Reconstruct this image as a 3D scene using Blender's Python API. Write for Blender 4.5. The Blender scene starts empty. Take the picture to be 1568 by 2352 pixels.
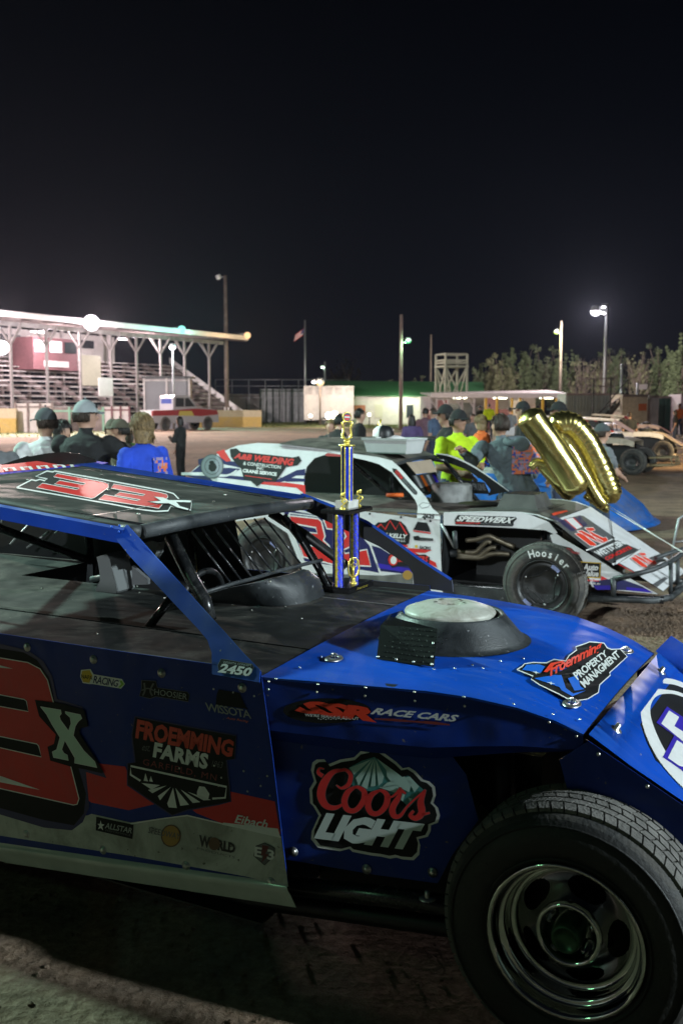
import bpy, bmesh, math, random
import numpy as np
from mathutils import Vector, Matrix, noise
from mathutils.geometry import tessellate_polygon
random.seed(7)
sc = bpy.context.scene
COL = sc.collection
R = math.radians
# ------------------------------------------------------------------ camera
FPX, CX, CY, CAMH, HOR = 2287.0, 784.0, 1176.0, 1.75, 935.0   # measured on the photograph at 1568 x 2352
PITCH = math.atan((CY - HOR) / FPX)
cam_data = bpy.data.cameras.new('camera')
cam = bpy.data.objects.new('camera', cam_data)
COL.objects.link(cam)
cam.location = (0, 0, CAMH)
cam.rotation_euler = (math.pi / 2 - PITCH, 0, 0)
cam_data.sensor_fit = 'HORIZONTAL'
cam_data.sensor_width = 24.0
cam_data.lens = 24.0 * FPX / 1568.0
cam_data.clip_start = 0.05
cam_data.clip_end = 3000
cam_data.dof.use_dof = True
cam_data.dof.focus_distance = 3.3
cam_data.dof.aperture_fstop = 5.0
sc.camera = cam
sc.view_settings.view_transform = 'Standard'
sc.view_settings.look = 'None'
sc.view_settings.exposure = 0.0
sc.view_settings.gamma = 1.0
sc.view_settings.use_curve_mapping = False
sc.cycles.max_bounces = 6
sc.cycles.sample_clamp_indirect = 3.0
sc.cycles.sample_clamp_direct = 0.0
# ------------------------------------------------------------------ night sky
world = bpy.data.worlds.new('World')
sc.world = world
world.use_nodes = True
wn, wl = world.node_tree.nodes, world.node_tree.links
wn.clear()
w_out = wn.new('ShaderNodeOutputWorld'); w_bg = wn.new('ShaderNodeBackground')
w_tc = wn.new('ShaderNodeTexCoord'); w_sep = wn.new('ShaderNodeSeparateXYZ'); w_rmp = wn.new('ShaderNodeValToRGB')
wl.new(w_tc.outputs['Generated'], w_sep.inputs[0]); wl.new(w_sep.outputs['Z'], w_rmp.inputs[0])
cr = w_rmp.color_ramp
cr.elements[0].position = 0.0; cr.elements[0].color = (0.0060, 0.0066, 0.0105, 1)
cr.elements[1].position = 1.0; cr.elements[1].color = (0.0030, 0.0036, 0.0055, 1)
for pos, c in ((0.05, (0.0052, 0.0058, 0.0095, 1)), (0.14, (0.0034, 0.0042, 0.0070, 1)), (0.26, (0.0016, 0.0022, 0.0040, 1)), (0.37, (0.0008, 0.0012, 0.0024, 1))):
    e = cr.elements.new(pos); e.color = c
wl.new(w_rmp.outputs[0], w_bg.inputs[0]); w_bg.inputs[1].default_value = 1.0
wl.new(w_bg.outputs[0], w_out.inputs[0])
# ------------------------------------------------------------------ pixel measuring
def cam_ray(px, py):
    a, b = (px - CX) / FPX, (CY - py) / FPX
    c, s = math.cos(PITCH), math.sin(PITCH)
    return Vector((a, c + b * s, -s + b * c))
CAMP = Vector((0, 0, CAMH))
def Pz(px, py, z=0.0):
    r = cam_ray(px, py); return CAMP + r * ((z - CAMH) / r.z)
def Py(px, py, Y):
    r = cam_ray(px, py); return CAMP + r * (Y / r.y)
def depth_of(py):          # distance at which the ground shows at that height of the picture
    return Pz(784, py, 0).y
class Frame:
    def __init__(s, o, yaw):
        s.o = Vector(o); s.yaw = yaw
        s.M = Matrix.Translation(s.o) @ Matrix.Rotation(yaw, 4, 'Z'); s.I = s.M.inverted()
        s.c = s.I @ CAMP
    def ray(s, px, py): return (s.I.to_3x3() @ cam_ray(px, py))
    def on(s, px, py, p0, n, off=0.0):
        r = s.ray(px, py); n = Vector(n).normalized(); p0 = Vector(p0)
        if n.dot(r) > 0: n = -n
        return s.c + r * ((p0 + n * off - s.c).dot(n) / r.dot(n))
    def x(s, px, py, x): return s.on(px, py, (x, 0, 0), (1, 0, 0))
    def y(s, px, py, y): return s.on(px, py, (0, y, 0), (0, 1, 0))
    def z(s, px, py, z): return s.on(px, py, (0, 0, z), (0, 0, 1))
    def pl(s, pts):            # plane from three local points -> function pixel -> local point
        a, b, c = [Vector(p) for p in pts]
        n = (b - a).cross(c - a).normalized()
        return lambda px, py, off=0.0: s.on(px, py, a, n, off)
    def w(s, p): return s.M @ Vector(p)
# ------------------------------------------------------------------ materials
MATS = {}
def mat(name, col, rough=0.5, metal=0.0, var=0.0, scale=8.0, bump=0.0, bscale=60.0, dirt=None, dscale=5.0, dlo=0.5, dhi=0.75, emit=None, estr=0.0, spec=0.5, coat=0.0, alpha=1.0, aniso=None, vcol=None, rvar=0.0, trans=0.0, wavy=0.0, smear=None, crough=0.03, spots=None):
    if name in MATS: return MATS[name]
    m = bpy.data.materials.new(name); m.use_nodes = True
    nt = m.node_tree; N, K = nt.nodes, nt.links
    b = N['Principled BSDF']
    col = tuple(col) + (1,) if len(col) == 3 else col
    b.inputs['Base Color'].default_value = col
    b.inputs['Roughness'].default_value = rough
    b.inputs['Metallic'].default_value = metal
    b.inputs['Specular IOR Level'].default_value = spec
    b.inputs['Coat Weight'].default_value = coat; b.inputs['Coat Roughness'].default_value = crough
    b.inputs['Alpha'].default_value = alpha
    if trans: b.inputs['Transmission Weight'].default_value = trans
    tc = None
    if var or bump or dirt or rvar or wavy or smear or spots:
        tc = N.new('ShaderNodeTexCoord')
    src = None
    if var:
        n1 = N.new('ShaderNodeTexNoise'); n1.inputs['Scale'].default_value = scale; n1.inputs['Detail'].default_value = 6
        K.new(tc.outputs['Object'], n1.inputs['Vector'])
        mr = N.new('ShaderNodeMapRange'); mr.inputs[1].default_value = 0.3; mr.inputs[2].default_value = 0.7
        mr.inputs[3].default_value = 1 - var; mr.inputs[4].default_value = 1 + var
        K.new(n1.outputs[0], mr.inputs[0])
        mx = N.new('ShaderNodeVectorMath'); mx.operation = 'SCALE'
        mx.inputs[0].default_value = col[:3]; K.new(mr.outputs[0], mx.inputs['Scale'])
        src = mx.outputs[0]
    if dirt:
        n2 = N.new('ShaderNodeTexNoise'); n2.inputs['Scale'].default_value = dscale; n2.inputs['Detail'].default_value = 9
        n2.inputs['Roughness'].default_value = 0.7; n2.inputs['Distortion'].default_value = 0.8
        K.new(tc.outputs['Object'], n2.inputs['Vector'])
        mr2 = N.new('ShaderNodeMapRange'); mr2.inputs[1].default_value = dlo; mr2.inputs[2].default_value = dhi
        K.new(n2.outputs[0], mr2.inputs[0])
        mi = N.new('ShaderNodeMix'); mi.data_type = 'RGBA'
        K.new(mr2.outputs[0], mi.inputs[0])
        if src: K.new(src, mi.inputs[6])
        else: mi.inputs[6].default_value = col
        mi.inputs[7].default_value = tuple(dirt[:3]) + (1,)
        if len(dirt) > 3: mr2.inputs[4].default_value = dirt[3]
        src = mi.outputs[2]
        rr = N.new('ShaderNodeMapRange'); rr.inputs[3].default_value = rough; rr.inputs[4].default_value = min(1, rough + 0.4)
        K.new(mr2.outputs[0], rr.inputs[0]); K.new(rr.outputs[0], b.inputs['Roughness'])
    if smear:      # wiped dust: stretched, swirling noise; smear = (r, g, b, amount, stretch, scale)
        mp = N.new('ShaderNodeMapping'); mp.inputs['Scale'].default_value = (1, smear[4], 1); mp.inputs['Rotation'].default_value = (0, 0, 0.6)
        K.new(tc.outputs['Object'], mp.inputs['Vector'])
        n4 = N.new('ShaderNodeTexNoise'); n4.inputs['Scale'].default_value = smear[5]; n4.inputs['Detail'].default_value = 10; n4.inputs['Roughness'].default_value = 0.68; n4.inputs['Distortion'].default_value = 2.2
        K.new(mp.outputs[0], n4.inputs['Vector'])
        r4 = N.new('ShaderNodeMapRange'); r4.inputs[1].default_value = 0.5; r4.inputs[2].default_value = 0.78; r4.inputs[4].default_value = smear[3]
        K.new(n4.outputs[0], r4.inputs[0])
        m4 = N.new('ShaderNodeMix'); m4.data_type = 'RGBA'; K.new(r4.outputs[0], m4.inputs[0])
        if src: K.new(src, m4.inputs[6])
        else: m4.inputs[6].default_value = col
        m4.inputs[7].default_value = tuple(smear[:3]) + (1,); src = m4.outputs[2]
    if spots:      # dried mud specks; spots = (r, g, b, scale, threshold)
        n6 = N.new('ShaderNodeTexNoise'); n6.inputs['Scale'].default_value = spots[3]; n6.inputs['Detail'].default_value = 3; n6.inputs['Roughness'].default_value = 0.6
        K.new(tc.outputs['Object'], n6.inputs['Vector'])
        r6 = N.new('ShaderNodeMapRange'); r6.inputs[1].default_value = spots[4]; r6.inputs[2].default_value = spots[4] + 0.03; r6.inputs[4].default_value = 0.85
        K.new(n6.outputs[0], r6.inputs[0])
        m6 = N.new('ShaderNodeMix'); m6.data_type = 'RGBA'; K.new(r6.outputs[0], m6.inputs[0])
        if src: K.new(src, m6.inputs[6])
        else: m6.inputs[6].default_value = col
        m6.inputs[7].default_value = tuple(spots[:3]) + (1,); src = m6.outputs[2]
    if src: K.new(src, b.inputs['Base Color'])
    if wavy:
        n5 = N.new('ShaderNodeTexNoise'); n5.inputs['Scale'].default_value = 3.2; n5.inputs['Detail'].default_value = 2
        K.new(tc.outputs['Object'], n5.inputs['Vector'])
        b5 = N.new('ShaderNodeBump'); b5.inputs['Strength'].default_value = wavy; b5.inputs['Distance'].default_value = 0.06
        K.new(n5.outputs[0], b5.inputs['Height']); K.new(b5.outputs[0], b.inputs['Normal'])
    if bump:
        n3 = N.new('ShaderNodeTexNoise'); n3.inputs['Scale'].default_value = bscale; n3.inputs['Detail'].default_value = 5
        K.new(tc.outputs['Object'], n3.inputs['Vector'])
        bp = N.new('ShaderNodeBump'); bp.inputs['Strength'].default_value = bump; bp.inputs['Distance'].default_value = 0.01
        K.new(n3.outputs[0], bp.inputs['Height']); K.new(bp.outputs[0], b.inputs['Normal'])
    if emit:
        b.inputs['Emission Color'].default_value = tuple(emit) + (1,); b.inputs['Emission Strength'].default_value = estr
    MATS[name] = m
    return m
# ------------------------------------------------------------------ mesh builder
def frame_of(d):
    d = d.normalized()
    u = Vector((0, 0, 1)) if abs(d.z) < 0.95 else Vector((1, 0, 0))
    a = d.cross(u).normalized(); return a, a.cross(d).normalized()
class MB:
    def __init__(s): s.v = []; s.f = []; s.m = []; s.sm = []; s.mats = []; s.mi = {}
    def mid(s, m):
        if m.name not in s.mi: s.mi[m.name] = len(s.mats); s.mats.append(m)
        return s.mi[m.name]
    def add(s, vs, fs, m, smooth=False):
        o = len(s.v); s.v += [tuple(v) for v in vs]; k = s.mid(m)
        for f in fs: s.f.append([i + o for i in f]); s.m.append(k); s.sm.append(smooth)
    def quad(s, a, b, c, d, m): s.add([a, b, c, d], [(0, 1, 2, 3)], m)
    def box(s, c, size, m, rz=0.0, M=None):
        hx, hy, hz = [t / 2 for t in size]
        vs = [Vector((x, y, z)) for x in (-hx, hx) for y in (-hy, hy) for z in (-hz, hz)]
        if M is None: M = Matrix.Rotation(rz, 3, 'Z')
        vs = [M @ v + Vector(c) for v in vs]
        s.add(vs, [(0, 1, 3, 2), (4, 6, 7, 5), (0, 4, 5, 1), (2, 3, 7, 6), (0, 2, 6, 4), (1, 5, 7, 3)], m)
    def beam(s, a, b, w, h, m, up=(0, 0, 1)):
        a, b = Vector(a), Vector(b); d = (b - a).normalized(); u = Vector(up)
        if abs(d.dot(u)) > 0.97: u = Vector((1, 0, 0))
        x = d.cross(u).normalized() * (w / 2); y = x.cross(d).normalized() * (h / 2)
        s.add([a - x - y, a + x - y, a + x + y, a - x + y, b - x - y, b + x - y, b + x + y, b - x + y],
              [(0, 3, 2, 1), (4, 5, 6, 7), (0, 1, 5, 4), (1, 2, 6, 5), (2, 3, 7, 6), (3, 0, 4, 7)], m)
    def tube(s, pts, r, m, n=8, closed=False, caps=True, smooth=True):
        pts = [Vector(p) for p in pts]; N = len(pts)
        rs = r if isinstance(r, (list, tuple)) else [r] * N
        vs = []; pa = None
        for i, p in enumerate(pts):
            if closed: d = pts[(i + 1) % N] - pts[i - 1]
            else: d = pts[min(i + 1, N - 1)] - pts[max(i - 1, 0)]
            if d.length < 1e-9: d = Vector((0, 0, 1))
            d.normalize()
            if pa is None: a, _ = frame_of(d)
            else:
                a = pa - d * pa.dot(d)
                if a.length < 1e-6: a, _ = frame_of(d)
                a.normalize()
            pa = a; b = d.cross(a)
            for k in range(n):
                t = 2 * math.pi * k / n
                vs.append(p + (a * math.cos(t) + b * math.sin(t)) * rs[i])
        fs = []
        for i in range(N if closed else N - 1):
            j = (i + 1) % N
            for k in range(n):
                q = (k + 1) % n
                fs.append((i * n + k, i * n + q, j * n + q, j * n + k))
        s.add(vs, fs, m, smooth)
        if caps and not closed:
            s.add([vs[k] for k in range(n)], [tuple(range(n - 1, -1, -1))], m)
            s.add([vs[(N - 1) * n + k] for k in range(n)], [tuple(range(n))], m)
    def lathe(s, prof, o, axis, m, n=32, smooth=True, a0=0.0, a1=2 * math.pi, sx=1.0):
        # prof: list of (radius, height along axis[, material])
        o = Vector(o); d = Vector(axis).normalized(); a, b = frame_of(d)
        full = abs(a1 - a0 - 2 * math.pi) < 1e-6; cnt = n if full else n + 1
        rings = []
        for pr in prof:
            r, h = pr[0], pr[1]
            rings.append([o + d * h + (a * math.cos(t) * sx + b * math.sin(t)) * r for t in [a0 + (a1 - a0) * k / n for k in range(cnt)]])
        for i in range(len(prof) - 1):
            mm = prof[i][2] if len(prof[i]) > 2 else m
            fs = []
            for k in range(n):
                q = (k + 1) % cnt
                fs.append((k, q, cnt + q, cnt + k))
            s.add(rings[i] + rings[i + 1], fs, mm, smooth)
    def disc(s, o, axis, r, m, n=24):
        o = Vector(o); a, b = frame_of(Vector(axis))
        s.add([o + (a * math.cos(2 * math.pi * k / n) + b * math.sin(2 * math.pi * k / n)) * r for k in range(n)], [tuple(range(n))], m)
    def poly(s, pts, m):
        pts = [Vector(p) for p in pts]
        if len(pts) <= 4: s.add(pts, [tuple(range(len(pts)))], m); return
        s.add(pts, [tuple(t) for t in tessellate_polygon([pts])], m)
    def plate(s, pts, th, m, m2=None, to=None):
        # planar outline given thickness th away from its normal; to = direction its front faces
        pts = [Vector(p) for p in pts]
        n = Vector((0, 0, 0))
        for i in range(len(pts)): n += pts[i].cross(pts[(i + 1) % len(pts)])
        n.normalize(); m2 = m2 or m
        if to is not None and n.dot(Vector(to)) < 0: n = -n; pts.reverse()
        bk = [p - n * th for p in pts]
        tr = tessellate_polygon([pts])
        s.add(pts, [tuple(t) for t in tr], m); s.add(bk, [tuple(reversed(t)) for t in tr], m2)
        N = len(pts)
        s.add(pts + bk, [(i, N + i, N + (i + 1) % N, (i + 1) % N) for i in range(N)], m)
    def sphere(s, c, r, m, n=12, sc3=(1, 1, 1), smooth=True, M=None):
        c = Vector(c); vs = []; h = n // 2
        for i in range(h + 1):
            ph = math.pi * i / h
            for k in range(n):
                t = 2 * math.pi * k / n
                v = Vector((math.sin(ph) * math.cos(t) * sc3[0], math.sin(ph) * math.sin(t) * sc3[1], math.cos(ph) * sc3[2])) * r
                if M is not None: v = M @ v
                vs.append(c + v)
        fs = [(i * n + k, (i + 1) * n + k, (i + 1) * n + (k + 1) % n, i * n + (k + 1) % n) for i in range(h) for k in range(n)]
        s.add(vs, fs, m, smooth)
    def loft(s, rings, m, smooth=True, closed=True, caps=False):
        n = len(rings[0]); vs = [p for r_ in rings for p in r_]; fs = []
        for i in range(len(rings) - 1):
            for k in range(n if closed else n - 1):
                q = (k + 1) % n
                fs.append((i * n + k, i * n + q, (i + 1) * n + q, (i + 1) * n + k))
        s.add(vs, fs, m, smooth)
        if caps:
            s.add(rings[0], [tuple(range(n - 1, -1, -1))], m); s.add(rings[-1], [tuple(range(n))], m)
    def build(s, name, parent=None, M=None, flip=False):
        me = bpy.data.meshes.new(name)
        me.from_pydata(s.v, [], s.f)
        for m in s.mats: me.materials.append(m)
        me.polygons.foreach_set('material_index', s.m)
        me.polygons.foreach_set('use_smooth', s.sm)
        bm = bmesh.new(); bm.from_mesh(me)
        bmesh.ops.remove_doubles(bm, verts=bm.verts, dist=1e-5)
        bm.to_mesh(me); bm.free()
        me.validate(); me.update()
        o = bpy.data.objects.new(name, me); COL.objects.link(o)
        if parent: o.parent = parent
        if M is not None: o.matrix_local = M
        return o
def tag(o, label=None, cat=None, group=None, kind=None):
    if label: o['label'] = label
    if cat: o['category'] = cat
    if group: o['group'] = group
    if kind: o['kind'] = kind
    return o
def thing(name, label, cat, loc=(0, 0, 0), yaw=0.0, group=None):
    o = bpy.data.objects.new(name, None); COL.objects.link(o)
    o.location = loc; o.rotation_euler = (0, 0, yaw); o.empty_display_size = 0.2
    return tag(o, label, cat, group)
def copy_tree(o, parent=None):
    c = o.copy(); COL.objects.link(c); c.parent = parent
    for ch in list(o.children): copy_tree(ch, c)
    return c
# ------------------------------------------------------------------ lettering
_gc = {}
def glyphs(text, bold=0.0, shear=0.0, space=1.0, res=2):
    k = (text, bold, shear, space, res)
    if k in _gc: return _gc[k]
    cu = bpy.data.curves.new('lettering', 'FONT'); cu.body = text; cu.offset = bold; cu.shear = shear
    cu.space_character = space; cu.resolution_u = res; cu.fill_mode = 'FRONT'
    o = bpy.data.objects.new('lettering', cu); COL.objects.link(o)
    dg = bpy.context.evaluated_depsgraph_get(); dg.update()
    me = bpy.data.meshes.new_from_object(o.evaluated_get(dg))
    vs = [(v.co.x, v.co.y) for v in me.vertices]; fs = [tuple(p.vertices) for p in me.polygons]
    bpy.data.objects.remove(o); bpy.data.curves.remove(cu); bpy.data.meshes.remove(me)
    _gc[k] = (vs, fs); return _gc[k]
def letter_box(text, shear=0.0, space=1.0):
    vs, _ = glyphs(text, 0.0, shear, space)
    if not vs: return (0, 0, 1, 1)
    xs = [v[0] for v in vs]; ys = [v[1] for v in vs]
    return min(xs), min(ys), max(xs), max(ys)
def text_on(mb, text, q, fn, m, off=0.002, bold=0.0, shear=0.0, space=1.0, arc=0.0):
    """q: picture corners bottom-left, bottom-right, top-right, top-left; fn(px, py, off) -> point on the panel"""
    x0, y0, x1, y1 = letter_box(text, shear, space)
    vs, fs = glyphs(text, bold, shear, space)
    out = []
    for x, y in vs:
        u = (x - x0) / (x1 - x0); v = (y - y0) / (y1 - y0)
        v2 = v + arc * (1 - (2 * u - 1) ** 2)
        px = (q[0][0] * (1 - u) + q[1][0] * u) * (1 - v2) + (q[3][0] * (1 - u) + q[2][0] * u) * v2
        py = (q[0][1] * (1 - u) + q[1][1] * u) * (1 - v2) + (q[3][1] * (1 - u) + q[2][1] * u) * v2
        out.append(fn(px, py, off))
    mb.add(out, fs, m)
def poly_on(mb, pts, fn, m, off=0.001):
    p2 = [Vector((x, -y, 0)) for x, y in pts]
    tr = tessellate_polygon([p2])
    mb.add([fn(x, y, off) for x, y in pts], [tuple(t) for t in tr], m)
def catmull(pts, n=6, closed=False):
    out = []; N = len(pts)
    rng = range(N) if closed else range(N - 1)
    for i in rng:
        p0, p1, p2, p3 = (pts[(i - 1) % N] if closed or i > 0 else pts[0]), pts[i], pts[(i + 1) % N], (pts[(i + 2) % N] if closed or i + 2 < N else pts[-1])
        for k in range(n):
            t = k / n
            out.append(tuple(0.5 * ((2 * p1[j]) + (-p0[j] + p2[j]) * t + (2 * p0[j] - 5 * p1[j] + 4 * p2[j] - p3[j]) * t * t + (-p0[j] + 3 * p1[j] - 3 * p2[j] + p3[j]) * t ** 3) for j in range(len(p1))))
    if not closed: out.append(tuple(pts[-1]))
    return out
def stroke_on(mb, pts, w, fn, m, off=0.001, smooth=True, closed=False, grow=0.0):
    """ribbon along picture points; pts may carry their own width as third value"""
    P = [(p[0], p[1], (p[2] if len(p) > 2 else w)) for p in pts]
    if smooth: P = catmull(P, 5, closed)
    N = len(P); L_ = []; R_ = []
    for i, (x, y, ww) in enumerate(P):
        a = P[(i - 1) % N] if closed or i else P[0]; b = P[(i + 1) % N] if closed or i < N - 1 else P[-1]
        dx, dy = b[0] - a[0], b[1] - a[1]; l = math.hypot(dx, dy) or 1
        h = (ww + grow * 2) / 2; nx, ny = -dy / l * h, dx / l * h
        if grow and not closed:
            if i == 0: x -= dx / l * grow; y -= dy / l * grow
            if i == N - 1: x += dx / l * grow; y += dy / l * grow
        L_.append(fn(x + nx, y + ny, off)); R_.append(fn(x - nx, y - ny, off))
    fs = [(i, (i + 1) % N, N + (i + 1) % N, N + i) for i in range(N if closed else N - 1)]
    mb.add(L_ + R_, fs, m)
def rect_q(cx, cy, w, h, slope=0.0, lean=0.0):
    """skewed picture box: slope = dy/dx of its baseline, lean = dx per unit up"""
    x0, x1 = cx - w / 2, cx + w / 2
    f = lambda x, y: (x - lean * (y - cy), y + slope * (x - cx))
    return [f(x0, cy + h / 2), f(x1, cy + h / 2), f(x1, cy - h / 2), f(x0, cy - h / 2)]
def rivets(lst, parent, r=0.0042, n=(0, 0, 1), m=None, name='rivet'):
    for p in lst:
        b = MB(); dome_bolt(b, p, n, r, m or M_bolt); b.build(name, parent)
def dome_bolt(mb, p, n, r, m, m2=None):
    p = Vector(p); n = Vector(n).normalized()
    if m2: mb.lathe([(r * 1.5, 0.0), (r * 1.5, r * 0.22), (0.0001, r * 0.3)], p, n, m2, 12)
    mb.lathe([(r, r * 0.2), (r * 0.9, r * 0.55), (r * 0.55, r * 0.85), (0.0001, r * 0.95)], p, n, m, 12)
# ------------------------------------------------------------------ lamps (the big ones; each small lamp's light is in its builder)
def lamp(name, loc, energy, col, radius=0.2, spot=None, target=None, blend=0.4):
    ld = bpy.data.lights.new(name, 'SPOT' if spot else 'POINT')
    ld.energy = energy; ld.color = col; ld.shadow_soft_size = radius
    if spot: ld.spot_size = R(spot); ld.spot_blend = blend
    o = bpy.data.objects.new(name, ld); COL.objects.link(o); o.location = loc
    if target is not None:
        o.rotation_euler = (Vector(target) - Vector(loc)).to_track_quat('-Z', 'Y').to_euler()
    return o
M_lampglow = mat('lamp_glow_white', (1, 1, 1), emit=(1.0, 0.93, 1.0), estr=60)
M_polewood = mat('pole_wood', (0.16, 0.12, 0.10), 0.9, var=0.25, scale=3)
M_steel = mat('galvanised_steel', (0.35, 0.36, 0.37), 0.45, 0.6, var=0.15, scale=10)
M_black = mat('black_paint', (0.012, 0.013, 0.014), 0.4, var=0.3)
def flood_pole(base, h, heads, label, wood=True, r=0.2, name='floodlight_pole', cat='light pole', group=None):
    """heads: list of (offset vector, glow colour, light energy, glow radius, light colour)"""
    t = thing(name, label, cat, (base[0], base[1], 0), 0, group)
    mb = MB(); mb.tube([(0, 0, 0), (0, 0, h * 0.5), (0, 0, h)], [r, r * 0.85, r * 0.65], M_polewood if wood else M_steel, 10)
    mb.build('pole', t)
    for off, gc, en, gr, lc in heads:
        off = Vector(off)
        a = MB(); top = Vector((0, 0, off.z - 0.15))
        a.tube([top, (off.x, off.y, off.z - 0.1)], 0.04, M_steel, 6)
        if en or gr:
            a.lathe([(gr * 0.5, gr * 1.1), (gr * 0.8, gr * 0.95), (gr * 1.05, gr * 0.3), (gr * 1.1, 0.0)], off, (0, 0, 1), M_steel, 14)
        hd = a.build('lamp_head', t)
        b = MB(); gm = mat('glow_%d_%d_%d' % tuple(int(c * 99) for c in gc), (0, 0, 0), emit=gc, estr=GLOW if min(gc) > 0.5 else 1.2)
        b.sphere(off, gr, gm, 14, (1, 1, 0.9)); b.build('bulb', hd)
        if en:
            d = Vector((-base[0], -base[1], 0)).normalized()
            src = Vector((base[0], base[1], 0)) + off + d * (gr + 0.35) + Vector((0, 0, -0.2))
            if en > 3000: l = lamp('lamp_light', src, en, lc, 0.25, 150, Vector((base[0], base[1], 0)) + d * 22, 0.6)
            else: l = lamp('lamp_light', src, en, lc, 0.25)
    return t
GLOW = 9
# ------------------------------------------------------------------ ground
def ground_material():
    m = bpy.data.materials.new('dirt_ground'); m.use_nodes = True
    N, K = m.node_tree.nodes, m.node_tree.links; b = N['Principled BSDF']
    b.inputs['Roughness'].default_value = 0.95; b.inputs['Specular IOR Level'].default_value = 0.2
    g = N.new('ShaderNodeNewGeometry')
    def nz(sc_, det=8, ro=0.6):
        n = N.new('ShaderNodeTexNoise'); n.inputs['Scale'].default_value = sc_; n.inputs['Detail'].default_value = det; n.inputs['Roughness'].default_value = ro
        K.new(g.outputs['Position'], n.inputs['Vector']); return n
    a, c, d = nz(0.25), nz(2.5), nz(30, 6, 0.7)
    r1 = N.new('ShaderNodeValToRGB'); r1.color_ramp.elements[0].position = 0.32; r1.color_ramp.elements[1].position = 0.7
    r1.color_ramp.elements[0].color = (0.17, 0.135, 0.105, 1); r1.color_ramp.elements[1].color = (0.36, 0.268, 0.195, 1)
    K.new(c.outputs[0], r1.inputs[0])
    r2 = N.new('ShaderNodeValToRGB'); r2.color_ramp.elements[0].position = 0.35; r2.color_ramp.elements[1].position = 0.62
    r2.color_ramp.elements[0].color = (0.55, 0.5, 0.45, 1); r2.color_ramp.elements[1].color = (1, 1, 1, 1)
    K.new(d.outputs[0], r2.inputs[0])
    mx = N.new('ShaderNodeMix'); mx.data_type = 'RGBA'; mx.blend_type = 'MULTIPLY'; mx.inputs[0].default_value = 1.0
    K.new(r1.outputs[0], mx.inputs[6]); K.new(r2.outputs[0], mx.inputs[7])
    r3 = N.new('ShaderNodeValToRGB'); r3.color_ramp.elements[0].position = 0.4; r3.color_ramp.elements[1].position = 0.6
    r3.color_ramp.elements[0].color = (0.75, 0.72, 0.7, 1); r3.color_ramp.elements[1].color = (1.1, 1.05, 1.0, 1)
    K.new(a.outputs[0], r3.inputs[0])
    mx2 = N.new('ShaderNodeMix'); mx2.data_type = 'RGBA'; mx2.blend_type = 'MULTIPLY'; mx2.inputs[0].default_value = 1.0
    K.new(mx.outputs[2], mx2.inputs[6]); K.new(r3.outputs[0], mx2.inputs[7]); K.new(mx2.outputs[2], b.inputs['Base Color'])
    add = N.new('ShaderNodeMath'); add.operation = 'ADD'
    v = N.new('ShaderNodeTexVoronoi'); v.inputs['Scale'].default_value = 22; K.new(g.outputs['Position'], v.inputs['Vector'])
    mv = N.new('ShaderNodeMath'); mv.operation = 'MULTIPLY'; mv.inputs[1].default_value = 0.5; K.new(v.outputs[0], mv.inputs[0])
    K.new(d.outputs[0], add.inputs[0]); K.new(mv.outputs[0], add.inputs[1])
    ad3 = N.new('ShaderNodeMath'); ad3.operation = 'ADD'; K.new(add.outputs[0], ad3.inputs[0]); K.new(c.outputs[0], ad3.inputs[1])
    mp = N.new('ShaderNodeMapping'); mp.inputs['Rotation'].default_value = (0, 0, R(27)); mp.inputs['Scale'].default_value = (0.5, 7.0, 1)      # wheel ruts run along the parked cars
    K.new(g.outputs['Position'], mp.inputs['Vector']); rut = N.new('ShaderNodeTexNoise'); rut.inputs['Scale'].default_value = 1.0; rut.inputs['Detail'].default_value = 3; rut.inputs['Distortion'].default_value = 0.6
    K.new(mp.outputs[0], rut.inputs['Vector']); rm = N.new('ShaderNodeMath'); rm.operation = 'MULTIPLY'; rm.inputs[1].default_value = 1.3; K.new(rut.outputs[0], rm.inputs[0])
    ad2 = N.new('ShaderNodeMath'); ad2.operation = 'ADD'; K.new(ad3.outputs[0], ad2.inputs[0]); K.new(rm.outputs[0], ad2.inputs[1])
    bp = N.new('ShaderNodeBump'); bp.inputs['Strength'].default_value = 0.9; bp.inputs['Distance'].default_value = 0.025
    K.new(ad2.outputs[0], bp.inputs['Height']); K.new(bp.outputs[0], b.inputs['Normal'])
    return m
M_dirt = ground_material()
mb = MB()
ys = [-40, -12, -3] + [round(0.4 + 0.11 * i, 3) for i in range(60)] + [8, 10, 13, 18, 30, 60, 120, 300, 900]
xs = [-700, -200, -60, -20, -8, -4] + [round(-2.6 + 0.11 * i, 3) for i in range(66)] + [6, 9, 14, 25, 60, 200, 700]
gv = [(x, y, (noise.noise(Vector((x * 2.2, y * 2.2, 0))) * 0.005 if -8 < x < 9 and 0 < y < 10 else 0)) for y in ys for x in xs]
nx = len(xs)
mb.add(gv, [(j * nx + i, j * nx + i + 1, (j + 1) * nx + i + 1, (j + 1) * nx + i) for j in range(len(ys) - 1) for i in range(nx - 1)], M_dirt, True)
tag(mb.build('ground'), kind='structure')
mb = MB()
for i in range(2600):
    if i % 3 == 0: x, y = random.uniform(-2.4, 1.4), random.uniform(1.9, 4.4)
    elif i % 3 == 1: x, y = random.uniform(1.0, 4.6), random.uniform(4.6, 8.5)
    else:
        p = Pz(random.gauss(1530, 50), random.gauss(1440, 26), 0); x, y = p.x, p.y
    r = random.uniform(0.003, 0.012) * (1.4 if i % 3 == 2 else 1)
    mm = Matrix.Rotation(random.uniform(0, 6), 3, 'Z')
    mb.sphere((x, y, r * 0.35), r, M_dirt, 6, (1.0, random.uniform(.6, 1), random.uniform(.5, .8)), False, mm)
tag(mb.build('dirt_clods'), 'small clods and pebbles scattered over the dirt', 'dirt clods', kind='stuff')
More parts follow.
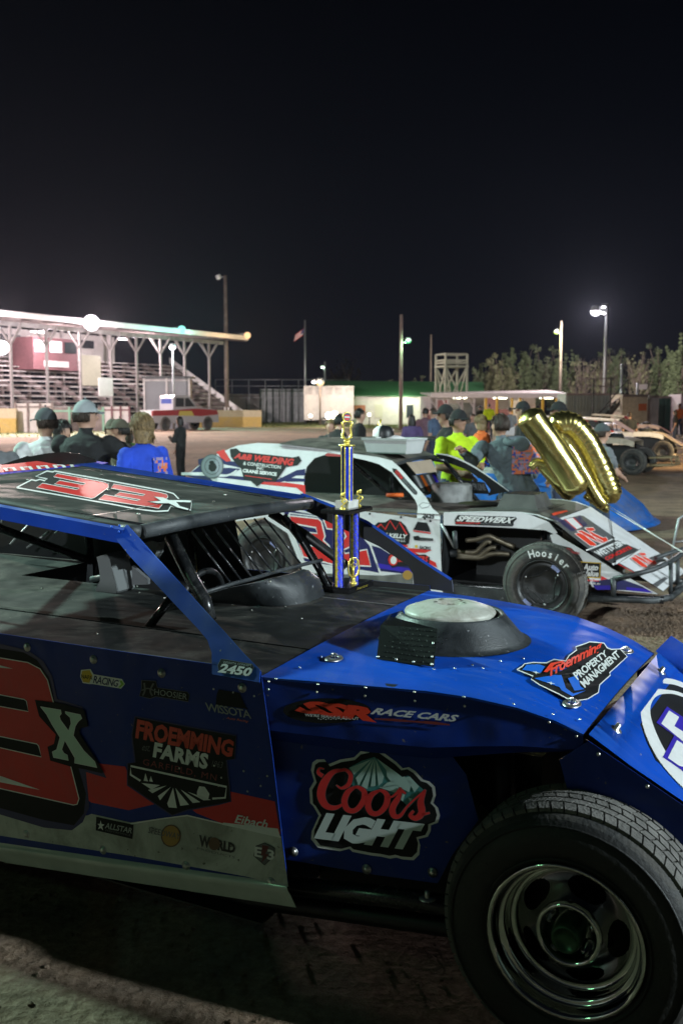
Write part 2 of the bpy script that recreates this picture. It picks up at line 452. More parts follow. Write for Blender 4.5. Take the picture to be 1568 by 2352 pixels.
# ------------------------------------------------------------------ paint and parts materials shared by the race cars
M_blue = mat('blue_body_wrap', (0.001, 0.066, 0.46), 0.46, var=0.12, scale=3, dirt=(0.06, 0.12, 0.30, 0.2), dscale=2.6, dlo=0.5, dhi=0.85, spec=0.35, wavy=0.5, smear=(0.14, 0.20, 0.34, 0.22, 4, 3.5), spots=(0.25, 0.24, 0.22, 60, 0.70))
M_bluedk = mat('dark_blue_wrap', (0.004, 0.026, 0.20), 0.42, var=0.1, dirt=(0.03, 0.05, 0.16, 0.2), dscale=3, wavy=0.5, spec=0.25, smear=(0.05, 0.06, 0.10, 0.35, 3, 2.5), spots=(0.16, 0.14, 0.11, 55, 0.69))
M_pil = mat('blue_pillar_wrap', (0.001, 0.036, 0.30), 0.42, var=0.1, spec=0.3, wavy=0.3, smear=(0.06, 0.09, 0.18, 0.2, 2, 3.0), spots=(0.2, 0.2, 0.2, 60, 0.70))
M_navy = mat('navy_wrap', (0.012, 0.014, 0.09), 0.4, var=0.1)
M_purple = mat('violet_blue_wrap', (0.035, 0.02, 0.36), 0.6, var=0.1, spec=0.25)
M_deck = mat('dusty_black_deck', (0.014, 0.016, 0.016), 0.60, var=0.3, scale=2, dirt=(0.045, 0.048, 0.042, 0.8), dscale=2.3, dlo=0.40, dhi=0.80, spec=0.25, wavy=0.6, smear=(0.17, 0.165, 0.14, 0.6, 1.5, 2.0), spots=(0.25, 0.24, 0.2, 70, 0.71))
M_roofm = mat('dusty_black_roof', (0.016, 0.017, 0.016), 0.55, var=0.3, scale=2, dirt=(0.07, 0.066, 0.058, 0.7), dscale=1.6, dlo=0.42, dhi=0.85, spec=0.35, wavy=0.35, smear=(0.15, 0.14, 0.12, 0.4, 1.4, 1.8))
M_blk = mat('black_sheet', (0.008, 0.009, 0.010), 0.45, var=0.3)
M_gloss = mat('gloss_black_tube', (0.010, 0.011, 0.012), 0.22, var=0.2, dirt=(0.1, 0.1, 0.1, 0.35), dscale=9, dlo=0.5, dhi=0.7)
M_plast = mat('grey_black_plastic', (0.018, 0.021, 0.023), 0.42, var=0.2, dirt=(0.085, 0.095, 0.10, 0.7), dscale=4, dlo=0.42, dhi=0.75, spots=(0.3, 0.31, 0.31, 65, 0.68), bump=0.15, bscale=220)
M_rubber = mat('tyre_rubber', (0.025, 0.026, 0.026), 0.7, var=0.2, dirt=(0.14, 0.125, 0.105, 0.75), dscale=7, dlo=0.4, dhi=0.75, bump=0.3, bscale=90)
M_tread = mat('dusty_tread', (0.13, 0.125, 0.115), 0.85, var=0.35, scale=14, bump=0.5, bscale=140)
M_chrome = mat('worn_chrome', (0.55, 0.58, 0.55), 0.10, 1.0, var=0.15, rvar=1, dirt=(0.06, 0.06, 0.05, 0.35), dscale=6, dlo=0.55, dhi=0.8)
M_red = mat('red_wrap', (0.60, 0.018, 0.016), 0.45, var=0.06, dirt=(0.3, 0.1, 0.09, 0.35), dscale=5)
M_white = mat('white_wrap', (0.66, 0.67, 0.68), 0.45, var=0.05, dirt=(0.30, 0.28, 0.25, 0.5), dscale=3.5, dlo=0.45, dhi=0.85)
M_offw = mat('white_lettering', (0.70, 0.71, 0.70), 0.5, var=0.06, scale=30)
M_grey = mat('grey_wrap', (0.10, 0.105, 0.11), 0.45, var=0.1)
M_ink = mat('black_ink', (0.010, 0.010, 0.011), 0.65, var=0.3, spec=0.25)
M_yel = mat('yellow_ink', (0.65, 0.42, 0.02), 0.5, var=0.06)
M_org = mat('orange_ink', (0.75, 0.16, 0.02), 0.5, var=0.06)
M_bolt = mat('zinc_fastener', (0.55, 0.55, 0.50), 0.3, 0.9, var=0.2, scale=60)
M_alu = mat('bare_aluminium', (0.5, 0.5, 0.5), 0.35, 0.9, var=0.2, scale=6)
M_gold = mat('gold_plastic', (0.95, 0.78, 0.16), 0.28, 0.72, var=0.1, scale=40, coat=0.6)

def zz(ox, oy, k): return lambda pts: [(ox + p[0] / k, oy + p[1] / k) + tuple(p[2:]) for p in pts]
zA = zz(0, 1474, 2.0); zB = zz(564.5, 1568, 2.7778); zC = zz(784, 1285.8, 2.0); zD = zz(940.8, 1693.4, 2.5)
zE = zz(0, 1003.5, 2.0); zG = zz(0, 1442.6, 4.6875); zH = zz(1411.2, 1411.2, 5); zI = zz(0, 1028.6, 3.289)
zJ = zz(846.7, 1116.4, 3.846); zK = zz(1241.8, 1160.3, 4.8077); zL = zz(878.1, 909.4, 2.2727); zM = zz(376.3, 972.1, 2.5)
zN = zz(721.3, 928.2, 5.07); zP = zz(0, 878.1, 3.472); zQ = zz(721.3, 903.2, 3.846); zR = zz(1254.4, 878.1, 5)
zS = zz(564.5, 815.3, 3.125); zT = zz(0, 702.5, 2.6316); zU = zz(1129, 909.4, 5); zV = zz(784, 627.2, 2.0); zW = zz(0, 595.8, 2.0)

def make_wheel(parent, c, ax, Rr, Wd, rim_r, style='chrome', name='wheel', letters=None, tread=True, lite=False):
    """c: centre of the outer face; ax: outward unit axis; parts tyre, rim"""
    c = Vector(c); ax = Vector(ax).normalized()
    RUB = mat('clean_tyre_sidewall', (0.012, 0.012, 0.012), 0.6, var=0.3, dirt=(0.05, 0.048, 0.04, 0.5), dscale=7, dlo=0.45, dhi=0.75, bump=0.25, bscale=90) if style == 'chrome' else M_rubber
    t = MB(); i = -ax      # heights are measured along ax, the tyre lies at negative height
    W2 = Wd
    prof = [(rim_r * 0.97, -0.012), (rim_r * 1.05, 0.004), (rim_r + (Rr - rim_r) * 0.35, 0.022), (rim_r + (Rr - rim_r) * 0.7, 0.012), (Rr - 0.022, -0.008)]
    shoulder = [(Rr - 0.010, -0.022), (Rr - 0.002, -0.045), (Rr + 0.003, -W2 * 0.5), (Rr - 0.002, -W2 + 0.045), (Rr - 0.010, -W2 + 0.022)]
    inner = [(Rr - 0.022, -W2 + 0.008), (rim_r + (Rr - rim_r) * 0.6, -W2 - 0.012), (rim_r * 0.97, -W2 + 0.012)]
    t.lathe(prof, c, ax, RUB, 24 if lite else 64)
    t.lathe([prof[-1]] + shoulder + [inner[0]], c, ax, M_rubber if (tread and not lite) else M_tread, 24 if lite else 64)
    t.lathe(inner, c, ax, M_rubber, 24 if lite else 48)
    if tread and not lite:
        a, b = frame_of(ax); rows = 6; cnt = 62
        for r_ in range(rows):
            h0 = -0.024 - (W2 - 0.048) * r_ / rows; h1 = -0.024 - (W2 - 0.048) * (r_ + 1) / rows + 0.007
            for k in range(cnt):
                s0 = (k + 0.5 * (r_ % 2) + (0.12 if r_ in (0, 5) else 0)) / cnt; s1 = s0 + 0.86 / cnt; sk = 0.25 / cnt * (1 if r_ % 2 else -1)
                pts = []
                for rr in (Rr - 0.006, Rr + 0.0085):
                    for (hh, s_) in ((h0, s0), (h0, s1), (h1, s1 + sk), (h1, s0 + sk)):
                        rad = rr - (0.008 if (r_ in (0,) and hh == h0) or (r_ == rows - 1 and hh == h1) else 0)
                        th = 2 * math.pi * s_
                        pts.append(c + ax * hh + (a * math.cos(th) + b * math.sin(th)) * rad)
                t.add(pts, [(4, 5, 6, 7), (0, 1, 5, 4), (1, 2, 6, 5), (2, 3, 7, 6), (3, 0, 4, 7)], M_tread)
    if not lite:   # moulded rings on the sidewall
        for rr, hh in ((rim_r + 0.02, 0.0145), (Rr - 0.035, 0.0115)):
            t.lathe([(rr - 0.003, hh - 0.004), (rr, hh + 0.003), (rr + 0.003, hh - 0.004)], c, ax, RUB, 64)
    if letters:
        a = Vector((0, 0, 1)); b = a.cross(ax)      # clock angle from the top
        for ch, ang in letters:
            vs, fs = glyphs(ch, 0.02, 0, 1)
            if not vs: continue
            xs = [v[0] for v in vs]; mx = (min(xs) + max(xs)) / 2; out = []
            for x, y in vs:
                rr = (rim_r + Rr) / 2 + 0.0 + (y - 0.35) * 0.085; th = ang - 0 + (x - mx) * 0.075 / rr
                out.append(c + ax * 0.026 + (a * math.cos(th) + b * math.sin(th)) * rr)
            t.add(out, fs, M_offw)
    tyre = t.build('tyre')
    r = MB(); q = rim_r; n = 24 if lite else 56
    if style == 'chrome':
        r.lathe([(q * 1.0, -0.006), (q * 1.04, 0.004), (q * 1.03, 0.013), (q * 0.985, 0.012), (q * 0.955, 0.0), (q * 0.95, -0.02), (q * 0.90, -0.032), (q * 0.885, -0.03), (q * 0.87, -0.05), (q * 0.86, -0.075), (q * 0.80, -0.085), (q * 0.77, -0.078)], c, ax, M_chrome, n)
        # dished centre with oval windows
        a, b = frame_of(ax); cen = MB()
        ro, ri = q * 0.79, q * 0.44
        NW = 5; seg = 240; rings = 20
        for k in range(seg):
            for j in range(rings):
                f0, f1 = j / rings, (j + 1) / rings
                th = 2 * math.pi * (k + 0.5) / seg; ph = (th * NW / (2 * math.pi)) % 1.0
                if ((ph - 0.5) / 0.33) ** 2 + (((f0 + f1) / 2 - 0.5) / 0.37) ** 2 < 1: continue
                P = []
                for ff, kk in ((f0, k), (f0, k + 1), (f1, k + 1), (f1, k)):
                    rad = ri + (ro - ri) * ff; t2 = 2 * math.pi * kk / seg
                    hh = -0.045 - 0.04 * math.sin(ff * math.pi / 2)
                    P.append(c + ax * hh + (a * math.cos(t2) + b * math.sin(t2)) * rad)
                r.add(P, [(0, 1, 2, 3)], mat('dark_wheel_disc', (0.16, 0.17, 0.165), 0.14, 1.0, var=0.2, dirt=(0.04, 0.04, 0.035, 0.5), dscale=6), True)
        r.lathe([(ri, -0.045), (ri * 0.97, -0.03), (ri * 0.86, -0.026), (ri * 0.80, -0.05), (ri * 0.74, -0.10), (ri * 0.4, -0.10)], c, ax, M_chrome, n)
        r.lathe([(q * 0.95, -0.02), (q * 0.95, -Wd + 0.02)], c, ax, M_blk, n)
        r.disc(c - ax * 0.17, ax, q * 0.93, M_blk, 32)
        hubm = MB()
        hubm.lathe([(ri * 0.46, -0.10), (ri * 0.46, -0.02), (ri * 0.42, -0.005), (ri * 0.36, 0.0), (ri * 0.33, -0.012), (0.0001, -0.008)], c, ax, mat('green_hub_cap', (0.03, 0.08, 0.04), 0.3, 0.6, var=0.2), 28)
        for k in range(5):
            t2 = 2 * math.pi * k / 5 + 0.3
            pc = c + (a * math.cos(t2) + b * math.sin(t2)) * ri * 0.68 - ax * 0.1
            hubm.lathe([(0.017, 0), (0.016, 0.02), (0.010, 0.024), (0.008, 0.045), (0.0001, 0.047)], pc, ax, M_chrome, 8)
        hub_pts = hubm
    else:
        cov = mat('black_wheel_cover', (0.015, 0.016, 0.017), 0.42, var=0.2, dirt=(0.07, 0.07, 0.065, 0.6), dscale=6)
        r.lathe([(q * 1.0, -0.006), (q * 1.05, 0.006), (q * 1.03, 0.018), (q * 0.98, 0.012), (q * 0.96, -0.02), (q * 0.84, -0.03), (q * 0.82, -0.018), (q * 0.80, -0.02), (q * 0.70, -0.02), (q * 0.69, -0.026), (q * 0.3, -0.02), (0.0001, -0.018)], c, ax, cov, n)
        hub_pts = None
        if not lite:
            a, b = frame_of(ax)
            for k in range(3):
                t0 = 2 * math.pi * k / 3 + 0.4
                arc = [c + ax * -0.012 + (a * math.cos(t0 + u * 1.5) + b * math.sin(t0 + u * 1.5)) * q * (0.66 - 0.22 * math.sin(u * math.pi)) for u in [i_ / 10 for i_ in range(11)]]
                r.tube(arc, 0.006, cov, 6)
                pc = c + ax * -0.012 + (a * math.cos(t0) + b * math.sin(t0)) * q * 0.75
                dome_bolt(r, pc, ax, 0.010, M_alu)
            for k in (0, 1):
                t0 = [2.2, 5.4][k]
                pc = [c + ax * 0.02 + (a * math.cos(t0 + u) + b * math.sin(t0 + u)) * q * rr_ for rr_ in (0.84, 0.98) for u in (-0.2, -0.07, 0.07, 0.2)]
                r.add(pc, [(0, 1, 5, 4), (1, 2, 6, 5), (2, 3, 7, 6)], mat('grey_blue_sticker', (0.2, 0.22, 0.4), 0.5, var=0.3, scale=60))
    wheel = r.build(name, parent)
    tyre.parent = wheel
    if hub_pts: hub_pts.build('hub', wheel)
    return wheel

# ================================================================== the near blue race car
FB = Frame((-0.2331, 2.8303, 0), R(-27.8))
blue = thing('race_car', 'near blue dirt race car with red 33x on its black roof and door', 'race car', FB.o, FB.yaw)
door_fn = FB.pl([(0, 0, 0), (1, 0, 0), (0, 0, 1)])
# ---- door panel
mb = MB()
dp = [door_fn(*p) for p in [(598, 1541), (601, 1560), (626, 1740), (650, 1945), (661, 2030)]]
top = [(-2.7, 0, 0.99), (-1.05, 0, 0.985), (-0.52, 0, 0.984)]
bot = [door_fn(-2, 1936), (-1.9, 0, 0.17), (-2.7, 0, 0.17)]
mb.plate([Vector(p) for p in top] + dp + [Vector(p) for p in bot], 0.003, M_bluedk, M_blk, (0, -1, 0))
# rolled lower skirt
for k, (o0, o1) in enumerate([((-2.7, 0.17), (0.085, 0.325))]):
    a0, a1 = Vector((-2.7, 0, 0.172)), door_fn(661, 2030)
    m1 = door_fn(-2, 1936)
    prof = [(0, 0), (-0.012, -0.006), (-0.014, -0.014), (-0.006, -0.03), (0.002, -0.05), (0.012, -0.075)]
    rings = []
    for base in (Vector((-2.7, 0, m1.z - 0.03)), Vector((-1.9, 0, m1.z - 0.015)), m1, (m1 + a1) / 2, a1):
        rings.append([base + Vector((0.004 * j, dy, dz * (1.0))) for j, (dy, dz) in enumerate(prof)])
    mb.loft(rings, mat('glossy_skirt', (0.5, 0.55, 0.5), 0.16, var=0.1, coat=0.5), True, False)
fn = door_fn
M_muddy = mat('mud_splashed_white', (0.50, 0.52, 0.48), 0.5, var=0.08, dirt=(0.13, 0.12, 0.09, 0.8), dscale=3.2, dlo=0.42, dhi=0.72, smear=(0.12, 0.11, 0.08, 0.7, 0.4, 3.0), spots=(0.08, 0.07, 0.05, 40, 0.66))
# paint scheme: white bottom, red band, blue edges
poly_on(mb, zA([(-700, 560), (0, 790), (400, 800), (420, 792), (600, 832), (860, 796), (1020, 835), (1290, 900), (1306, 1000), (1322, 1115), (1326, 1128), (1130, 1080), (600, 985), (0, 892), (-900, 750)]), fn, M_muddy, 0.001)
poly_on(mb, zA([(330, 545), (575, 575), (600, 640), (720, 745), (590, 775), (420, 740), (360, 700)]), fn, M_red, 0.0012)
poly_on(mb, zA([(860, 755), (1060, 690), (1262, 735), (1287, 885), (1030, 840), (905, 790)]), fn, M_red, 0.0012)
poly_on(mb, zA([(1276, 860), (1287, 898), (1020, 842), (1025, 832)]), fn, M_offw, 0.0016)
stroke_on(mb, zA([(600, 838), (740, 815), (860, 800), (1030, 840), (1290, 900)]), 3, fn, M_offw, 0.0018, False)
# the big digit and its letter
blk = [(-400, -40), (0, 10), (130, 40), (200, 90), (240, 160), (262, 262), (380, 300), (405, 390), (362, 400), (375, 440), (470, 590), (490, 628), (395, 600), (410, 760), (380, 830), (330, 868), (200, 855), (0, 795), (-400, 700)]
poly_on(mb, zA(blk), fn, M_navy, 0.0018)
ink = [(-400, -30), (0, 32), (110, 50), (170, 85), (225, 165), (250, 275), (375, 312), (395, 360), (355, 400), (380, 450), (455, 570), (470, 606), (360, 580), (395, 700), (385, 790), (340, 845), (200, 820), (0, 765), (-400, 680)]
poly_on(mb, zA(ink), fn, M_ink, 0.0024)
def outlined(mb, pts, fn, m_in, m_out, w, off):
    poly_on(mb, pts, fn, m_in, off)
    stroke_on(mb, pts + [pts[0]], w, fn, m_out, off + 0.0005, False)
outlined(mb, zG([(-900, 150), (0, 322), (300, 372), (430, 440), (510, 560), (600, 900), (700, 1250), (850, 1840), (830, 1900), (790, 1908), (0, 1730), (-900, 1560)]), fn, M_red, M_offw, 2.2, 0.003)
for bar in ([(-900, 560), (0, 720), (260, 770), (285, 790), (305, 900), (0, 845), (-900, 690)], [(-900, 1010), (30, 1175), (395, 1250), (415, 1270), (445, 1390), (0, 1290), (-900, 1120)]):
    outlined(mb, zG(bar), fn, M_ink, M_offw, 2.0, 0.0042)
poly_on(mb, zG([(-900, 250), (0, 402), (140, 440), (0, 428), (-900, 300)]), fn, M_offw, 0.0045)
poly_on(mb, zG([(-100, 1570), (20, 1600), (430, 1745), (30, 1668), (-100, 1640)]), fn, M_offw, 0.0045)
# serif x
poly_on(mb, zG([(375, 775), (700, 820), (905, 885), (945, 1060), (870, 1080), (850, 1130), (1010, 1380), (1120, 1560), (780, 1500), (540, 1430), (510, 1280), (580, 1250), (600, 1150), (420, 950)]), fn, M_ink, 0.0055)
xpts = [(435, 848), (655, 885), (660, 925), (640, 950), (650, 990), (735, 1105), (765, 1030), (755, 965), (705, 920), (700, 900), (865, 935), (882, 975), (840, 1010), (810, 1060), (790, 1160), (900, 1320), (1020, 1440), (1045, 1505), (800, 1455), (805, 1400), (700, 1215), (665, 1310), (690, 1350), (725, 1370), (738, 1428), (575, 1395), (562, 1335), (610, 1310), (645, 1180), (560, 1040), (500, 930)]
outlined(mb, zG(xpts), fn, mat('mint_white_wrap', (0.5, 0.66, 0.56), 0.5, var=0.05), M_offw, 1.2, 0.006)
# small stickers
sl = 0.17
poly_on(mb, zA([(372, 130), (415, 126), (430, 150), (560, 172), (574, 195), (556, 216), (425, 195), (410, 195), (380, 190), (368, 160)]), fn, M_offw, 0.0018)
poly_on(mb, zA([(377, 135), (412, 131), (425, 158), (410, 190), (382, 186), (372, 160)]), fn, M_yel, 0.0022)
text_on(mb, 'NAPA', zA([(374, 168), (424, 176), (424, 158), (374, 150)]), fn, M_ink, 0.0026, 0.01)
text_on(mb, 'RACING', zA([(428, 190), (540, 208), (546, 178), (432, 156)]), fn, M_navy, 0.0024, 0.02, 0.1, 0.9)
poly_on(mb, zA([(548, 178), (560, 180), (570, 196), (552, 212), (542, 210), (556, 196)]), fn, mat('lime_ink', (0.25, 0.5, 0.05), 0.5), 0.0024)
outlined(mb, zA([(650, 178), (715, 182), (722, 212), (860, 232), (870, 245), (864, 276), (715, 252), (690, 262), (640, 250), (650, 215)]), fn, M_ink, M_grey, 1.2, 0.0018)
text_on(mb, 'HOOSIER', zA([(708, 244), (858, 268), (860, 240), (710, 216)]), fn, mat('dim_grey_ink', (0.3, 0.32, 0.32), 0.5), 0.0024, 0.0)
stroke_on(mb, zA([(662, 190), (665, 225), (655, 248)]), 4, fn, M_grey, 0.0024); stroke_on(mb, zA([(705, 192), (690, 225), (700, 250)]), 4, fn, M_grey, 0.0024); stroke_on(mb, zA([(650, 225), (680, 215), (712, 228)]), 3, fn, M_grey, 0.0026)
# late model silhouette and its wording
poly_on(mb, zA([(1005, 220), (1100, 235), (1128, 300), (1140, 310), (990, 290), (996, 240)]), fn, M_ink, 0.0018)
text_on(mb, 'WISSOTA', zA([(946, 318), (1154, 354), (1148, 318), (942, 280)]), fn, mat('dim_grey_ink', (0.3, 0.32, 0.32), 0.5), 0.0026, 0.01, 0.0, 0.85)
text_on(mb, 'Auto Racing', zA([(1040, 358), (1140, 375), (1140, 362), (1040, 345)]), fn, M_org, 0.0026, 0, 0.3)
# farm sponsor shield
outlined(mb, zA([(620, 345), (1085, 432), (1078, 540), (1040, 545), (1052, 655), (1060, 735), (1000, 750), (860, 775), (790, 800), (585, 660), (585, 560), (620, 555), (605, 430)]), fn, M_ink, M_navy, 3, 0.0018)
text_on(mb, 'FROEMMING', zA([(625, 440), (1062, 528), (1072, 458), (634, 362)]), fn, mat('brick_red_ink', (0.62, 0.06, 0.03), 0.5), 0.0026, 0.045, 0.0, 1.0)
text_on(mb, 'FARMS', zA([(705, 528), (948, 584), (955, 520), (714, 466)]), fn, M_offw, 0.0026, 0.045, 0.0, 1.05)
text_on(mb, 'est.', zA([(652, 500), (688, 506), (690, 478), (655, 473)]), fn, M_grey, 0.0026, 0, 0.4)
text_on(mb, '1963', zA([(972, 575), (1022, 583), (1025, 553), (974, 545)]), fn, M_grey, 0.0026, 0, 0.2)
text_on(mb, 'GARFIELD, MN', zA([(655, 570), (992, 645), (996, 612), (658, 538)]), fn, mat('dim_red_ink', (0.2, 0.03, 0.03), 0.5), 0.0026, 0.0, 0.0, 1.2)
stroke_on(mb, zA([(645, 640), (600, 612), (600, 572), (1040, 668), (1034, 718), (975, 722)]), 4.5, fn, M_offw, 0.0026, False)
for q in ([(650, 650), (735, 660), (695, 680)], [(680, 682), (765, 662), (700, 697)], [(725, 710), (785, 668), (735, 730)], [(768, 745), (795, 672), (812, 765), (775, 762)], [(828, 755), (805, 672), (868, 750)], [(885, 742), (830, 680), (920, 738)], [(935, 730), (860, 690), (970, 728)], [(905, 690), (915, 665), (940, 668), (962, 700), (955, 728), (905, 712)], [(660, 640), (668, 605), (680, 643)], [(685, 642), (693, 618), (702, 645)]):
    poly_on(mb, zA(q), fn, M_offw, 0.0026)
# lower stickers
poly_on(mb, zA([(442, 805), (614, 842), (608, 908), (440, 868)]), fn, M_ink, 0.0024)
text_on(mb, 'ALLSTAR', zA([(482, 858), (604, 882), (606, 858), (484, 832)]), fn, mat('dim_grey_ink', (0.3, 0.32, 0.32), 0.5), 0.003, 0.02, 0.2)
text_on(mb, 'PERFORMANCE', zA([(484, 872), (600, 895), (600, 886), (486, 863)]), fn, M_grey, 0.003, 0)
poly_on(mb, zA([(462, 822), (466, 838), (480, 842), (469, 850), (474, 868), (463, 857), (450, 862), (457, 848), (448, 838), (459, 838)]), fn, M_offw, 0.003)
def disc_on(mb, c, rx, ry, fn, m, off, n=28, a0=0):
    poly_on(mb, [(c[0] + rx * math.cos(2 * math.pi * k / n), c[1] + ry * math.sin(2 * math.pi * k / n)) for k in range(n)], fn, m, off)
c0 = zA([(785, 893)])[0]; disc_on(mb, c0, 23, 26, fn, mat('brown_ink', (0.12, 0.06, 0.03), 0.5), 0.0024); disc_on(mb, c0, 20, 23, fn, mat('ochre_ink', (0.35, 0.2, 0.04), 0.5), 0.0028)
text_on(mb, 'SPEEDWAY', zA([(680, 880), (828, 910), (830, 884), (682, 852)]), fn, M_grey, 0.0034, 0.01, 0.15)
text_on(mb, 'WORLD', zA([(916, 938), (1076, 972), (1078, 930), (918, 892)]), fn, mat('black_white_ink', (0.02, 0.02, 0.02), 0.5), 0.0026, 0.05, 0.0)
c0 = zA([(984, 930)])[0]; disc_on(mb, c0, 13, 15, fn, mat('brown_ink', (0.12, 0.06, 0.03), 0.5), 0.003)
text_on(mb, 'PRODUCTS', zA([(905, 955), (1080, 998), (1080, 988), (905, 945)]), fn, M_grey, 0.0026)
outlined(mb, zA([(1175, 940), (1215, 925), (1262, 950), (1260, 985), (1215, 1028), (1165, 985)]), fn, M_grey, M_ink, 1.4, 0.0024)
text_on(mb, 'E', zA([(1170, 985), (1200, 992), (1202, 950), (1172, 944)]), fn, M_offw, 0.003, 0.03); text_on(mb, '3', zA([(1228, 1000), (1256, 1004), (1258, 962), (1230, 956)]), fn, M_offw, 0.003, 0.03)
poly_on(mb, zA([(1205, 935), (1235, 942), (1218, 975), (1234, 980), (1200, 1018), (1210, 985), (1198, 980)]), fn, mat('dark_red_ink', (0.12, 0.02, 0.02), 0.5), 0.0032)
text_on(mb, 'Eibach', zA([(1078, 832), (1225, 860), (1232, 822), (1084, 796)]), fn, M_offw, 0.003, 0.02, 0.2)
text_on(mb, 'SPRINGS', zA([(1120, 848), (1210, 866), (1214, 852), (1122, 836)]), fn, M_offw, 0.003, 0.04, 0.2)
door_o = mb.build('door_panel', blue)
for p in [(126, 25), (430, 82), (743, 144), (1113, 212), (122, 885), (474, 957), (855, 1030), (1246, 1104)]:
    b = MB(); dome_bolt(b, door_fn(p[0] / 2, 1474 + p[1] / 2), (0, -1, 0), 0.010, M_bolt, M_alu); b.build('fastener', blue)
for p in [(982, 218), (1072, 233), (1168, 250), (985, 570), (1120, 595), (1018, 625), (1138, 688), (1198, 663), (1228, 618), (1240, 708), (1005, 662), (825, 582)]:
    rivets([door_fn(p[0] / 2, 1474 + p[1] / 2)], door_o, 0.0035, (0, -1, 0))
# ---- deck
mb = MB()
DZ = 0.966
dk = [(-2.7, 0.004, DZ), (-0.004, 0.004, DZ), (-0.1, 1.50, DZ), (-0.62, 1.50, DZ), (-0.62, 0.98, DZ), (-1.95, 0.98, DZ), (-1.95, 1.50, DZ), (-2.7, 1.50, DZ)]
mb.plate(dk, 0.004, M_deck, M_blk, (0, 0, 1))
mb.plate([Vector(p) + Vector((0, 0, -0.012)) for p in reversed([(-1.95, 0.60, DZ), (-0.62, 0.60, DZ), (-0.62, 1.5, DZ), (-1.95, 1.5, DZ)])], 0.002, M_blk) if False else None
# seams and raised joint strips
mb.beam((-2.6, 0.38, DZ + 0.001), (-0.03, 0.36, DZ + 0.001), 0.004, 0.004, M_blk)
mb.beam((-0.08, 1.15, DZ + 0.001), (-0.62, 1.17, DZ + 0.001), 0.004, 0.003, M_alu)
deck_o = mb.build('deck', blue)
for p in [(192, 697), (447, 907), (630, 688), (755, 742), (1068, 773), (1155, 797), (1385, 836), (1310, 782), (935, 670), (640, 716)]:
    rivets([FB.z(p[0] / 2, 1003.5 + p[1] / 2, DZ)], deck_o, 0.0045)
# far door panel (seen only through the cockpit)
mb = MB(); mb.plate([(-2.7, 1.5, 0.2), (0.05, 1.5, 0.3), (-0.1, 1.5, 0.99), (-2.7, 1.5, 0.99)], 0.003, M_bluedk, M_blk, (0, 1, 0)); mb.build('door_panel', blue)
# cockpit tub, floor and rear closing panel
mb = MB()
mb.plate([(-2.7, 0.02, 0.2), (-0.02, 0.02, 0.2), (-0.02, 1.48, 0.2), (-2.7, 1.48, 0.2)], 0.005, M_blk)
mb.plate([(-0.60, 0.02, 0.2), (-0.60, 1.48, 0.2), (-0.60, 1.48, 0.95), (-0.60, 0.02, 0.95)], 0.004, M_blk)
mb.plate([(-1.96, 0.96, 0.2), (-1.96, 1.48, 0.2), (-1.96, 1.48, 0.96), (-1.96, 0.96, 0.96)], 0.004, M_blk)
mb.plate([(-1.95, 0.97, 0.2), (-0.61, 0.97, 0.2), (-0.61, 0.97, 0.96), (-1.95, 0.97, 0.96)], 0.004, M_blk)
mb.plate([(-2.7, 0.0, 0.17), (-2.7, 1.5, 0.17), (-2.7, 1.5, 0.98), (-2.7, 0.0, 0.98)], 0.004, M_bluedk)
mb.build('cockpit_tub', blue)
# ---- roof
def roofpt(u, v):      # u 0 front .. 1 rear, v 0 near .. 1 far
    x = -0.655 - 1.35 * u; z = 1.345 + 0.125 * u
    return Vector((x, 0.20 + 1.20 * v, z))
mb = MB()
g = [[roofpt(i / 12, j / 10) for j in range(11)] for i in range(13)]
mb.loft(g, M_roofm, True, False)
mb.loft([[p - Vector((0, 0, 0.006)) for p in r_] for r_ in reversed(g)], M_blk, True, False)
roof_fn = FB.pl([roofpt(0, 0), roofpt(0, 1), roofpt(1, 0)])
for (v0, s) in ((0.0, -1), (1.0, 1)):
    rr = []
    for i in range(13):
        p = roofpt(i / 12, v0)
        rr.append([p, p + Vector((0, s * 0.008, 0.004)), p + Vector((0, s * 0.016, -0.004)), p + Vector((0, s * 0.018, -0.05)), p + Vector((0, s * 0.006, -0.052))])
    mb.loft(rr, M_pil, False, False)
# roof graphics
fn = roof_fn
edge = [(125, 300), (240, 240), (270, 248), (300, 238), (335, 248), (358, 235), (270, 215), (355, 175), (400, 182), (412, 175), (700, 225), (1240, 325), (1310, 345), (1350, 385), (1330, 400), (1450, 395), (1440, 470), (1290, 440), (1270, 475), (1180, 480), (1020, 460), (870, 430)]
outlined(mb, zI(edge), fn, M_ink, M_offw, 3.0, 0.0015)
three1 = [(430, 192), (770, 255), (820, 272), (818, 300), (715, 375), (690, 382), (275, 300), (320, 266), (580, 315), (600, 305), (410, 272), (450, 245), (630, 278), (648, 268), (405, 218)]
three2 = [(860, 272), (1200, 335), (1260, 350), (1270, 372), (1235, 400), (1225, 430), (1200, 458), (1150, 450), (745, 390), (790, 352), (1040, 400), (1060, 392), (865, 358), (905, 333), (1080, 362), (1095, 352), (838, 305)]
for th in (three1, three2): outlined(mb, zI(th), fn, M_red, M_offw, 1.4, 0.003)
poly_on(mb, zI([(1160, 366), (1240, 378), (1262, 392), (1330, 385), (1452, 392), (1446, 415), (1340, 412), (1362, 432), (1436, 455), (1428, 473), (1330, 455), (1270, 425), (1190, 425), (1110, 405), (1200, 398)]), fn, M_ink, 0.0042)
poly_on(mb, zI([(1165, 368), (1235, 375), (1275, 395), (1400, 395), (1445, 398), (1440, 412), (1330, 408), (1360, 440), (1425, 460), (1420, 470), (1340, 450), (1275, 418), (1195, 418), (1130, 408), (1215, 400)]), fn, M_offw, 0.0052)
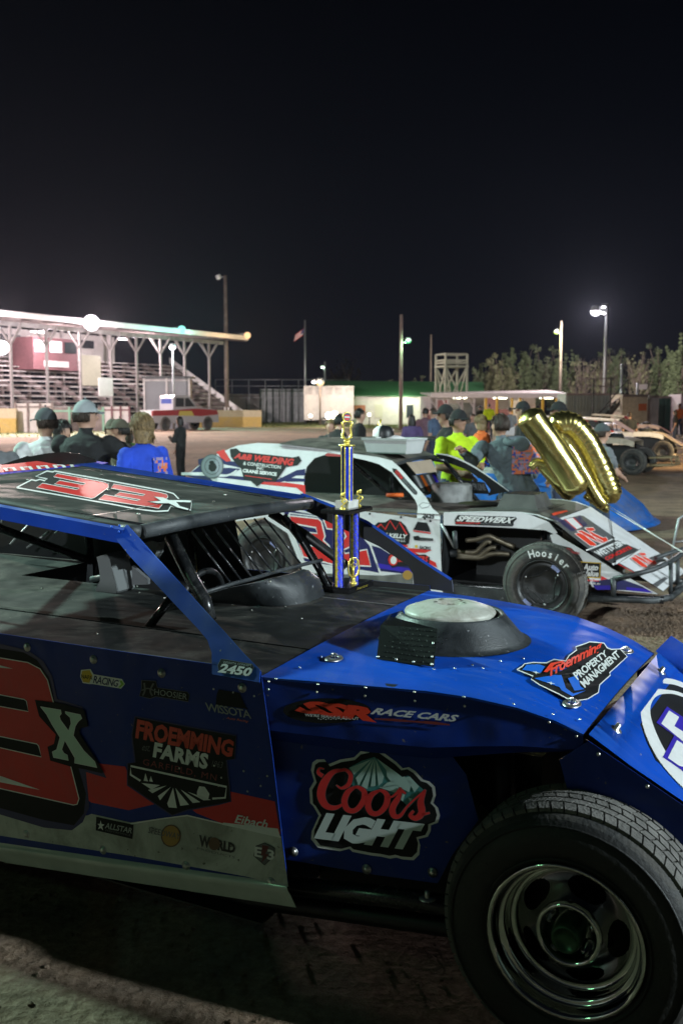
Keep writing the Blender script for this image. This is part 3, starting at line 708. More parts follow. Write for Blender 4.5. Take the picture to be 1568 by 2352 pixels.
# rear band of the roof with slanted lettering
poly_on(mb, zI([(-400, 190), (-400, 140), (60, 125), (370, 88), (620, 80), (590, 125), (300, 158), (0, 185)]), fn, M_red, 0.0015)
poly_on(mb, zI([(300, 160), (595, 127), (640, 85), (820, 112), (780, 122), (640, 135), (0, 202), (-400, 215), (-400, 190), (0, 186)]), fn, M_purple, 0.0015)
for k in range(15):
    x = -330 + k * 62; y = 186 - max(0, x) * 0.062 - 8
    poly_on(mb, zI([(x, y), (x + 26, y - 2), (x + 4, y - 26), (x - 20, y - 24)]), fn, M_offw, 0.003)
    if k % 2: poly_on(mb, zI([(x - 16, y - 18), (x - 20, y - 24), (x - 52, y - 22), (x - 46, y - 16)]), fn, M_offw, 0.0035)
poly_on(mb, zI([(1310, 235), (1480, 250), (1560, 262), (1540, 268), (1320, 242)]), fn, mat('dim_red_ink', (0.2, 0.03, 0.03), 0.5), 0.0015)
stroke_on(mb, zI([(645, 518), (1000, 462), (1190, 428)]), 1.3, fn, M_alu, 0.007, False)
roof_o = mb.build('roof', blue)
for p in [(210, 245), (65, 160), (495, 130), (765, 205), (870, 168), (870, 155), (1190, 427), (820, 320), (1045, 502), (870, 490)]:
    rivets([roof_fn(p[0] / 3.289, 1028.6 + p[1] / 3.289)], roof_o, 0.006)
for p in zE([(530, 133), (520, 140), (465, 158), (1128, 250), (1140, 243), (1035, 268), (983, 298), (640, 355)]):
    rivets([roof_fn(p[0], p[1])], roof_o, 0.005)
for p in zE([(514, 414), (550, 408), (548, 436)]):
    rivets([FB.y(p[0], p[1], 0.181)], roof_o, 0.005, (0, -1, 0), M_blue)
# rear roof hoop (dark arc standing behind the roof)
mb = MB()
arc = [FB.y(x, y, 1.3) for x, y in ((-40, 1090), (12, 1070), (35, 1060), (70, 1048), (110, 1041), (150, 1038), (185, 1042), (222, 1054))]
low = [FB.y(x, y, 1.3) for x, y in ((-40, 1120), (12, 1084), (100, 1072), (222, 1062))]
mb.plate(arc + list(reversed(low)), 0.01, M_blk)
mb.build('roof_spoiler', blue)
# blue rain rail along the far roof edge
mb = MB(); mb.loft([[roofpt(k / 8, 1.0) + Vector((0, -0.055, 0.003)), roofpt(k / 8, 1.0) + Vector((0, -0.05, 0.006)), roofpt(k / 8, 1.0) + Vector((0, 0.018, 0.016))] for k in range(9)], M_bluedk, False, False); mb.build('roof_rail', blue)
# ---- windscreen pillars
def sheet(name, px, fn, m, th=0.003, m2=None, parent=None, extra=None):
    mb = MB(); P = [fn(*p) for p in px]
    n = Vector((0, 0, 0))
    for i in range(len(P)): n += P[i].cross(P[(i + 1) % len(P)])
    if n.dot(P[0] - FB.c) > 0: P.reverse()
    mb.plate(P, th, m, m2)
    if extra: extra(mb)
    return mb.build(name, parent or blue)
fnA = FB.pl([(-0.62, 0.183, 1.33), (0, -0.004, 0.98), (-0.25, -0.002, 0.98)])
def extraA(mb):
    outlined(mb, zE([(1000, 1050), (1015, 1020), (1030, 1022), (1160, 1045), (1165, 1062), (1145, 1100), (1005, 1078)]), fnA, M_ink, M_grey, 1.0, 0.0015)
    text_on(mb, '2450', zE([(1003, 1080), (1148, 1100), (1158, 1064), (1015, 1042)]), fnA, M_offw, 0.0022, 0.04, 0.15)
    text_on(mb, 'WISSOTA CONCEPT', zE([(1024, 1040), (1155, 1056), (1155, 1046), (1026, 1030)]), fnA, mat('dim_grey_ink', (0.3, 0.32, 0.32), 0.5), 0.0022, 0.01)
    stroke_on(mb, [(293, 1206), (350, 1270), (410, 1335), (470, 1402), (520, 1457), (560, 1502), (597, 1539)], 1.6, fnA, M_blue, 0.003, False)
sheet('windscreen_pillar', [(270, 1243), (264, 1231), (291, 1205), (350, 1270), (470, 1402), (560, 1502), (597, 1540), (596, 1568), (487, 1549), (486, 1500), (476, 1470), (455, 1445), (300, 1280)], fnA, M_pil, extra=extraA)
fnF = FB.pl([(-0.6, 1.508, 1.33), (0, 1.508, 0.98), (-0.25, 1.508, 0.98)])
def extraF(mb):
    stroke_on(mb, [(694, 1135), (760, 1161), (845, 1200), (900, 1238), (960, 1282), (1036, 1331)], 6, fnF, M_blue, 0.002, False)
    stroke_on(mb, zJ([(735, 830), (740, 870), (745, 935)]), 1.2, fnF, M_alu, 0.003, False)
sheet('windscreen_pillar', [(690, 1133), (760, 1159), (845, 1197), (960, 1280), (1037, 1331), (1041, 1361), (950, 1348), (948, 1318), (935, 1298), (870, 1255), (690, 1168)], fnF, M_blk, m2=M_blue, extra=extraF)
# front roof roll bar
mb = MB()
mb.tube([(-0.63, 0.24, 1.330), (-0.625, 0.5, 1.338), (-0.62, 0.8, 1.342), (-0.625, 1.1, 1.338), (-0.63, 1.39, 1.330)], 0.026, M_plast, 16)
mb.tube([(-0.69, 0.205, 1.335), (-0.65, 0.22, 1.335), (-0.63, 0.24, 1.330)], 0.022, M_plast, 12)
mb.build('roof_bar', blue)
# cage tubes inside
mb = MB()
ct = lambda pts, r, m=M_gloss: mb.tube(pts, r, m, 12)
ct([FB.y(392, 1232, .48), FB.y(440, 1330, .45), FB.y(470, 1380, .43), FB.y(482, 1425, .42)], 0.025)
ct([FB.y(400, 1366, .46), FB.y(340, 1442, .40)], 0.016)
ct([FB.y(622, 1178, 1.30), FB.y(700, 1228, 1.33), FB.y(770, 1280, 1.37), FB.y(796, 1300, 1.38)], 0.021, M_blk)
ct([FB.y(650, 1185, 1.28), FB.y(700, 1250, 1.30), FB.y(735, 1310, 1.30), FB.y(755, 1350, 1.3)], 0.018)
ct([(-1.9, 0.25, 0.97), (-1.85, 0.3, 1.42), (-1.85, 1.3, 1.42), (-1.9, 1.4, 0.97)], 0.022)
ct([(-1.85, 0.3, 1.42), (-0.66, 0.3, 1.33)], 0.022); ct([(-1.85, 1.3, 1.42), (-0.66, 1.3, 1.33)], 0.022)
ct([(-1.85, 0.3, 1.40), (-1.9, 1.4, 0.98)], 0.02); ct([(-1.2, 1.38, 0.5), (-1.25, 1.34, 1.36)], 0.022)
ct([(-1.9, 1.44, 0.75), (-0.62, 1.44, 0.75)], 0.022)
mb.build('roll_cage', blue)
mb = MB(); mb.plate([(-2.7, 1.44, 0.97), (-1.0, 1.44, 0.97), (-1.05, 1.39, 1.35), (-2.3, 1.39, 1.50), (-2.7, 1.44, 1.4)], 0.004, M_blk, M_blk, (0, -1, 0)); mb.build('side_screen', blue)
mb = MB()
for a_, b_ in (((4, 1200), (14, 1160)), ((24, 1250), (70, 1200)), ((62, 1258), (112, 1222)), ((127, 1225), (152, 1204))): mb.tube([FB.y(*a_, 1.25), FB.y(*b_, 1.25)], 0.006, M_steel, 6)
mb.build('brace_rods', blue)
# window bars
mb = MB()
fnW = FB.pl([(-0.68, 0.3, 1.30), (-0.68, 1.3, 1.30), (-0.50, 0.6, 1.08)])
for a, b in (((160, 620), (385, 922)), ((218, 606), (447, 906)), ((283, 592), (508, 890)), ((345, 580), (568, 872)), ((402, 566), (626, 855)), ((460, 556), (682, 838)), ((518, 548), (732, 823)), ((575, 542), (787, 808))):
    mb.tube([fnW(*zM([a])[0]), fnW(*zM([b])[0])], 0.0042, M_gloss, 8)
mb.tube([fnW(*p) for p in zM([(222, 975), (385, 925), (508, 893), (640, 853), (800, 812), (905, 786)])], 0.008, M_plast, 8)
mb.build('window_bars', blue)
# cowl around the driver's opening
mb = MB()
topc = catmull([tuple(fnW(*p, 0.0)) for p in zM([(235, 985), (380, 945), (520, 915), (640, 885), (740, 862), (800, 838), (815, 850)])], 4)
botc = catmull([tuple(FB.z(p[0], p[1], DZ + 0.003)) for p in zM([(262, 1030), (330, 1036), (520, 1048), (690, 1050), (830, 1028), (925, 985), (880, 965)])], 4)
rings = []
for a, b in zip(topc, botc):
    a, b = Vector(a), Vector(b); mid = a * 0.45 + b * 0.55 + Vector((0.02, 0, 0.018))
    rings.append([a + Vector((-0.02, 0, -0.004)), a, a * 0.75 + mid * 0.25 + Vector((0.004, 0, 0.006)), mid, b * 0.85 + mid * 0.15, b])
mb.loft(rings, M_plast, True, False)
mb.build('cowl', blue)
rivets([fnW(*zM([(608, 910)])[0], 0.012)], blue, 0.006, (0.4, -0.6, 0.6))
# driver's seat
mb = MB()
fnS = FB.pl([(-1.3, 0.95, 0.96), (-1.2, 0.95, 0.96), (-1.25, 0.95, 1.2)])
def sh(px, d=0.0, m=M_alu, th=0.12):
    P = [fnS(x, y, d) for x, y in zE(px)]
    mb.plate(P if True else P, th, m)
sh([(540, 585), (530, 535), (575, 520), (590, 548), (600, 590), (620, 690), (612, 700), (518, 698), (545, 640)], m=mat('seat_light_shell', (0.14, 0.15, 0.15), 0.45, 0.2, dirt=(0.1, 0.1, 0.1, 0.5)))
sh([(620, 590), (690, 652), (690, 675), (620, 678)], 0.01, M_grey, 0.02)
sh([(700, 480), (735, 470), (758, 480), (750, 530), (735, 548), (705, 520)], 0.02, mat('seat_light_shell', (0.14, 0.15, 0.15)), 0.05)
sh([(565, 548), (582, 552), (580, 618), (563, 622)], 0.006, M_offw, 0.004)
mb.tube([fnS(*zE([(535, 545)])[0]), fnS(*zE([(590, 548)])[0])], 0.014, M_alu, 8)
mb.tube([fnS(*zE([(420, 655)])[0]), fnS(*zE([(500, 640)])[0]), fnS(*zE([(530, 650)])[0])], 0.014, M_plast, 8)
mb.sphere(fnS(*zE([(700, 525)])[0]), 0.05, M_blk, 14, (0.7, 1, 1))
mb.build('driver_seat', blue)
mb = MB(); cc = Vector((-0.95, 1.02, 0.90))
mb.tube([cc + Vector((0.08 * math.sin(t) * 0.3, 0.16 * math.cos(t), 0.16 * math.sin(t))) for t in [2 * math.pi * k / 24 for k in range(24)]], 0.014, M_blk, 8, True)
for t in (0.5, 2.6, 4.7): mb.tube([cc, cc + Vector((0, 0.16 * math.cos(t), 0.16 * math.sin(t)))], 0.009, M_blk, 6)
mb.build('steering_wheel', blue)
# ---- hood
ST = [(-0.005, 0.0, -0.105, 1.50, 0.968), (0.25, 0.052, 0.18, 1.445, 0.968), (0.48, 0.10, 0.42, 1.37, 0.966), (0.60, 0.128, 0.57, 1.325, 0.957), (0.72, 0.158, 0.70, 1.275, 0.937), (0.82, 0.183, 0.81, 1.233, 0.908), (0.89, 0.20, 0.89, 1.20, 0.877)]
def hoodz(x):
    for a, b in zip(ST, ST[1:]):
        if x <= b[0]: t = (x - a[0]) / (b[0] - a[0]); return a[4] + (b[4] - a[4]) * t
    return ST[-1][4]
def hood_fn(px, py, off=0.0):
    z = 0.96
    for _ in range(10): z = hoodz(FB.z(px, py, z).x)
    return FB.z(px, py, z + off)
mb = MB(); rings = []
for (x0, y0, x1, y1, z) in ST:
    rings.append([Vector((x0 + (x1 - x0) * v, y0 + (y1 - y0) * v, z + 0.010 * math.sin(math.pi * v))) for v in [k / 12 for k in range(13)]])
mb.loft(rings, M_blue, True, False)
mb.loft([[p - Vector((0, 0, 0.005)) for p in r_] for r_ in reversed(rings)], M_blk, True, False)
for e in (0, -1):
    mb.loft([[r_[e], r_[e] - Vector((0, 0, 0.006))] for r_ in rings], M_blue, True, False)
fn = hood_fn
logo = [(805, 505), (830, 490), (840, 478), (880, 472), (940, 474), (975, 458), (1030, 465), (1045, 440), (1080, 415), (1075, 400), (1120, 385), (1140, 377), (1205, 383), (1220, 405), (1240, 412), (1280, 410), (1312, 445), (1230, 520), (1235, 530), (1185, 575), (1180, 610), (1130, 640), (1085, 648), (1040, 640), (1000, 618), (910, 575), (870, 548), (880, 535)]
outlined(mb, zC(logo), fn, M_ink, M_offw, 2.4, 0.0115)
bl2 = mat('bright_blue_ink', (0.01, 0.13, 0.62), 0.45)
for q in ([(830, 505), (850, 482), (905, 480), (935, 490), (915, 520)], [(885, 545), (985, 528), (1000, 585)], [(985, 530), (1010, 530), (1030, 590), (1065, 615), (1125, 600), (1060, 628), (1010, 600), (990, 570)], [(1040, 545), (1085, 530), (1095, 580), (1115, 595), (1070, 602)]):
    poly_on(mb, zC(q), fn, bl2, 0.0125)
for c0 in ((893, 518), (962, 567)):
    x, y = c0; poly_on(mb, zC([(x - 18, y - 4), (x - 3, y - 3), (x, y - 8), (x + 4, y - 1), (x + 20, y + 4), (x + 3, y + 3), (x, y + 8), (x - 5, y + 1)]), fn, M_offw, 0.0128)
text_on(mb, 'Froemming', zC([(965, 548), (1205, 420), (1190, 372), (945, 490)]), fn, mat('scarlet_ink', (0.8, 0.05, 0.02), 0.45), 0.0135, 0.028, 0.45, 0.9)
poly_on(mb, zC([(928, 515), (960, 475), (1025, 462), (1015, 472), (980, 480), (945, 518)]), fn, mat('scarlet_ink', (0.8, 0.05, 0.02), 0.45), 0.0132)
text_on(mb, 'PROPERTY', zC([(1085, 552), (1222, 438), (1208, 416), (1062, 522)]), fn, M_offw, 0.0135, 0.03, 0.0, 0.95)
text_on(mb, 'MANAGMENT', zC([(1118, 588), (1282, 442), (1262, 416), (1094, 560)]), fn, M_offw, 0.0135, 0.03, 0.0, 0.95)
poly_on(mb, zC([(200, 568), (262, 574), (240, 586), (205, 580)]), fn, M_plast, 0.0112)
hood_o = mb.build('hood', blue)
for p in zC([(110, 590), (335, 610), (562, 632), (790, 665), (970, 712), (1095, 735), (600, 486), (520, 502), (425, 505), (650, 500), (730, 467), (835, 455), (362, 120)]):
    rivets([hood_fn(p[0], p[1], 0.008)], hood_o)
for p in zA([(1375, 120), (1475, 70), (1460, 198), (1268, 173), (1235, 185)]):
    rivets([hood_fn(p[0], p[1], 0.006)], hood_o)
for x, y in [(767, 1513), (1437, 1496), (1313, 1617)]:
    b = MB(); c0 = hood_fn(x, y, 0.008)
    b.lathe([(0.026, 0), (0.024, 0.004), (0.012, 0.005), (0.011, 0.003)], c0, (0.08, 0, 1), M_alu, 20, sx=1.5)
    b.tube([c0 + Vector((0, 0, 0.002)), c0 + Vector((0, 0, 0.018))], 0.005, M_bolt, 8); b.tube([c0 + Vector((-0.011, 0.002, 0.013)), c0 + Vector((0.011, -0.002, 0.015))], 0.0028, M_bolt, 6)
    b.build('hood_pin', blue)
# ---- air cleaner housing on the hood
mb = MB(); c0 = Vector((0.315, 0.70, 0.975)); H2 = 0.085
n = 40; ro = []
for k in range(n + 1):
    th = R(-152) + R(280) * k / n
    rb, rt = 0.245, 0.178
    dv = Vector((math.cos(th), math.sin(th), 0))
    ro.append([c0 + dv * (rb + 0.02), c0 + dv * rb + Vector((0, 0, 0.003)), c0 + dv * (rb * 0.93 + rt * 0.07) + Vector((0, 0, 0.012)), c0 + dv * rt + Vector((0, 0, H2)), c0 + dv * (rt - 0.004) + Vector((0, 0, H2 + 0.006)), c0 + dv * (rt - 0.014) + Vector((0, 0, H2 + 0.003)), c0 + dv * (rt - 0.016) + Vector((0, 0, 0))])
mb.loft(ro, M_plast, True, False)
scoop = mb.build('air_scoop', blue)
mb = MB()
mb.lathe([(0.170, 0.0), (0.170, 0.02), (0.150, 0.03)], c0, (0, 0, 1), M_blk, 36)
mb.disc(c0 + Vector((0, 0, 0.02)), (0, 0, 1), 0.17, M_blk, 36)
lid = mat('dusty_pale_lid', (0.40, 0.41, 0.36), 0.5, 0.1, var=0.15, dirt=(0.16, 0.14, 0.10, 0.7), dscale=14, dlo=0.45, dhi=0.7)
lc = c0 + Vector((-0.015, 0.02, 0))
mb.lathe([(0.152, 0.075), (0.155, 0.086), (0.150, 0.094), (0.10, 0.112), (0.06, 0.118), (0.042, 0.112), (0.036, 0.100), (0.02, 0.098), (0.0001, 0.098)], lc, (0, 0, 1), lid, 40)
for k in range(5):
    t = k * 1.256; mb.disc(lc + Vector((0.05 * math.cos(t), 0.05 * math.sin(t), 0.1195)), (0, 0, 1), 0.007, M_blk, 10)
mb.build('air_filter', scoop)
# rear chequer plate box of the housing
mb = MB()
fq = lambda p, z: FB.z(zC([p])[0][0], zC([p])[0][1], z)
a1, a2, a3 = fq((160, 455), 0.975), fq((425, 493), 0.977), None
t1, t2 = fq((228, 262), 1.062), fq((440, 318), 1.062)
top_l = fq((180, 300), 1.05)
mb.plate([a1, a2, t2, t1, top_l][::-1], 0.003, M_blk) if False else None
P = [a1, a2, t2, t1, top_l]
nrm = (P[1] - P[0]).cross(P[2] - P[0]).normalized()
mb.poly(P, mat('deep_black_plate', (0.004, 0.004, 0.0045), 0.4, spec=0.3))
u = (a2 - a1).normalized(); v = nrm.cross(u).normalized()
if v.z < 0: v = -v
if nrm.dot(FB.c - a1) < 0: nrm = -nrm
Ltot = (a2 - a1).length; Ht = (t2 - a2).dot(v)
for i in range(15):
    for j in range(7):
        s = (i + 0.5 * (j % 2) + 0.4) / 15.5; q = (j + 0.6) / 7.2
        c1 = a1 + u * Ltot * s + v * Ht * q
        ok = s > 0.02 + 0.0 and s < 0.97
        if not ok: continue
        d_ = (u * (1 if (i + j) % 2 else -1) + v * 0.9).normalized()
        w_ = nrm.cross(d_)
        e = 0.0055
        mb.add([c1 - d_ * e, c1 + w_ * 0.0016, c1 + d_ * e, c1 - w_ * 0.0016, c1 + nrm * 0.002], [(0, 1, 4), (1, 2, 4), (2, 3, 4), (3, 0, 4)], mat('chequer_plate', (0.02, 0.021, 0.021), 0.32, 0.5, var=0.3, scale=30))
fl = fq((418, 500), 0.976)
back = fq((225, 250), 1.06)
bb = Vector((-0.02, 1.05, 0.975))
mb.poly([a1, top_l, back, bb], M_blk)
for s in (0.04, 0.36, 0.66, 0.97): dome_bolt(mb, a1 + u * Ltot * s + Vector((0, 0, 0.004)) + nrm * 0.004, nrm, 0.0045, M_bolt)
for q in (0.25, 0.6): dome_bolt(mb, a2 + (t2 - a2) * q - u * 0.01, nrm, 0.0045, M_bolt)
mb.build('chequer_plate', scoop)
# ---- engine side panel with the big sponsor logo
e0, e1 = Vector((0.0, 0.0, 0.965)), Vector((0.89, 0.20, 0.875))
pn = lambda dy: FB.pl([(0, 0.0 + dy, 0), (0.89, 0.2 + dy, 0), (0, 0.0 + dy, 1)])
lipf = pn(0.004); engf = pn(0.035)
mb = MB()
def hood_side(x, dz): return Vector((x, 0.2 * x / 0.89 + 0.002, hoodz(x) - 0.006 - dz))
xs_ = [0.0, 0.25, 0.48, 0.60, 0.72, 0.82, 0.89]
dzs = [0.19, 0.20, 0.20, 0.17, 0.13, 0.09, 0.05]
ringsL = [[hood_side(x, 0), hood_side(x, dz * 0.8) + Vector((0, 0.003, 0)), hood_side(x, dz) + Vector((0, 0.03, 0))] for x, dz in zip(xs_, dzs)]
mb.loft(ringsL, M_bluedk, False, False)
fn = lipf
disc_on(mb, (751, 1633), 101, 29, fn, M_ink, 0.003, 40)
text_on(mb, 'SSR', zB([(335, 185), (800, 245), (770, 160), (360, 118)]), fn, mat('scarlet_ink', (0.8, 0.05, 0.02), 0.45), 0.005, 0.06, 0.25, 0.95)
poly_on(mb, zB([(700, 205), (735, 212), (805, 250), (745, 243)]), fn, mat('scarlet_ink', (0.8, 0.05, 0.02), 0.45), 0.0052)
text_on(mb, "WE'RE SERIOUS ABOUT", zB([(375, 215), (720, 240), (722, 222), (378, 198)]), fn, M_offw, 0.005, 0.02)
text_on(mb, 'RACE CARS', zB([(800, 200), (1345, 250), (1355, 210), (820, 163)]), fn, M_offw, 0.005, 0.04, 0.3, 1.0)
stroke_on(mb, zB([(820, 232, 3), (950, 240, 6), (1080, 250, 4), (1190, 258, 7), (1300, 270, 3)]), 4, fn, mat('dim_red_ink', (0.2, 0.03, 0.03), 0.5), 0.0048)
for k in range(13): poly_on(mb, zB([(460 + k * 16, 228 + (k % 2) * 4), (468 + k * 16, 229 + (k % 2) * 4), (466 + k * 16, 234 + (k % 2) * 4), (458 + k * 16, 233 + (k % 2) * 4)]), fn, M_offw, 0.005)
side_o = mb.build('hood_side', blue)
mb = MB(); fn = engf
P = [fn(x, y) for x, y in [(606, 1660), (640, 1972), (860, 2010), (1005, 2030), (1038, 1965), (1098, 1885), (1070, 1780), (1010, 1700), (900, 1680), (750, 1665)]]
n_ = Vector((0, 0, 0))
for i in range(len(P)): n_ += P[i].cross(P[(i + 1) % len(P)])
if n_.y > 0: P.reverse()
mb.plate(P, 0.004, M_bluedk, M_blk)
shield = [(415, 560), (425, 510), (450, 492), (500, 490), (525, 522), (600, 492), (690, 478), (730, 440), (780, 430), (810, 415), (850, 428), (960, 508), (1000, 548), (1040, 540), (1080, 565), (1130, 620), (1170, 632), (1205, 665), (1212, 720), (1195, 770), (1225, 800), (1238, 850), (1225, 895), (1180, 912), (1178, 950), (1160, 985), (1100, 1000), (1112, 1040), (1105, 1100), (1070, 1135), (1000, 1130), (960, 1118), (920, 1125), (860, 1112), (800, 1105), (680, 1082), (660, 1062), (600, 1078), (460, 1055), (415, 1000), (420, 950), (465, 850), (430, 790), (410, 770), (405, 680), (435, 630)]
poly_on(mb, zB(shield), fn, M_offw, 0.0015)
cx_, cy_ = 800, 790
ins = [(cx_ + (x - cx_) * 0.955, cy_ + (y - cy_) * 0.945) for x, y in shield]
poly_on(mb, zB(ins), fn, M_ink, 0.0024)
mint = mat('ice_green_ink', (0.42, 0.60, 0.55), 0.5, var=0.05); teal = mat('teal_ink', (0.05, 0.22, 0.22), 0.5)
poly_on(mb, zB([(655, 545), (740, 500), (820, 475), (880, 530), (960, 575), (1000, 605), (1035, 595), (1110, 665), (1140, 690), (1100, 740), (1040, 800), (960, 720), (850, 700), (760, 690), (680, 660)]), fn, teal, 0.0032)
for q in ([(660, 545), (800, 490), (690, 590)], [(700, 610), (810, 485), (720, 660)], [(735, 665), (818, 480), (775, 680)], [(795, 665), (822, 478), (828, 660)], [(845, 660), (828, 490), (880, 600), (870, 640)], [(895, 560), (835, 485), (960, 575), (1000, 608), (930, 640), (900, 600)], [(900, 640), (1010, 600), (1060, 640), (1040, 700), (960, 660), (860, 675)], [(1020, 605), (1045, 600), (1105, 665), (1075, 700)], [(850, 670), (960, 650), (1020, 700), (1000, 760), (940, 700)], [(1035, 735), (1060, 740), (1050, 770)]):
    poly_on(mb, zB(q), fn, mint, 0.004)
redi = mat('crimson_ink', (0.66, 0.03, 0.03), 0.5, var=0.05)
letters = [
  [(490, 598, 26), (462, 575, 22), (470, 548, 12), (498, 552, 8)],
  [(585, 572, 8), (630, 556, 18), (668, 590, 26), (655, 650, 28), (610, 675, 16), (578, 655, 6)],
  [(640, 560, 10), (560, 570, 30), (500, 640, 50), (480, 720, 52), (510, 785, 40), (570, 800, 26), (630, 770, 10)],
  [(700, 665, 14), (650, 700, 34), (628, 760, 38), (650, 812, 34), (700, 815, 30), (748, 760, 36), (755, 700, 34), (715, 668, 20), (690, 672, 12)],
  [(755, 715, 12), (790, 722, 10), (815, 700, 10)],
  [(850, 690, 14), (800, 720, 34), (778, 780, 38), (800, 832, 34), (850, 832, 30), (895, 780, 38), (900, 720, 34), (865, 690, 20), (840, 695, 12)],
  [(900, 735, 12), (940, 725, 12), (985, 680, 20)],
  [(985, 672, 14), (975, 730, 30), (935, 800, 40), (945, 850, 36), (985, 850, 22), (1040, 780, 12), (1140, 690, 12)],
  [(990, 690, 24), (1020, 710, 10)],
  [(1145, 685, 12), (1115, 760, 40), (1122, 830, 44), (1085, 866, 34), (1048, 850, 24), (1070, 820, 16)],
  [(1120, 845, 20), (1172, 832, 12)]]
for L_ in letters: stroke_on(mb, zB([(x, y, w / 2.7778) for x, y, w in L_]), 5, fn, M_grey, 0.0050, True, False, 1.2)
for L_ in letters: stroke_on(mb, zB([(x, y, w / 2.7778) for x, y, w in L_]), 5, fn, redi, 0.0062)
text_on(mb, 'LIGHT', zB([(455, 985), (1060, 1060), (1118, 915), (505, 845)]), fn, mat('pale_lettering', (0.6, 0.68, 0.66), 0.5), 0.0050, 0.07, 0.12, 1.0)
mb.build('engine_side_panel', blue)
for x, y in zB([(305, 1080), (770, 1192), (1190, 1212)]):
    b = MB(); dome_bolt(b, engf(x, y, 0.002), (0, -1, 0), 0.010, M_bolt, M_alu); b.build('fastener', blue)
for x, y in zB([(145, 45), (453, 60), (760, 85), (1078, 117), (1395, 150)]) + zC([(953, 747), (1078, 812)]): rivets([lipf(x, y, 0.003)], side_o, 0.004, (0, -1, 0))
# ---- frame, under-body and front suspension
mb = MB()
mb.tube([(-0.1, 0.06, 0.30), (0.45, 0.13, 0.335), (0.56, 0.15, 0.33), (0.60, 0.2, 0.22)], 0.030, M_gloss, 12)
mb.tube([(-2.6, 0.12, 0.22), (-0.1, 0.10, 0.22), (0.9, 0.28, 0.24), (1.5, 0.35, 0.24)], 0.03, M_blk, 8)
mb.tube([(-2.6, 1.38, 0.22), (-0.1, 1.38, 0.22), (0.9, 1.12, 0.24), (1.5, 1.05, 0.24)], 0.03, M_blk, 8)
mb.box((0.35, 0.70, 0.45), (0.75, 0.62, 0.55), M_blk)
mb.tube([(0.5, 0.35, 0.62), (0.93, 0.20, 0.42)], 0.015, M_blk, 8); mb.tube([(0.9, 0.4, 0.3), (0.93, 0.18, 0.30)], 0.016, M_blk, 8); mb.tube([(1.1, 0.4, 0.3), (0.93, 0.18, 0.30)], 0.016, M_blk, 8)
mb.tube([(0.60, 0.36, 0.85), (0.66, 0.26, 0.45)], 0.04, M_blk, 10)
mb.build('chassis', blue)
b = MB(); c1 = engf(998, 2027, 0.0); c1.z -= 0.0
c1 = Vector((c1.x - 0.01, c1.y - 0.03, 0.355))
b.lathe([(0.025, 0), (0.024, 0.004), (0.010, 0.005)], c1, (0, 0, 1), M_alu, 14); b.lathe([(0.009, 0.004), (0.009, 0.022), (0.0001, 0.024)], c1, (0, 0, 1), M_bolt, 6); b.build('fastener', blue)
mb = MB()   # coil spring beside the wheel well
cc = FB.y(1325, 1760, 0.33)
mb.tube([cc + Vector((0.03 * math.cos(t), 0.03 * math.sin(t), 0.12 - t * 0.0075)) for t in [k * 0.4 for k in range(80)]], 0.006, M_plast, 6)
mb.tube([cc + Vector((0, 0, 0.15)), cc + Vector((0.01, 0, -0.2))], 0.016, M_plast, 10)
mb.build('coil_spring', blue)
# ---- nose
np_ = [(0.885, 0.195, 0.872), (0.885, 1.205, 0.872), (1.75, 1.05, 0.35), (1.75, 0.35, 0.35)]
nosef = FB.pl([(0.905, 0.2, 0.872), (0.905, 1.2, 0.872), (1.75, 0.7, 0.365)])
mb = MB()
g = []
for i in range(9):
    u = i / 8; x = 0.905 + 0.845 * u; z = 0.872 - 0.507 * u + (0.008 if i == 0 else 0)
    y0, y1 = 0.20 + 0.12 * u, 1.205 - 0.12 * u
    g.append([Vector((x, y0 + (y1 - y0) * j / 8, z)) for j in range(9)])
g.insert(0, [p + Vector((-0.012, 0, -0.02)) for p in g[0]])
mb.loft(g, M_blue, True, False); mb.loft([[p - Vector((0, 0, 0.006)) for p in r_] for r_ in reversed(g)], M_blk, True, False)
fn = nosef
fz = lambda p: zH(p)
outer = [(195, 1060), (205, 880), (250, 790), (380, 720), (450, 688), (490, 735), (600, 725), (640, 765), (784, 800), (1300, 1100), (1900, 1700), (1900, 2300), (1300, 2250), (784, 1890), (600, 1760), (480, 1680), (380, 1480), (290, 1260), (270, 1125), (240, 1120)]
poly_on(mb, fz(outer), fn, M_ink, 0.002)
stroke_on(mb, fz([(232, 1085, 1), (245, 950, 7), (300, 850, 11), (440, 760, 14), (600, 765, 13), (784, 815, 11), (1200, 1020, 11), (1800, 1500, 12)]), 10, fn, M_offw, 0.003)
poly_on(mb, fz([(400, 760), (470, 705), (485, 740), (610, 738), (618, 770), (500, 775)]), fn, M_offw, 0.0032)
stroke_on(mb, fz([(1800, 1650, 12), (1200, 1120, 12), (784, 930, 8), (600, 890, 9), (450, 910, 18), (365, 1020, 22), (360, 1180, 22), (420, 1380, 24), (530, 1600, 24), (680, 1790, 26), (900, 2000, 28), (1300, 2300, 30)]), 14, fn, M_offw, 0.003)
for q in ([(600, 1060), (784, 1180), (784, 1345), (740, 1400), (680, 1390), (480, 1245)], [(690, 1380), (784, 1440), (1100, 1700), (1000, 1950), (784, 1800), (555, 1640)]):
    poly_on(mb, fz(q), fn, M_purple, 0.0042)
for q in ([(625, 1105), (740, 1180), (685, 1285), (784, 1345), (1000, 1480), (950, 1570), (784, 1460), (535, 1255)], [(715, 1445), (784, 1490), (900, 1580), (820, 1760), (740, 1740), (610, 1650)]):
    poly_on(mb, fz(q), fn, M_offw, 0.0052)
mb.build('nose_panel', blue)
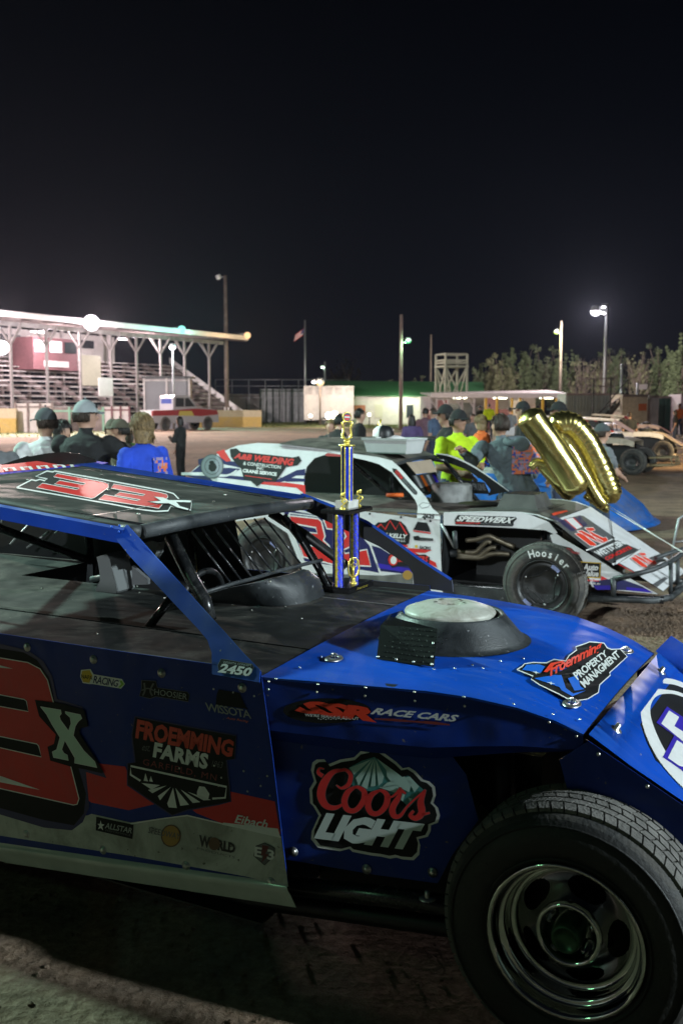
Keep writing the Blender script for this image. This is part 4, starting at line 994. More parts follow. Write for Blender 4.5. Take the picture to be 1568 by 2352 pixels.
for x, y in zC([(1465, 515), (1258, 780)]):
    b = MB(); c0 = nosef(x, y, 0.002); nn = Vector((0.51, 0, 0.86))
    b.lathe([(0.02, 0), (0.018, 0.003), (0.008, 0.004), (0.007, 0.02), (0.0001, 0.021)], c0, nn, M_bolt, 12); b.build('hood_pin', blue)
mb = MB()   # near and far side of the nose
mb.plate([(0.905, 0.198, 0.862), (0.83, 0.19, 0.80), (0.86, 0.22, 0.66), (1.16, 0.25, 0.36), (1.75, 0.32, 0.20), (1.75, 0.318, 0.355)], 0.004, M_bluedk, M_blk, (0, -1, 0))
mb.plate([(0.83, 1.21, 0.80), (0.86, 1.2, 0.5), (1.3, 1.15, 0.25), (1.75, 1.1, 0.2), (1.75, 1.085, 0.37), (0.905, 1.205, 0.872)], 0.004, M_bluedk, M_blk)
for p in [(1085, 95), (1365, 280)]:
    q = zD([p])[0]; dome_bolt(mb, FB.on(q[0], q[1], (0.9, 0.2, 0), (-0.14, 1, 0)) + Vector((0, -0.004, 0)), (0, -1, 0), 0.006, M_bolt)
mb.build('nose_side', blue)
mb = MB()
mb.plate([(0.895, 1.208, 0.885), (0.945, 1.208, 0.945), (1.75, 1.10, 0.52), (1.75, 1.10, 0.36), (0.91, 1.207, 0.87)], 0.004, M_blue)
mb.build('nose_fin', blue)
# front bumper of the blue car, low and forward
mb = MB()
mb.tube([(1.5, 0.3, 0.25), (1.8, 0.33, 0.27), (1.86, 0.45, 0.28), (1.86, 0.95, 0.28), (1.8, 1.07, 0.27), (1.5, 1.1, 0.25)], 0.02, M_blk, 8)
mb.tube([(1.86, 0.45, 0.28), (1.80, 0.45, 0.42), (1.80, 0.95, 0.42), (1.86, 0.95, 0.28)], 0.018, M_blk, 8)
mb.build('bumper', blue)
make_wheel(blue, FB.y(1296, 2162, 0.055), (0, -1, 0), 0.345, 0.25, 0.203, 'chrome')
make_wheel(blue, (0.905, 1.36, 0.352), (0, 1, 0), 0.345, 0.25, 0.203, 'cover', lite=True)
make_wheel(blue, (-1.95, 1.52, 0.37), (0, 1, 0), 0.36, 0.33, 0.203, 'cover', lite=True)
make_wheel(blue, (-2.2, -0.02, 0.37), (0, -1, 0), 0.36, 0.33, 0.203, 'chrome', lite=True)
# ================================================================== trophy standing on the near car's deck
FT = Frame(FB.w((-0.444, 1.392, DZ + 0.001)), FB.yaw)
trophy = thing('trophy', 'tall gold and blue two-column trophy standing on the near blue car', 'trophy', FT.o, FT.yaw)
M_holo = mat('blue_hologram_foil', (0.06, 0.09, 0.95), 0.32, 0.35, var=0.35, scale=120)
M_goldf = mat('gold_foil', (0.95, 0.76, 0.10), 0.30, 0.6, var=0.5, scale=70)
M_navyf = mat('dark_blue_foil', (0.01, 0.02, 0.14), 0.25, 0.6, var=0.3, scale=60)
M_tblk = mat('polished_black_base', (0.008, 0.008, 0.009), 0.25, spec=0.6)
M_blufl = mat('flat_blue_foil', (0.015, 0.05, 0.62), 0.3, 0.4, var=0.2, scale=40)
def bevel_slab(mb, x, y, z0, z1, m, b=0.008):
    rings = []
    for (e, z) in ((0, z0), (0, z1 - b), (-b, z1)):
        rings.append([Vector((sx * (x + e), sy * (y + e), z)) for sx, sy in ((-1, -1), (1, -1), (1, 1), (-1, 1))])
    mb.loft(rings, m, False); mb.add(rings[-1], [(0, 1, 2, 3)], m); mb.add(rings[0], [(3, 2, 1, 0)], m)
mb = MB(); bevel_slab(mb, 0.075, 0.125, 0, 0.024, M_tblk)
pf = FT.pl([(0.0752, 0, 0.0), (0.0752, 1, 0.0), (0.0752, 0, 1)])
pu = FT.pl([(0.0, -0.1252, 0.0), (1, -0.1252, 0.0), (0, -0.1252, 1)])
fnp = pf
mb.build('base', trophy)
pl_ = MB(); pl_.add([(0.0765, -0.06, 0.006), (0.0765, 0.05, 0.006), (0.0765, 0.05, 0.017), (0.0765, -0.06, 0.017)], [(0, 1, 2, 3)], M_tblk)
vs, fs = glyphs('DIRT RACING FEATURE', 0.01)
mx_ = max(v[0] for v in vs)
pl_.add([(0.0772, -0.055 + v[0] / mx_ * 0.1, 0.012 + v[1] * 0.0045) for v in vs], fs, M_goldf)
pl_.add([(0.0772, -0.055 + v[0] / mx_ * 0.1, 0.0075 + v[1] * 0.0045) for v in vs], fs, M_goldf)
pl_.build('name_plate', trophy)
def column(c, r, z0, z1, cols):
    mb = MB(); n = 24; ring = lambda z: [Vector((c[0] + r * math.cos(2 * math.pi * k / n), c[1] + r * math.sin(2 * math.pi * k / n), z)) for k in range(n)]
    steps = int((z1 - z0) / 0.012)
    for i in range(steps):
        a, b = ring(z0 + (z1 - z0) * i / steps), ring(z0 + (z1 - z0) * (i + 1) / steps)
        for k in range(n):
            m = cols[k % len(cols)]
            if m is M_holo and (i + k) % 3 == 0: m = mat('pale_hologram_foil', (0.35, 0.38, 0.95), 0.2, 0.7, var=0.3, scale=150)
            mb.add([a[k], a[(k + 1) % n], b[(k + 1) % n], b[k]], [(0, 1, 2, 3)], m, True)
    mb.add(ring(z1), [tuple(range(n))], M_goldf)
    mb.build('column', trophy)
n24 = [M_holo] * 24
# angle 0 = car forward; the camera looks from about -118 deg .. the lit side faces forward-right
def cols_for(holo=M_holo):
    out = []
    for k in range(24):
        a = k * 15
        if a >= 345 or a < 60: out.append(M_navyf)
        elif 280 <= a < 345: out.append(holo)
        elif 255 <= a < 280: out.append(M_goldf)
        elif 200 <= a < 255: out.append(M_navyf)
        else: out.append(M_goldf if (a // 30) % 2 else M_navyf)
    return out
zc0, zc1 = 0.024, 0.335
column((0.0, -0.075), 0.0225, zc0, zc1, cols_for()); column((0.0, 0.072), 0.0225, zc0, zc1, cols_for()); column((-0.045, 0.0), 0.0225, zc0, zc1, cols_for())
mb = MB(); o_ = 0.335
rings = []
for (e, z) in ((0, o_), (0, o_ + 0.012), (-0.006, o_ + 0.018)):
    rings.append([Vector((sx * (0.068 + e), sy * (0.112 + e), z)) for sx, sy in ((-1, -1), (1, -1), (1, 1), (-1, 1))])
mb.loft(rings, M_tblk, False); mb.add(rings[-1], [(0, 1, 2, 3)], M_tblk); mb.add(rings[0], [(3, 2, 1, 0)], M_tblk); mb.build('shelf', trophy)
mb = MB(); rings = [[Vector((sx * 0.032, sy * 0.046, z)) for sx, sy in ((-1, -1), (1, -1), (1, 1), (-1, 1))] for z in (0.353, 0.385)]
mb.loft(rings, mat('white_marble', (0.6, 0.6, 0.56), 0.3, var=0.15, scale=30), False, True, True); mb.build('marble_block', trophy)
c24 = [M_goldf if k % 4 == 0 else (M_blufl if k % 4 in (1, 2) else M_navyf) for k in range(24)]
def topcols():
    out = []
    for k in range(24):
        a = k * 15
        out.append(M_goldf if a % 45 < 15 else (M_blufl if 270 <= a or a < 45 else M_navyf))
    return out
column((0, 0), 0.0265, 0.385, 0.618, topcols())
mb = MB(); mb.lathe([(0.0001, 0.617), (0.034, 0.617), (0.035, 0.620), (0.034, 0.623), (0.012, 0.625), (0.010, 0.632), (0.016, 0.636), (0.012, 0.641), (0.006, 0.650), (0.0001, 0.65)], (0, 0, 0), (0, 0, 1), M_gold, 24); mb.build('cap', trophy)
# gold figures; they are built facing the camera side
def figure(name, pos, k, kind, parent=trophy):
    mb = MB(); P = Vector(pos); S = lambda y, z, x=0.0: P + Vector((x + y * 0.47, y * 0.88, z)) * k if False else P + Vector((x * k + y * k * 0.53, y * k * 0.85, z * k))
    if kind == 'wreath':
        for s in (-1, 1):
            pts = [S(s * y, z) for y, z in ((0.004, 0.0), (0.016, 0.012), (0.028, 0.032), (0.024, 0.052), (0.020, 0.062), (0.026, 0.078), (0.030, 0.098), (0.022, 0.104), (0.010, 0.098))]
            mb.tube(pts, [0.003 * k, 0.0045 * k, 0.006 * k, 0.004 * k, 0.0035 * k, 0.006 * k, 0.007 * k, 0.0035 * k, 0.003 * k], M_gold, 8)
            for q in range(6):
                y, z = 0.030 + 0.002 * math.sin(q), 0.018 + q * 0.009
                mb.tube([S(s * (y - 0.012), z - 0.006), S(s * (y + 0.001), z)], [0.002 * k, 0.0035 * k], M_gold, 5)
        dirn = Vector((0.85, -0.53, 0))
        cc = S(0, 0.126)
        mb.lathe([(0.0001, 0.0), (0.022 * k, 0.0), (0.0225 * k, 0.003), (0.026 * k, 0.004), (0.028 * k, 0.0), (0.026 * k, -0.005), (0.0001, -0.005)], cc, dirn, M_gold, 28)
    elif kind == 'wheel':
        for s in (-1, 1):
            pts = [S(s * y, z) for y, z in ((0.0, 0.018), (0.016, 0.03), (0.020, 0.048), (0.018, 0.072), (0.008, 0.084))]
            mb.tube(pts, [0.003, 0.005, 0.004, 0.0035, 0.002], M_gold, 7)
        mb.tube([S(0.014 * math.sin(t), 0.068 + 0.016 * math.cos(t)) for t in [q * 0.35 for q in range(18)]], 0.0018, M_gold, 6, True)
        for t in (0, 2.1, 4.2): mb.tube([S(0, 0.068), S(0.014 * math.sin(t), 0.068 + 0.016 * math.cos(t))], 0.0016, M_gold, 6)
        mb.lathe([(0.016, 0.0), (0.016, 0.004), (0.009, 0.008), (0.006, 0.016), (0.010, 0.020), (0.004, 0.026), (0.0001, 0.03)], P, (0, 0, 1), M_gold, 16)
        mb.tube([S(0, 0.02), S(0, 0.06)], 0.004, M_gold, 7)
    else:
        mb.lathe([(0.012, 0.0), (0.012, 0.003), (0.006, 0.006), (0.005, 0.010), (0.0001, 0.012)], P, (0, 0, 1), M_gold, 14)
        pts = [S(-0.008, 0.008), S(0.004, 0.016), S(-0.004, 0.026), S(0.004, 0.034), S(-0.008, 0.040), S(-0.004, 0.052), S(0.008, 0.054), S(0.006, 0.042)]
        mb.tube(pts, [0.003, 0.0045, 0.006, 0.005, 0.004, 0.0035, 0.0035, 0.003], M_gold, 7)
        mb.tube([S(0.006, 0.018), S(0.016, 0.026), S(0.010, 0.034)], 0.0028, M_gold, 6); mb.sphere(S(0.0, 0.047), 0.006, M_gold, 8)
    return mb.build(name, parent)
figure('gold_figure', (0.02, -0.075, 0.353), 1.3, 'racer'); figure('gold_figure', (0.02, 0.075, 0.353), 1.3, 'racer')
figure('gold_figure', (0.035, -0.005, 0.024), 1.35, 'wheel')
wr = figure('gold_wreath', (0, 0, 0.64), 0.80, 'wreath')
mb = MB(); cc = Vector((0, 0, 0.64 + 0.126 * 0.8)); dn = Vector((0.85, -0.53, 0)).normalized(); a_, b_ = Vector((0.53, 0.85, 0)).normalized(), Vector((0, 0, 1))
def dpt(u, v, o=0.0034): return cc + a_ * u * 0.0175 + b_ * v * 0.0175 + dn * o
mb.add([dpt(math.cos(t), math.sin(t)) for t in [k * 0.2618 for k in range(24)]], [tuple(range(24))], mat('medal_dark_art', (0.05, 0.05, 0.09), 0.4, var=0.4, scale=200))
mb.add([dpt(-.8, .25, .0038), dpt(.75, .1, .0038), dpt(.8, .45, .0038), dpt(-.6, .6, .0038)], [(0, 1, 2, 3)], M_red); mb.add([dpt(-.8, -.1, .0038), dpt(.8, -.15, .0038), dpt(.7, .1, .0038), dpt(-.8, .2, .0038)], [(0, 1, 2, 3)], M_offw)
mb.add([dpt(-.7, -.6, .0038), dpt(.3, -.8, .0038), dpt(.6, -.3, .0038), dpt(-.8, -.2, .0038)], [(0, 1, 2, 3)], M_red)
mb.build('medallion', wr)

# ================================================================== white race car behind
FW = Frame((1.593, 7.797, 0), R(-27.8))
wc = thing('race_car', 'white dirt race car with red number 32 parked behind the trophy', 'race car', FW.o, FW.yaw)
M_wdeck = mat('muddy_deck', (0.04, 0.037, 0.033), 0.6, var=0.4, scale=5, dirt=(0.20, 0.18, 0.15, 0.8), dscale=4, dlo=0.4, dhi=0.75)
M_card = mat('tan_card', (0.34, 0.27, 0.20), 0.7, var=0.08)
side = FW.pl([(0, 0, 0), (1, 0, 0), (0, 0, 1)])
sid2 = FW.pl([(0, 0.0, 0.84), (1, 0.0, 0.84), (0, 0.14, 1.34)])
def wplate(mb, px, fn, m=M_white, th=0.004, to=(0, -1, 0), z=None):
    P = [Vector(fn(*p)) for p in (z(px) if z else px)]
    mb.plate(P, th, m, M_blk, to)
mb = MB(); fn = side    # door and lower quarter
P = [side(*p) for p in [(700, 1137), (780, 1158), (832, 1174), (957, 1190), (1010, 1189), (1012, 1287)]] + [Vector((-0.85, 0, 0.2)), Vector((-2.15, 0, 0.2)), Vector((-2.35, 0, 0.62)), Vector((-2.6, 0, 0.75)), Vector((-2.9, 0, 0.70))]
P = P[:0] + [Vector((-2.95, 0, side(640, 1120).z))] + P
mb.plate(P, 0.004, M_white, M_blk, (0, -1, 0))
# purple/navy scheme and red accents under the number
poly_on(mb, zM([(690, 510), (730, 500), (960, 545), (1130, 590), (1180, 700), (1240, 715), (1420, 830), (1420, 870), (1250, 850), (840, 800), (760, 690), (700, 560)]), fn, M_navy, 0.001)
poly_on(mb, zM([(1200, 800), (1430, 838), (1425, 862), (1215, 830)]), fn, M_purple, 0.0016)
poly_on(mb, zM([(840, 860), (1250, 875), (1430, 860), (1430, 925), (840, 900)]), fn, mat('mud_smeared_skirt', (0.12, 0.12, 0.11), 0.7, var=0.4, scale=9), 0.0016)
poly_on(mb, zM([(700, 560), (720, 512), (905, 535), (1075, 565), (1190, 700), (1250, 870), (1180, 860), (800, 800), (760, 690)]), fn, M_offw, 0.0016)
poly_on(mb, zM([(706, 556), (726, 520), (905, 542), (1068, 572), (1180, 703), (1235, 860), (1180, 850), (806, 792), (768, 690)]), fn, M_navy, 0.0022)
three = [(716, 530), (885, 548), (905, 565), (925, 650), (915, 672), (945, 700), (980, 790), (985, 815), (800, 768), (775, 690), (900, 715), (890, 692), (825, 678), (808, 625), (880, 632), (872, 600), (735, 575)]
two = [(915, 552), (1055, 572), (1088, 640), (1090, 700), (1030, 728), (1040, 748), (1165, 725), (1188, 822), (1010, 812), (988, 745), (1000, 705), (1045, 650), (1030, 620), (935, 605)]
for d in (three, two): outlined(mb, zM(d), fn, M_red, M_offw, 3.2, 0.003)
# construction sponsor with red peaks
outlined(mb, zM([(1195, 600), (1230, 570), (1270, 570), (1300, 550), (1360, 565), (1385, 590), (1412, 640), (1405, 690), (1370, 708), (1250, 690), (1215, 650)]), fn, M_ink, M_ink, 1, 0.0025)
stroke_on(mb, zM([(1210, 610), (1245, 580), (1270, 610), (1298, 560), (1330, 610), (1352, 568), (1395, 640)]), 3.6, fn, M_red, 0.0035, False)
text_on(mb, 'SEAN KELLY', zM([(1190, 650), (1392, 662), (1396, 640), (1195, 626)]), fn, M_offw, 0.0035, 0.04, 0.1)
text_on(mb, 'CONSTRUCTION LLC', zM([(1220, 672), (1385, 682), (1386, 670), (1222, 658)]), fn, M_offw, 0.0035, 0.01)
poly_on(mb, zM([(1270, 690), (1400, 700), (1398, 712), (1280, 700)]), fn, M_red, 0.0036)
poly_on(mb, zM([(1455, 565), (1510, 572), (1525, 605), (1530, 625), (1430, 612), (1440, 595)]), fn, M_ink, 0.0025)
poly_on(mb, zM([(1430, 614), (1532, 628), (1530, 636), (1432, 622)]), fn, M_red, 0.0026)
poly_on(mb, zM([(1430, 650), (1460, 645), (1470, 655), (1545, 662), (1545, 676), (1470, 675), (1435, 672)]), fn, M_ink, 0.0025)
text_on(mb, 'HOOSIER', zM([(1470, 674), (1542, 677), (1542, 664), (1470, 660)]), fn, M_grey, 0.0035, 0.02)
poly_on(mb, zM([(1440, 700), (1455, 700), (1456, 716), (1441, 716)]), fn, M_yel, 0.0025)
text_on(mb, 'RACING', zM([(1468, 722), (1530, 728), (1531, 710), (1469, 704)]), fn, M_ink, 0.0025, 0.05, 0.15)
poly_on(mb, zM([(1380, 715), (1540, 728), (1500, 745), (1440, 742), (1560, 800), (1568, 830), (1420, 760), (1360, 735)]), fn, M_red, 0.0018)
outlined(mb, zM([(1285, 770), (1300, 745), (1340, 760), (1500, 755), (1525, 770), (1520, 810), (1350, 820), (1310, 830), (1288, 800)]), fn, M_ink, M_ink, 1, 0.0025)
disc_on(mb, zM([(1315, 785)])[0], 11, 13, fn, M_red, 0.003); disc_on(mb, zM([(1318, 787)])[0], 7, 9, fn, M_offw, 0.0034)
text_on(mb, 'BROTHERS', zM([(1345, 795), (1512, 798), (1515, 765), (1360, 762)]), fn, M_red, 0.0035, 0.05, 0.1)
disc_on(mb, zM([(1398, 872)])[0], 11, 11, fn, mat('ochre_ink', (0.35, 0.2, 0.04), 0.5), 0.0022)
mb.build('door_panel', wc)
for p in zM([(1182, 520), (1360, 540), (1498, 548)]) + zJ([(285, 275), (545, 308)]): rivets([side(*p)], wc, 0.010, (0, -1, 0), M_ink)
mb = MB(); fn = sid2    # rear quarter, window surround and pillar
qp = [(430, 1092), (452, 1072), (500, 1042), (545, 1023), (592, 1017), (660, 1020), (740, 1030), (760, 1040), (722, 1052), (704, 1072), (697, 1100), (699, 1137), (701, 1160), (620, 1146), (560, 1130), (500, 1118)]
wplate(mb, qp, fn)
wplate(mb, [(740, 1030), (800, 1040), (870, 1050), (900, 1058), (919, 1075), (955, 1116), (977, 1141), (992, 1167), (1011, 1183), (1010, 1193), (957, 1190), (959, 1163), (953, 1148), (940, 1132), (925, 1116), (900, 1085), (870, 1066), (840, 1057), (800, 1049), (760, 1042)], fn)
poly_on(mb, [(430, 1092), (466, 1063), (512, 1060), (505, 1078), (475, 1090), (500, 1118)], fn, M_navy, 0.001)
poly_on(mb, zM([(195, 208), (300, 180), (360, 215), (450, 225), (460, 260), (330, 232), (200, 240)]), fn, M_navy, 0.0014)
poly_on(mb, zM([(300, 165), (345, 150), (385, 215), (360, 222), (330, 200)]), fn, M_red, 0.0018)
poly_on(mb, zM([(220, 260), (380, 255), (440, 262), (380, 300), (500, 310), (540, 335), (640, 330), (700, 300), (760, 270), (812, 262), (810, 300), (760, 300), (700, 330), (640, 345), (480, 330), (220, 300)]), fn, M_navy, 0.0014)
poly_on(mb, zM([(540, 335), (700, 340), (810, 355), (812, 410), (760, 370), (560, 350)]), fn, M_red, 0.0018)
poly_on(mb, zM([(660, 310), (810, 318), (810, 335), (700, 335)]), fn, M_navy, 0.0018)
stroke_on(mb, zM([(100, 290, 6), (250, 292, 8), (360, 300, 5), (420, 268, 3)]), 5, fn, M_white, 0.0022)
c0 = zM([(277, 247)])[0]; disc_on(mb, c0, 26, 28, fn, M_grey, 0.0024); gb = mat('grey_blue_sticker_face', (0.22, 0.24, 0.27), .5, var=.1); disc_on(mb, c0, 24, 26, fn, gb, 0.0028); disc_on(mb, c0, 17, 19, fn, M_ink, 0.0031); disc_on(mb, c0, 16, 18, fn, gb, 0.0034); disc_on(mb, (c0[0] + 1, c0[1] + 2), 10, 11, fn, M_ink, 0.0038, 7); disc_on(mb, (c0[0] - 1, c0[1] - 9), 6, 4, fn, M_ink, 0.0038, 8)
outlined(mb, zM([(380, 150), (415, 145), (440, 165), (740, 198), (775, 190), (788, 215), (765, 240), (700, 250), (640, 335), (575, 330), (535, 362), (500, 330), (460, 320), (445, 260), (410, 225), (385, 190)]), fn, M_ink, M_ink, 1.5, 0.0028)
text_on(mb, 'A&B WELDING', zM([(405, 200), (740, 243), (745, 206), (412, 172)]), fn, M_red, 0.004, 0.055, 0.2)
text_on(mb, '& CONSTRUCTION', zM([(455, 238), (670, 262), (672, 244), (458, 220)]), fn, M_offw, 0.004, 0.02)
text_on(mb, 'INC', zM([(533, 264), (572, 268), (573, 254), (534, 250)]), fn, M_offw, 0.004, 0.02)
text_on(mb, 'CRANE SERVICE', zM([(452, 280), (645, 302), (648, 284), (455, 262)]), fn, M_offw, 0.004, 0.05)
stroke_on(mb, zM([(465, 300), (620, 322)]), 1.6, fn, M_red, 0.004, False)
poly_on(mb, zM([(925, 178), (940, 170), (1020, 180), (1020, 192), (930, 188)]), fn, mat('dull_red_ink', (0.35, 0.03, 0.03), 0.5), 0.002)
poly_on(mb, zM([(1310, 258), (1335, 262), (1455, 395), (1450, 412), (1435, 408), (1315, 278)]), fn, M_ink, 0.002)
text_on(mb, 'CUSTOM', zM([(1325, 278), (1360, 322), (1372, 312), (1338, 266)]), fn, M_red, 0.003, 0.05)
text_on(mb, 'SIGNS & WRAPS', zM([(1366, 326), (1440, 406), (1451, 396), (1378, 314)]), fn, M_grey, 0.003, 0.05)
outlined(mb, zM([(1465, 470), (1485, 455), (1525, 462), (1518, 480), (1480, 488)]), fn, M_white, M_grey, 1.2, 0.002)
text_on(mb, '2625', zM([(1482, 542), (1550, 547), (1552, 525), (1486, 518)]), fn, M_ink, 0.002, 0.05, 0.15)
mb.build('quarter_panel', wc)
mb = MB()   # roof
pr = [FW.y(x, y, 0.14) for x, y in [(640, 1019), (740, 1030), (800, 1041), (870, 1052), (903, 1066)]]
pf_ = [FW.y(x, y, 1.30) for x, y in [(740, 1006), (800, 1003), (860, 1003), (940, 1022), (1002, 1046)]]
r0 = [[a * (1 - v) + b * v + Vector((0, 0, 0.02 * math.sin(math.pi * v))) for v in [k / 8 for k in range(9)]] for a, b in zip(pr, pf_)]
mb.loft(r0, M_wdeck, True, False); mb.loft([[p - Vector((0, 0, 0.02)) for p in r_] for r_ in r0], M_blk, True, False)
mb.tube([r0[-1][k] - Vector((0, 0, 0.012)) for k in range(9)], 0.016, M_plast, 8)
mb.build('roof', wc)
mb = MB(); wplate(mb, [(933, 1062), (990, 1055), (1003, 1083), (956, 1089)], FW.pl([(-1.3, 0.3, 1.25), (-1.3, 1.0, 1.25), (-1.2, 0.5, 1.1)]), M_card, 0.004, (1, -0.3, 0.2)); mb.build('sun_visor', wc)
mb = MB()   # far pillar, black with a pale edge
ff = FW.pl([(0, 1.38, 0.84), (1, 1.38, 0.84), (0, 1.28, 1.3)])
wplate(mb, [(1000, 1042), (1030, 1046), (1070, 1062), (1110, 1086), (1168, 1128), (1120, 1139), (1126, 1125), (1112, 1106), (1070, 1078), (1010, 1056)], ff, M_blk)
stroke_on(mb, [(1000, 1042, 1.5), (1030, 1046, 3.5), (1070, 1062, 4), (1110, 1086, 3), (1168, 1128, 1)], 3, ff, M_offw, 0.004)
wplate(mb, [(1060, 1103), (1112, 1108), (1124, 1135), (1062, 1133)], ff, M_blk)
text_on(mb, 'POWER LINE', [(1066, 1124), (1116, 1126), (1112, 1112), (1066, 1110)], ff, M_grey, 0.006, 0.05)
mb.build('windscreen_pillar', wc)
mb = MB()   # deck and hood
deckz = 0.865
mb.plate([(-3.1, 0.0, deckz), (-0.85, 0.0, deckz), (-0.85, 1.4, deckz), (-3.1, 1.4, deckz)], 0.005, M_wdeck, M_blk, (0, 0, 1))
mb.build('deck', wc)
mb = MB()
WS = [(-0.853, 0.0, 1.40, 0.876), (-0.5, 0.02, 1.38, 0.90), (-0.22, 0.05, 1.35, 0.905), (-0.08, 0.06, 1.33, 0.89), (0.05, 0.07, 1.31, 0.85)]
rw = [[Vector((x, y0 + (y1 - y0) * v, z + 0.012 * math.sin(math.pi * v))) for v in [k / 10 for k in range(11)]] for x, y0, y1, z in WS]
mb.loft(rw, M_wdeck, True, False)
fnh = FW.pl([(-0.2, 0, 0.912), (0.05, 0, 0.862), (0.05, 1, 0.862)])
for e, s in ((0, 1), (-1, -1)): mb.loft([[r_[e] + Vector((0, 0, 0.003)), r_[e] + Vector((0, 0.05 * s, 0.004))] for r_ in rw], M_white, True, False)
poly_on(mb, zK([(120, 95), (150, 80), (280, 55), (300, 68), (140, 115)]), fnh, mat('scarlet_ink', (0.8, 0.05, 0.02), 0.45), 0.012)
poly_on(mb, zK([(95, 120), (140, 112), (250, 165), (190, 180)]), fnh, M_navy, 0.012)
for k in range(12): mb.beam((-0.5 + 0.04 * k, 0.45, 0.918), (-0.5 + 0.04 * k, 0.8, 0.918), 0.012, 0.004, M_blk)
hw = mb.build('hood', wc)
mb = MB(); fn = FW.pl([(0, 0.06, 0), (-0.853, -0.004, 0), (0, 0.06, 1)])
wplate(mb, [(1018, 1178), (1120, 1175), (1195, 1176), (1221, 1184), (1261, 1200), (1280, 1224), (1270, 1226), (1252, 1218), (1186, 1213), (1018, 1206)], fn, M_white, 0.01)
outlined(mb, zJ([(760, 300), (785, 258), (1300, 275), (1305, 290), (1275, 320), (1278, 345), (1265, 355), (765, 338)]), fn, M_ink, M_ink, 1, 0.002)
text_on(mb, 'SPEEDWERX', zJ([(775, 308), (1258, 328), (1290, 282), (795, 264)]), fn, M_offw, 0.003, 0.045, 0.25)
text_on(mb, 'STRAIGHT-UP', zJ([(768, 332), (985, 336), (985, 322), (770, 316)]), fn, M_red, 0.003, 0.05)
text_on(mb, 'PERFORMANCE', zJ([(990, 338), (1262, 348), (1264, 336), (990, 325)]), fn, M_grey, 0.003, 0.02)
mb.build('hood_side', wc)
# scoops on the white car
mb = MB(); cc = FW.z(1036, 1150, deckz + 0.004)
mb.lathe([(0.20, 0.0), (0.195, 0.02), (0.19, 0.15), (0.17, 0.165), (0.0001, 0.17)], cc, (0, 0, 1), mat('ribbed_grey_cowl', (0.16, 0.165, 0.16), 0.6, var=0.5, scale=10), 40); mb.build('cowl', wc)
mb = MB(); b0 = FW.z(1205, 1166, 0.905)
rings = []
for z, e in ((0.0, 0.20), (0.02, 0.17), (0.125, 0.13)):
    rings.append([b0 + Vector((e * 1.0 * cx, e * 1.3 * cy, z)) for cx, cy in ((-1, -1), (1, -1), (1.1, 0), (1, 1), (-1, 1))])
mb.loft(rings, mat('dusty_scoop', (0.06, 0.06, 0.055), 0.7, var=0.3), False); mb.add([p for p in rings[-1]], [(0, 1, 2, 3, 4)], M_blk)
mb.disc(b0 + Vector((-0.42, 0.05, 0.016)), (0, 0, 1), 0.19, M_blk, 24)
mb.build('air_scoop', wc)
mb = MB(); ns = FW.pl([(-1.3, 1.2, 0.9), (-1.0, 1.2, 0.9), (-1.3, 1.3, 1.2)])   # striped far wing seen through the cockpit
wplate(mb, [(945, 1092), (1000, 1084), (1018, 1128), (968, 1140)], ns, M_grey)
for k in range(4): poly_on(mb, [(950 + k * 14, 1093 - k), (956 + k * 14, 1092 - k), (976 + k * 14, 1128), (970 + k * 14, 1130)], ns, [M_white, M_org, M_white, M_purple][k], 0.002)
mb.build('interior_panel', wc)
mb = MB()
mb.plate([(-3.0, 1.385, 0.86), (-1.62, 1.385, 0.86), (-1.75, 1.33, 1.29), (-2.9, 1.33, 1.30)], 0.004, M_blk)
mb.plate([(-3.1, 0.02, 0.25), (-0.86, 0.02, 0.25), (-0.86, 1.38, 0.25), (-3.1, 1.38, 0.25)], 0.004, M_blk)
mb.plate([(-0.86, 0.02, 0.25), (-0.86, 1.38, 0.25), (-0.86, 1.38, 0.85), (-0.86, 0.02, 0.85)], 0.004, M_blk)
mb.box((-0.35, 0.72, 0.55), (0.75, 0.5, 0.5), M_blk)
mb.box((-0.35, 0.72, 0.28), (1.0, 1.2, 0.05), M_blk)
mb.plate([(-0.84, 1.36, 0.25), (0.05, 1.27, 0.25), (0.05, 1.27, 0.84), (-0.84, 1.36, 0.87)], 0.004, M_blk)
mb.tube([(-2.9, 0.1, 0.28), (-0.8, 0.06, 0.27), (0.9, 0.2, 0.27)], 0.03, M_gloss, 8)
mb.tube([(-2.9, 1.35, 0.28), (-0.8, 1.35, 0.27), (0.9, 1.1, 0.27)], 0.03, M_blk, 8)
mb.box((-0.3, 0.05, 0.22), (1.1, 0.06, 0.10), M_plast)
mb.tube([side(1013, 1203), side(1042, 1256)], 0.012, M_steel, 8); mb.tube([side(1044, 1220), side(1046, 1260)], 0.02, M_plast, 8)
mb.tube([(-0.1, 0.3, 0.75), (0.0, 0.12, 0.36)], 0.016, M_blk, 8); mb.tube([(0.2, 0.35, 0.35), (0.0, 0.12, 0.33)], 0.016, M_blk, 8)
mb.tube([(-0.02, 0.25, 0.8), (0.02, 0.2, 0.45)], 0.03, M_plast, 8)
mb.build('chassis', wc)
hp = FW.pl([(0, 0.22, 0), (1, 0.22, 0), (0, 0.22, 1)])
M_hdr = mat('burnt_header_steel', (0.22, 0.19, 0.14), 0.45, 0.7, var=0.3, scale=20)
mb = MB()
mb.tube([hp(*p) for p in zJ([(635, 590), (790, 600)])], 0.035, M_plast, 10)
for pts in ([(780, 575), (930, 585), (985, 545), (1045, 492), (1085, 500)], [(780, 605), (950, 625), (1010, 590), (1080, 545), (1128, 548)], [(780, 625), (980, 635), (1060, 605), (1150, 595), (1250, 605)], [(860, 480), (960, 470), (1060, 440), (1150, 480), (1290, 540)]):
    mb.tube([hp(*p) for p in catmull(zJ(pts), 4)], 0.021, M_hdr, 10)
